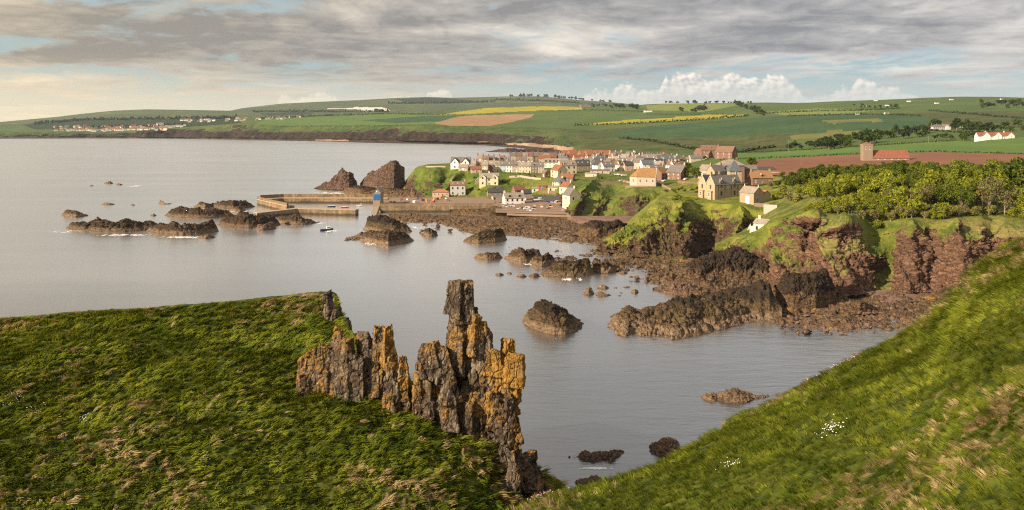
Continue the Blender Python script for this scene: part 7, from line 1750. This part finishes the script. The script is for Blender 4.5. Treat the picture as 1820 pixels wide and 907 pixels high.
TK = {
    'wood_a': tree_kind(1, 13, 5.8, ['leaf', 'leaf_dark'], 2600, 0.42, 0.32, clear=0.14),
    'wood_b': tree_kind(2, 11, 5.2, ['leaf_dark', 'leaf'], 2300, 0.42, 0.3, clear=0.12),
    'wood_c': tree_kind(3, 14, 5.0, ['leaf', 'leaf_bright'], 2300, 0.42, 0.3, clear=0.1),
    'bright': tree_kind(4, 6, 4.2, ['leaf_bright', 'leaf'], 1700, 0.34, 0.2, clear=0.05),
    'bright_b': tree_kind(5, 8, 4.8, ['leaf_bright', 'leaf'], 2000, 0.36, 0.25, clear=0.1),
    'twiggy': tree_kind(6, 13, 4.2, ['twig', 'leaf'], 1300, 0.34, 0.24, bark='bark_pale', clear=0.2, lobes=18),
    'twiggy_b': tree_kind(7, 7, 3.4, ['twig', 'leaf_bright'], 900, 0.30, 0.2, bark='bark_pale', clear=0.12, lobes=16),
    'round': tree_kind(8, 10, 5.2, ['leaf_dark', 'leaf'], 1900, 0.42, 0.4, clear=0.18),
    'bush': tree_kind(9, 2.6, 2.0, ['leaf', 'leaf_dark'], 420, 0.26, 0.1, clear=0.0, lobes=9),
    'bush_b': tree_kind(10, 2.2, 2.4, ['leaf_bright', 'leaf'], 420, 0.26, 0.1, clear=0.0, lobes=9),
}
def tree(kind, p, s, label, group, name='tree', rz=None, sz=None):
    cr, tr = TK[kind]
    root = empty(name, p, random.uniform(0, 6.28) if rz is None else rz); root.scale = (s, s, s*(sz or random.uniform(0.9, 1.12)))
    tag(root, label, 'tree' if name == 'tree' else 'bush', group); link('crown', cr, root); link('trunk', tr, root)
    return root
def ORDW(n):
    return ORD[n] if n < len(ORD) else 'thirty '+ORD[n-30]
def build_wood():
    r = random.Random(11)
    KPz = GK
    def base(px, Y):
        x = (px-CX)/FPX*Y
        f = GK[0]; j = int(np.argmin((f[:, 0]-x)**2+(f[:, 1]-Y)**2)); return Vector((x, Y, f[j][2]-0.3))
    nf = 0
    # front edge: low and bright on the left, rising to tall stems on the right
    px = 1432.0
    while px < 1850:
        hfrac = np.interp(px, [1432, 1480, 1540, 1600, 1690, 1850], [2.8, 5.0, 8.5, 10.5, 12.5, 13.0])
        Y = 318+r.uniform(-5, 8)
        kind = 'bright' if px < 1490 else 'bright_b' if px < 1540 else r.choice(['bright_b', 'twiggy', 'wood_c']) if px < 1650 else r.choice(['twiggy', 'twiggy', 'wood_c', 'wood_a'])
        hk = {'bright': 6, 'bright_b': 8, 'twiggy': 13, 'wood_c': 14, 'wood_a': 13}[kind]
        s = hfrac*r.uniform(0.85, 1.1)/hk
        tree(kind, base(px, Y), s, (['yellow green', 'pale green', 'brown twiggy', 'tall leafy'][['bright', 'bright_b', 'twiggy'].index(kind) if kind in ('bright', 'bright_b', 'twiggy') else 3])+f' tree, {ORDW(nf)} from the left along the front edge of the wood', 'front trees of the wood'); nf += 1
        for _ in range(2 if px < 1700 else 1):
            if px < 1490: break
            tree(r.choice(['twiggy_b', 'bush', 'bright']), base(px+r.uniform(-6, 6), 310+r.uniform(-2, 5)), r.uniform(0.55, 1.0), 'scrub bush under the front trees of the wood', 'undergrowth of the wood', 'bush')
        px += np.interp(px, [1432, 1600, 1850], [9, 12, 13])*r.uniform(0.8, 1.2)
    for row_, (Y, hh, x0, x1, step) in enumerate([(340, 11.5, 1452, 1860, 17), (365, 11, 1440, 1860, 18), (395, 9.8, 1425, 1840, 18), (430, 9.2, 1408, 1800, 18), (465, 8.4, 1398, 1760, 18), (500, 7.4, 1390, 1700, 18)]):
        px = x0
        while px < x1:
            hk = hh*np.interp(px, [1400, 1500, 1600, 1860], [0.55, 0.85, 1.0, 1.25]) if Y < 400 else hh*np.interp(px, [1390, 1440, 1860], [0.75, 1.0, 1.1])
            kind = r.choice((['wood_c', 'bright_b', 'bright_b', 'bright_b'] if px < 1600 else ['wood_a', 'wood_b', 'wood_c', 'wood_c', 'bright_b']) if Y < 400 else ['wood_a', 'wood_b', 'wood_b', 'round'])
            k0 = {'wood_a': 13, 'wood_b': 11, 'wood_c': 14, 'round': 10, 'bright_b': 8}[kind]
            tree(kind, base(px, Y+r.uniform(-8, 8)), hk*r.uniform(0.85, 1.12)/k0*1.05, 'leafy tree in the depth of the wood above the right cliffs', 'inner trees of the wood')
            px += step*r.uniform(0.75, 1.25)
    # pale bank of foliage and the brown willow scrub at the left end of the wood
    for px, row, k, s, lab in [(1404, 362, 'twiggy_b', 1.05, 'brown leafless looking shrub at the left end of the wood'), (1418, 366, 'twiggy_b', 1.0, 'tan shrub right of the brown leafless one'), (1392, 352, 'twiggy_b', 0.9, 'pale brown shrub left of the brown leafless one'),
                               (1378, 356, 'bright', 0.7, 'small bright tree beside the stone lodge'), (1393, 345, 'bright', 0.75, 'bright green tree behind the stone lodge'), (1383, 335, 'round', 0.5, 'dark round tree behind the lodge'), (1369, 337, 'twiggy_b', 0.8, 'brown bush behind the stone lodge roof'),
                               (1402, 330, 'wood_b', 0.55, 'dark tree at the corner of the ploughed field'), (1426, 352, 'bright_b', 0.7, 'yellow green tree at the left tip of the wood'), (1440, 366, 'bright', 0.6, 'lowest yellow green bush of the wood edge')]:
        p = at_y(px, row, 400); 
        f = GH[0]; g = on(GH, px, row); tree(k, g-Vector((0, 0, 0.3)), s, lab, 'trees by the lodge')
build_wood()
def village_trees():
    for px, row, k, s, lab in [(1223, 304, 'round', 0.85, 'dark round tree among the slate roofs'), (1221, 318, 'wood_b', 0.8, 'left of two leafy trees right of the stone hall'), (1238, 319, 'wood_a', 0.85, 'right of two leafy trees right of the stone hall'), (1252, 314, 'wood_b', 0.55, 'small tree left of the pink gabled house'),
                               (1128, 286, 'bush', 1.2, 'green bush among the cottage roofs'), (1070, 318, 'bush', 0.9, 'small bush on the chapel knoll')]:
        tree(k, on(GV, px, row)-Vector((0, 0, 0.3)), s, lab, 'village trees')
    tree('round', land_at(1336, 301, 300), 0.95, 'large dark round tree beside the ploughed field', 'village trees')
    tree('round', land_at(1253, 284.5, 300), 0.5, 'small dark tree before the brown estate', 'village trees')
    tree('round', land_at(1299, 279, 300), 0.45, 'small dark tree right of the brown estate', 'village trees')
    r = random.Random(4)
    for i in range(14):
        px = r.uniform(1196, 1250); row = 352+r.uniform(-3, 6)+(px-1196)*0.10
        tree(r.choice(['bush', 'bush_b']), on(GH, px, row)-Vector((0, 0, 0.4)), r.uniform(0.6, 1.0), 'clump of low green scrub along the brink below the lawn', 'scrub below the lawn', 'bush')
    for i in range(10):
        px = r.uniform(1196, 1246); row = r.uniform(336, 343)
        tree('bush', on(GH, px, row)-Vector((0, 0, 0.4)), r.uniform(0.5, 0.9), 'hedge bush along the back of the lawn', 'hedge behind the lawn', 'bush')
    for i in range(26):
        px = r.uniform(832, 905); row = r.uniform(316, 344)
        if 848 < px < 892 and 308 < row < 334: continue
        tree(r.choice(['bush', 'bush', 'bush_b']), on(GV, px, row)-Vector((0, 0, 0.4)), r.uniform(0.6, 1.1), 'scrub bush on the bank below the front terrace', 'scrub on the village bank', 'bush')
    for i in range(12):
        px = r.uniform(905, 985); row = r.uniform(311, 316)
        tree('bush', on(GV, px, row)-Vector((0, 0, 0.4)), r.uniform(0.5, 0.8), 'garden bush before the front terrace', 'garden bushes of the terrace', 'bush')
village_trees()

# ------------------------------------------------------------------ distant trees, copses and hedges
FAR = []
for k in range(5):
    V, F, lc = crown_np(60+k, 1.0, 1.0, 0.8, 220, 0.2, 8); V = V+np.array([0, 0, 0.95])
    mi = np.zeros(len(F), int)
    m = Mb(); m.tube((0, 0, -0.4), (0, 0, 0.9), 0.1, 0.06, 5)
    V2 = np.array(m.v); 
    me = bpy.data.meshes.new('far_tree'); allV = [tuple(v) for v in V]+m.v; allF = [tuple(f) for f in F]+[tuple(i+len(V) for i in f) for f in m.f]
    me.from_pydata(allV, [], allF); me.materials.append(M['leaf_far'] if k < 3 else M['leaf_dark']); me.materials.append(M['bark'])
    me.polygons.foreach_set('material_index', np.array([0]*len(F)+[1]*len(m.f), dtype=np.int32)); FAR.append(me)
def far_tree(p, h, label, group, r):
    o = link('distant_tree', r.choice(FAR), None, p-Vector((0, 0, h*0.08))); s = h/1.75
    o.scale = (s*r.uniform(.8, 1.25), s*r.uniform(.8, 1.25), s*r.uniform(.85, 1.15)); o.rotation_euler = (0, 0, r.uniform(0, 6.28)); tag(o, label, 'tree', group)
def distant_trees():
    r = random.Random(21)
    # dark wood in the valley on the right
    for i in range(58):
        t = r.random(); px = 1462+t*190; c = np.interp(px, [1462, 1500, 1560, 1610, 1660], [262, 256, 247, 240, 235]); row = c+r.uniform(-8, 7)
        far_tree(land_at(px, row, 800), r.uniform(9, 15), 'dark tree in the valley wood below the mansion', 'valley wood', r)
    for i in range(18):
        px = r.uniform(1395, 1470); row = 268-(px-1395)*0.05+r.uniform(-6, 1)
        far_tree(land_at(px, row, 800), r.uniform(6, 10), 'small tree of the thicket left of the valley wood', 'valley thicket', r)
    for i in range(16):
        px = r.uniform(1690, 1765); row = 231+r.uniform(-5, 3)+(px-1690)*0.05
        far_tree(land_at(px, row, 1000), r.uniform(11, 17), 'dark tree right of the mansion', 'trees by the mansion', r)
    for px, row in ((1655, 229), (1660, 227), (1664, 226), (1700, 224), (1660, 224)):
        far_tree(land_at(px, row, 1300), 16, 'tall tree behind the mansion', 'trees by the mansion', r)
    for i in range(16):
        px = r.uniform(1662, 1738); row = 247+r.uniform(-4, 3)
        far_tree(land_at(px, row, 700), r.uniform(5, 8), 'hedge tree left of the long white farmhouse', 'hedge by the farmhouse', r)
    for i in range(10):
        px = r.uniform(1765, 1825); row = 226+r.uniform(-4, 10)
        far_tree(land_at(px, row, 1000), r.uniform(8, 14), 'tree behind the long white farmhouse', 'trees by the farmhouse', r)
    for i in range(16):
        px = r.uniform(1728, 1825); row = 188+r.uniform(-4, 5)
        far_tree(land_at(px, row, 1800), r.uniform(14, 24), 'tree of the dark belt high on the right hill', 'belt on the right hill', r)
    for i in range(40):
        px = r.uniform(1036, 1142); row = np.interp(px, [1036, 1080, 1142], [190, 190.5, 194])+r.uniform(-3.5, 2)
        far_tree(land_at(px, row, 2500), r.uniform(14, 24), 'tree of the plantation on the rapeseed ridge', 'ridge plantation', r)
    for i in range(18):
        px = r.uniform(1206, 1256); row = 198+r.uniform(-5, 3)
        far_tree(land_at(px, row, 2300), r.uniform(13, 20), 'tree of the small copse on the pale green field', 'field copse', r)
    for i in range(24):
        t = r.random(); px = 1302+t*55; row = 184+t*19+r.uniform(-3, 4)
        far_tree(land_at(px, row, 2300), r.uniform(14, 22), 'tree of the shelter belt running down the hill', 'shelter belt', r)
    for i in range(26):
        px = r.uniform(1150, 1345); p = land_at(px, 184.2, 3300); far_tree(Vector((p.x, p.y, land_z(px, Y=p.y))), r.uniform(10, 18), 'lone skyline tree on the hill behind the fields', 'skyline trees', r)
    for i in range(36):
        px = r.uniform(905, 1085); Y = 9300; p = Vector(((px-CX)/FPX*Y, Y, land_z(px, Y=Y))); far_tree(p, r.uniform(28, 46), 'tree on the far hill crest', 'far crest trees', r)
    for i in range(16):
        px = r.uniform(1510, 1610); row = 190+r.uniform(-2, 3)
        far_tree(land_at(px, row, 1800), r.uniform(7, 13), 'scattered tree on the middle of the right hill', 'right hill trees', r)
distant_trees()
def hedge(pts, h, label, lo=300, n_per=0.35, mat='leaf_far', w=1.5):
    r = np.random.default_rng(int(abs(pts[0][0]*7+pts[0][1]*13)))
    q = []
    for (x0, y0), (x1, y1) in zip(pts[:-1], pts[1:]):
        k = max(2, int(abs(x1-x0)/1.5+abs(y1-y0)))
        q += [land_at(x0+(x1-x0)*i/k, y0+(y1-y0)*i/k, lo) for i in range(k)]
    q.append(land_at(*pts[-1], lo)); A = q[0]
    P = []
    for a, b in zip(q[:-1], q[1:]):
        L = (b-a).length
        if L > 600: continue
        for i in range(max(2, int(L*n_per))):
            c = a+(b-a)*r.random(); P.append((c.x+r.normal(0, w*0.5), c.y+r.normal(0, w*0.5), c.z+r.uniform(0, h)*r.uniform(0.4, 1)))
    P = np.array(P)-np.array(A); n = len(P)
    u = r.normal(0, 1, (n, 3)); u /= np.linalg.norm(u, axis=1, keepdims=True); v = np.cross(u, r.normal(0, 1, (n, 3))); v /= np.linalg.norm(v, axis=1, keepdims=True)
    s = h*0.42*r.uniform(0.6, 1.3, (n, 1))
    V = np.stack([P-u*s, P-v*s*0.7, P+u*s, P+v*s*0.7], 1).reshape(-1, 3)
    o = link('hedge', mesh_np('hedge', V, np.arange(n*4).reshape(-1, 4), [M[mat]], False), None, A)
    tag(o, label, 'hedge', 'field hedges')
for pts, h, lab, lo in [
    ([(1020, 224), (1123, 220.5), (1238, 214), (1330, 207)], 8, 'dark hedge along the lower edge of the yellow rapeseed strip', 1800),
    ([(1150, 204), (1300, 204)], 5, 'hedge above the right end of the rapeseed strip', 2000), ([(960, 198), (1040, 196), (1150, 199)], 6, 'hedge below the ridge plantation', 2500),
    ([(1340, 203), (1450, 198), (1540, 197), (1600, 193)], 7, 'hedge crossing the right hill below the white sheds', 1500), ([(1400, 207), (1540, 204), (1640, 207)], 6, 'hedge along the top of the deep green field', 1500),
    ([(1650, 197), (1760, 207), (1825, 212)], 6, 'hedge sloping across the right edge fields', 1200), ([(1640, 232), (1700, 236), (1740, 240)], 4, 'hedge beside the mansion drive', 800),
    ([(1280, 285), (1420, 279.3), (1530, 274.2), (1660, 270.2), (1820, 274.2)], 1.6, 'thin hedge between the green strip and the ploughed field', 500), ([(1290, 273), (1420, 267.5), (1530, 261), (1700, 250)], 2.2, 'hedge along the top of the bright green strip', 700),
    ([(690, 203), (780, 204.5), (830, 206)], 9, 'hedge above the stubble field', 2500), ([(455, 212), (560, 207), (690, 203)], 12, 'tree line above the far bright field', 3000), ([(500, 225), (690, 224.5), (770, 222.5)], 5, 'hedge along the far cliff top', 2500),
    ([(450, 200), (520, 199), (620, 200), (690, 199)], 22, 'dark tree belt on the far slope', 4500), ([(60, 222), (150, 214), (260, 213), (420, 211)], 22, 'dark tree belt behind the distant town', 4200), ([(150, 228), (260, 226), (330, 223)], 16, 'tree belt among the distant houses', 3900),
    ([(1100, 246), (1160, 252), (1240, 268), (1290, 270)], 6, 'scrub line at the foot of the brae behind the village', 900), ([(1380, 262), (1350, 266), (1310, 272)], 5, 'scrub on the brae above the brown estate', 900),
    ([(690, 185), (800, 184), (880, 182)], 25, 'faint tree belt across the far hills', 5000), ([(880, 178), (960, 180), (1030, 184)], 22, 'faint hedge on the far crest slope', 5000)]:
    hedge(pts, h, lab, lo)

# ------------------------------------------------------------------ distant town on the left shore
def town():
    r = random.Random(31); protos = []
    for wl, rf in (('white', 'slate_pale'), ('white', 'brown_tile'), ('cream', 'rust_tile'), ('pink', 'brown_tile'), ('white', 'slate')):
        m = Mb(); m.box(-0.5, 0.5, -0.35, 0.35, -0.3, 0.5, 0)
        for s in (-1, 1): m.slab((-0.53, s*0.4, 0.46), (0.53, s*0.4, 0.46), (0.53, 0, 0.82), (-0.53, 0, 0.82), 0.03*(1 if s < 0 else -1), 1)
        for s in (-1, 1): m.face([(s*0.5, -0.35, 0.5), (s*0.5, 0.35, 0.5), (s*0.5, 0, 0.8)], 0)
        m.box(-0.25, -0.1, -0.36, -0.352, 0.1, 0.3, 2); m.box(0.1, 0.25, -0.36, -0.352, 0.1, 0.3, 2)
        protos.append(m.mesh('distant_house', [wl, rf, 'glass']))
    def put(px, row, w, k, lab, grp, rot=None):
        p = land_at(px, row, 3300); o = link('distant_house', protos[k], None, p); s = w
        o.scale = (s, s, s*0.75); o.rotation_euler = (0, 0, r.uniform(-.5, .5) if rot is None else rot); tag(o, lab, 'house', grp)
    for i in range(95):
        px = r.uniform(95, 300); row = 231-(px-95)*0.012+r.uniform(-5, 2.5)
        put(px, row, r.uniform(13, 20), r.randrange(1, 4), 'brown roofed house of the distant town on the left', 'distant town houses')
    for i in range(70):
        px = 120+i*3.0+r.uniform(-1, 1); row = np.interp(px, [120, 200, 260, 330], [233.0, 232.5, 229.5, 224.5])+r.uniform(-1.0, 1.5)
        put(px, row, r.uniform(11, 15), 0, 'white caravan in the rows along the distant shore', 'distant caravans', 0.1)
    for i in range(48):
        px = r.uniform(330, 540); row = np.interp(px, [330, 400, 540], [216, 214.5, 209])+r.uniform(-2, 2)
        put(px, row, r.uniform(12, 18), r.choice([0, 0, 2, 4]), 'pale house of the far estate right of the distant town', 'far estate houses')
    for k, (px, row, w) in enumerate([(330, 214.5, 60), (368, 214, 34), (285, 222, 40)]):
        p = land_at(px, row, 3600); o = link('distant_shed', protos[4], None, p); o.scale = (w, w*0.6, 14); tag(o, ['largest pale industrial shed above the distant town', 'second pale industrial shed above the distant town', 'pale shed between the distant town houses'][k], 'shed', 'distant sheds')
    # radio masts on the far hill
    for k, px in enumerate((757, 762, 765)):
        Y = 9300; p = Vector(((px-CX)/FPX*Y, Y, land_z(px, Y=Y))); root = empty('radio_mast', p); tag(root, ['tall radio mast on the far hill', 'shorter radio mast beside the tall one', 'smallest radio mast right of the others'][k], 'mast', 'radio masts')
        m = Mb(); m.tube((0, 0, -5), (0, 0, [75, 40, 30][k]), 2.6, 1.2, 6); m.build('shaft', 'pole', root)
town()
# ================================================================== AIR AND SURF
def haze():
    m = bpy.data.materials.new('haze'); m.use_nodes = True; g = NT(m.node_tree)
    v = g.node('ShaderNodeVolumePrincipled', {'Color': (0.66, 0.79, 0.95, 1), 'Density': 2.6e-5, 'Anisotropy': 0.2})
    o = g.node('ShaderNodeOutputMaterial'); g.l.new(v.outputs[0], o.inputs['Volume'])
    b = Mb(); b.box(-16000, 16000, -300, 14500, -4, 520)
    me = bpy.data.meshes.new('haze'); me.from_pydata(b.v, [], b.f); me.materials.append(m)
    tag(link('haze', me), 'thin sea haze in the air', None, None, 'stuff')
haze()

def foam(px, row, wpx, hpx, seed, ang=0.0, label=None):
    """thin broken sheet of white water lying on the sea"""
    c = at_z(px, row, 0.0); k = c.y/FPX; rx = wpx*k/2; ry = hpx/2*c.y*c.y/(FPX*HC)
    r = np.random.default_rng(seed); n = int(max(60, wpx*hpx*1.2))
    P = r.normal(0, 0.42, (n, 2)); P = P[np.hypot(P[:, 0], P[:, 1]) < 1.1]
    f = fbm(np.stack([P[:, 0]*rx/2.2, P[:, 1]*ry/6, P[:, 0]*0+seed], -1), 3, 0.6, seed)
    P = P[f > 0.02]; n = len(P)
    ca, sa = math.cos(ang), math.sin(ang)
    X = P[:, 0]*rx*ca-P[:, 1]*ry*sa; Yy = P[:, 0]*rx*sa+P[:, 1]*ry*ca
    s = k*r.uniform(0.5, 1.4, n); sy = s*2.2
    V = np.stack([np.stack([X-s, Yy, X*0], -1), np.stack([X, Yy-sy, X*0], -1), np.stack([X+s, Yy, X*0], -1), np.stack([X, Yy+sy, X*0], -1)], 1).reshape(-1, 3)
    V[:, 2] = 0.03+0.0008*np.repeat(np.arange(n), 4)/max(n, 1)*40
    me = mesh_np('foam', V, np.arange(n*4).reshape(-1, 4), [M['foam']], False)
    tag(link('foam', me, None, c), label, None, None, 'stuff')
for k, (px, row, w, h, a, lab) in enumerate([(610, 343.5, 110, 7, 0, 'white surf between the sea stack and the outer pier'), (668, 433, 46, 7, -0.1, 'surf at the foot of the tan shelf'), (1002, 601, 34, 6, -0.1, 'surf at the foot of the pyramid islet'), (1020, 497, 50, 5, 0, 'surf along the large tan slab'),
        (430, 375, 60, 5, 0, 'surf between the reefs and the piers'), (120, 412, 60, 5, 0, 'surf at the left tip of the longest reef'), (215, 418, 120, 4, 0, 'thin surf along the longest reef'), (330, 422, 110, 4, 0, 'thin surf along the broad brown reef'),
        (570, 397, 26, 5, 0.5, 'white wake left of the motorboat'), (588, 411, 26, 4, 0, 'bow wash around the motorboat'), (950, 470, 40, 4, 0, 'wash among the middle reef rocks'), 
        (740, 404, 40, 5, 0, 'white water in the inlet below the quay'), (900, 271, 90, 3, 0, 'breakers around the skerry behind the village'), (1060, 833, 60, 4, 0, 'thin foam at the low brown rock'), (240, 331, 30, 3, 0, 'pale wash right of the farthest rock'), (520, 252, 200, 1.6, 0, 'breakers below the distant cliffs')]):
    foam(px, row, w, h, 300+k, a, lab)
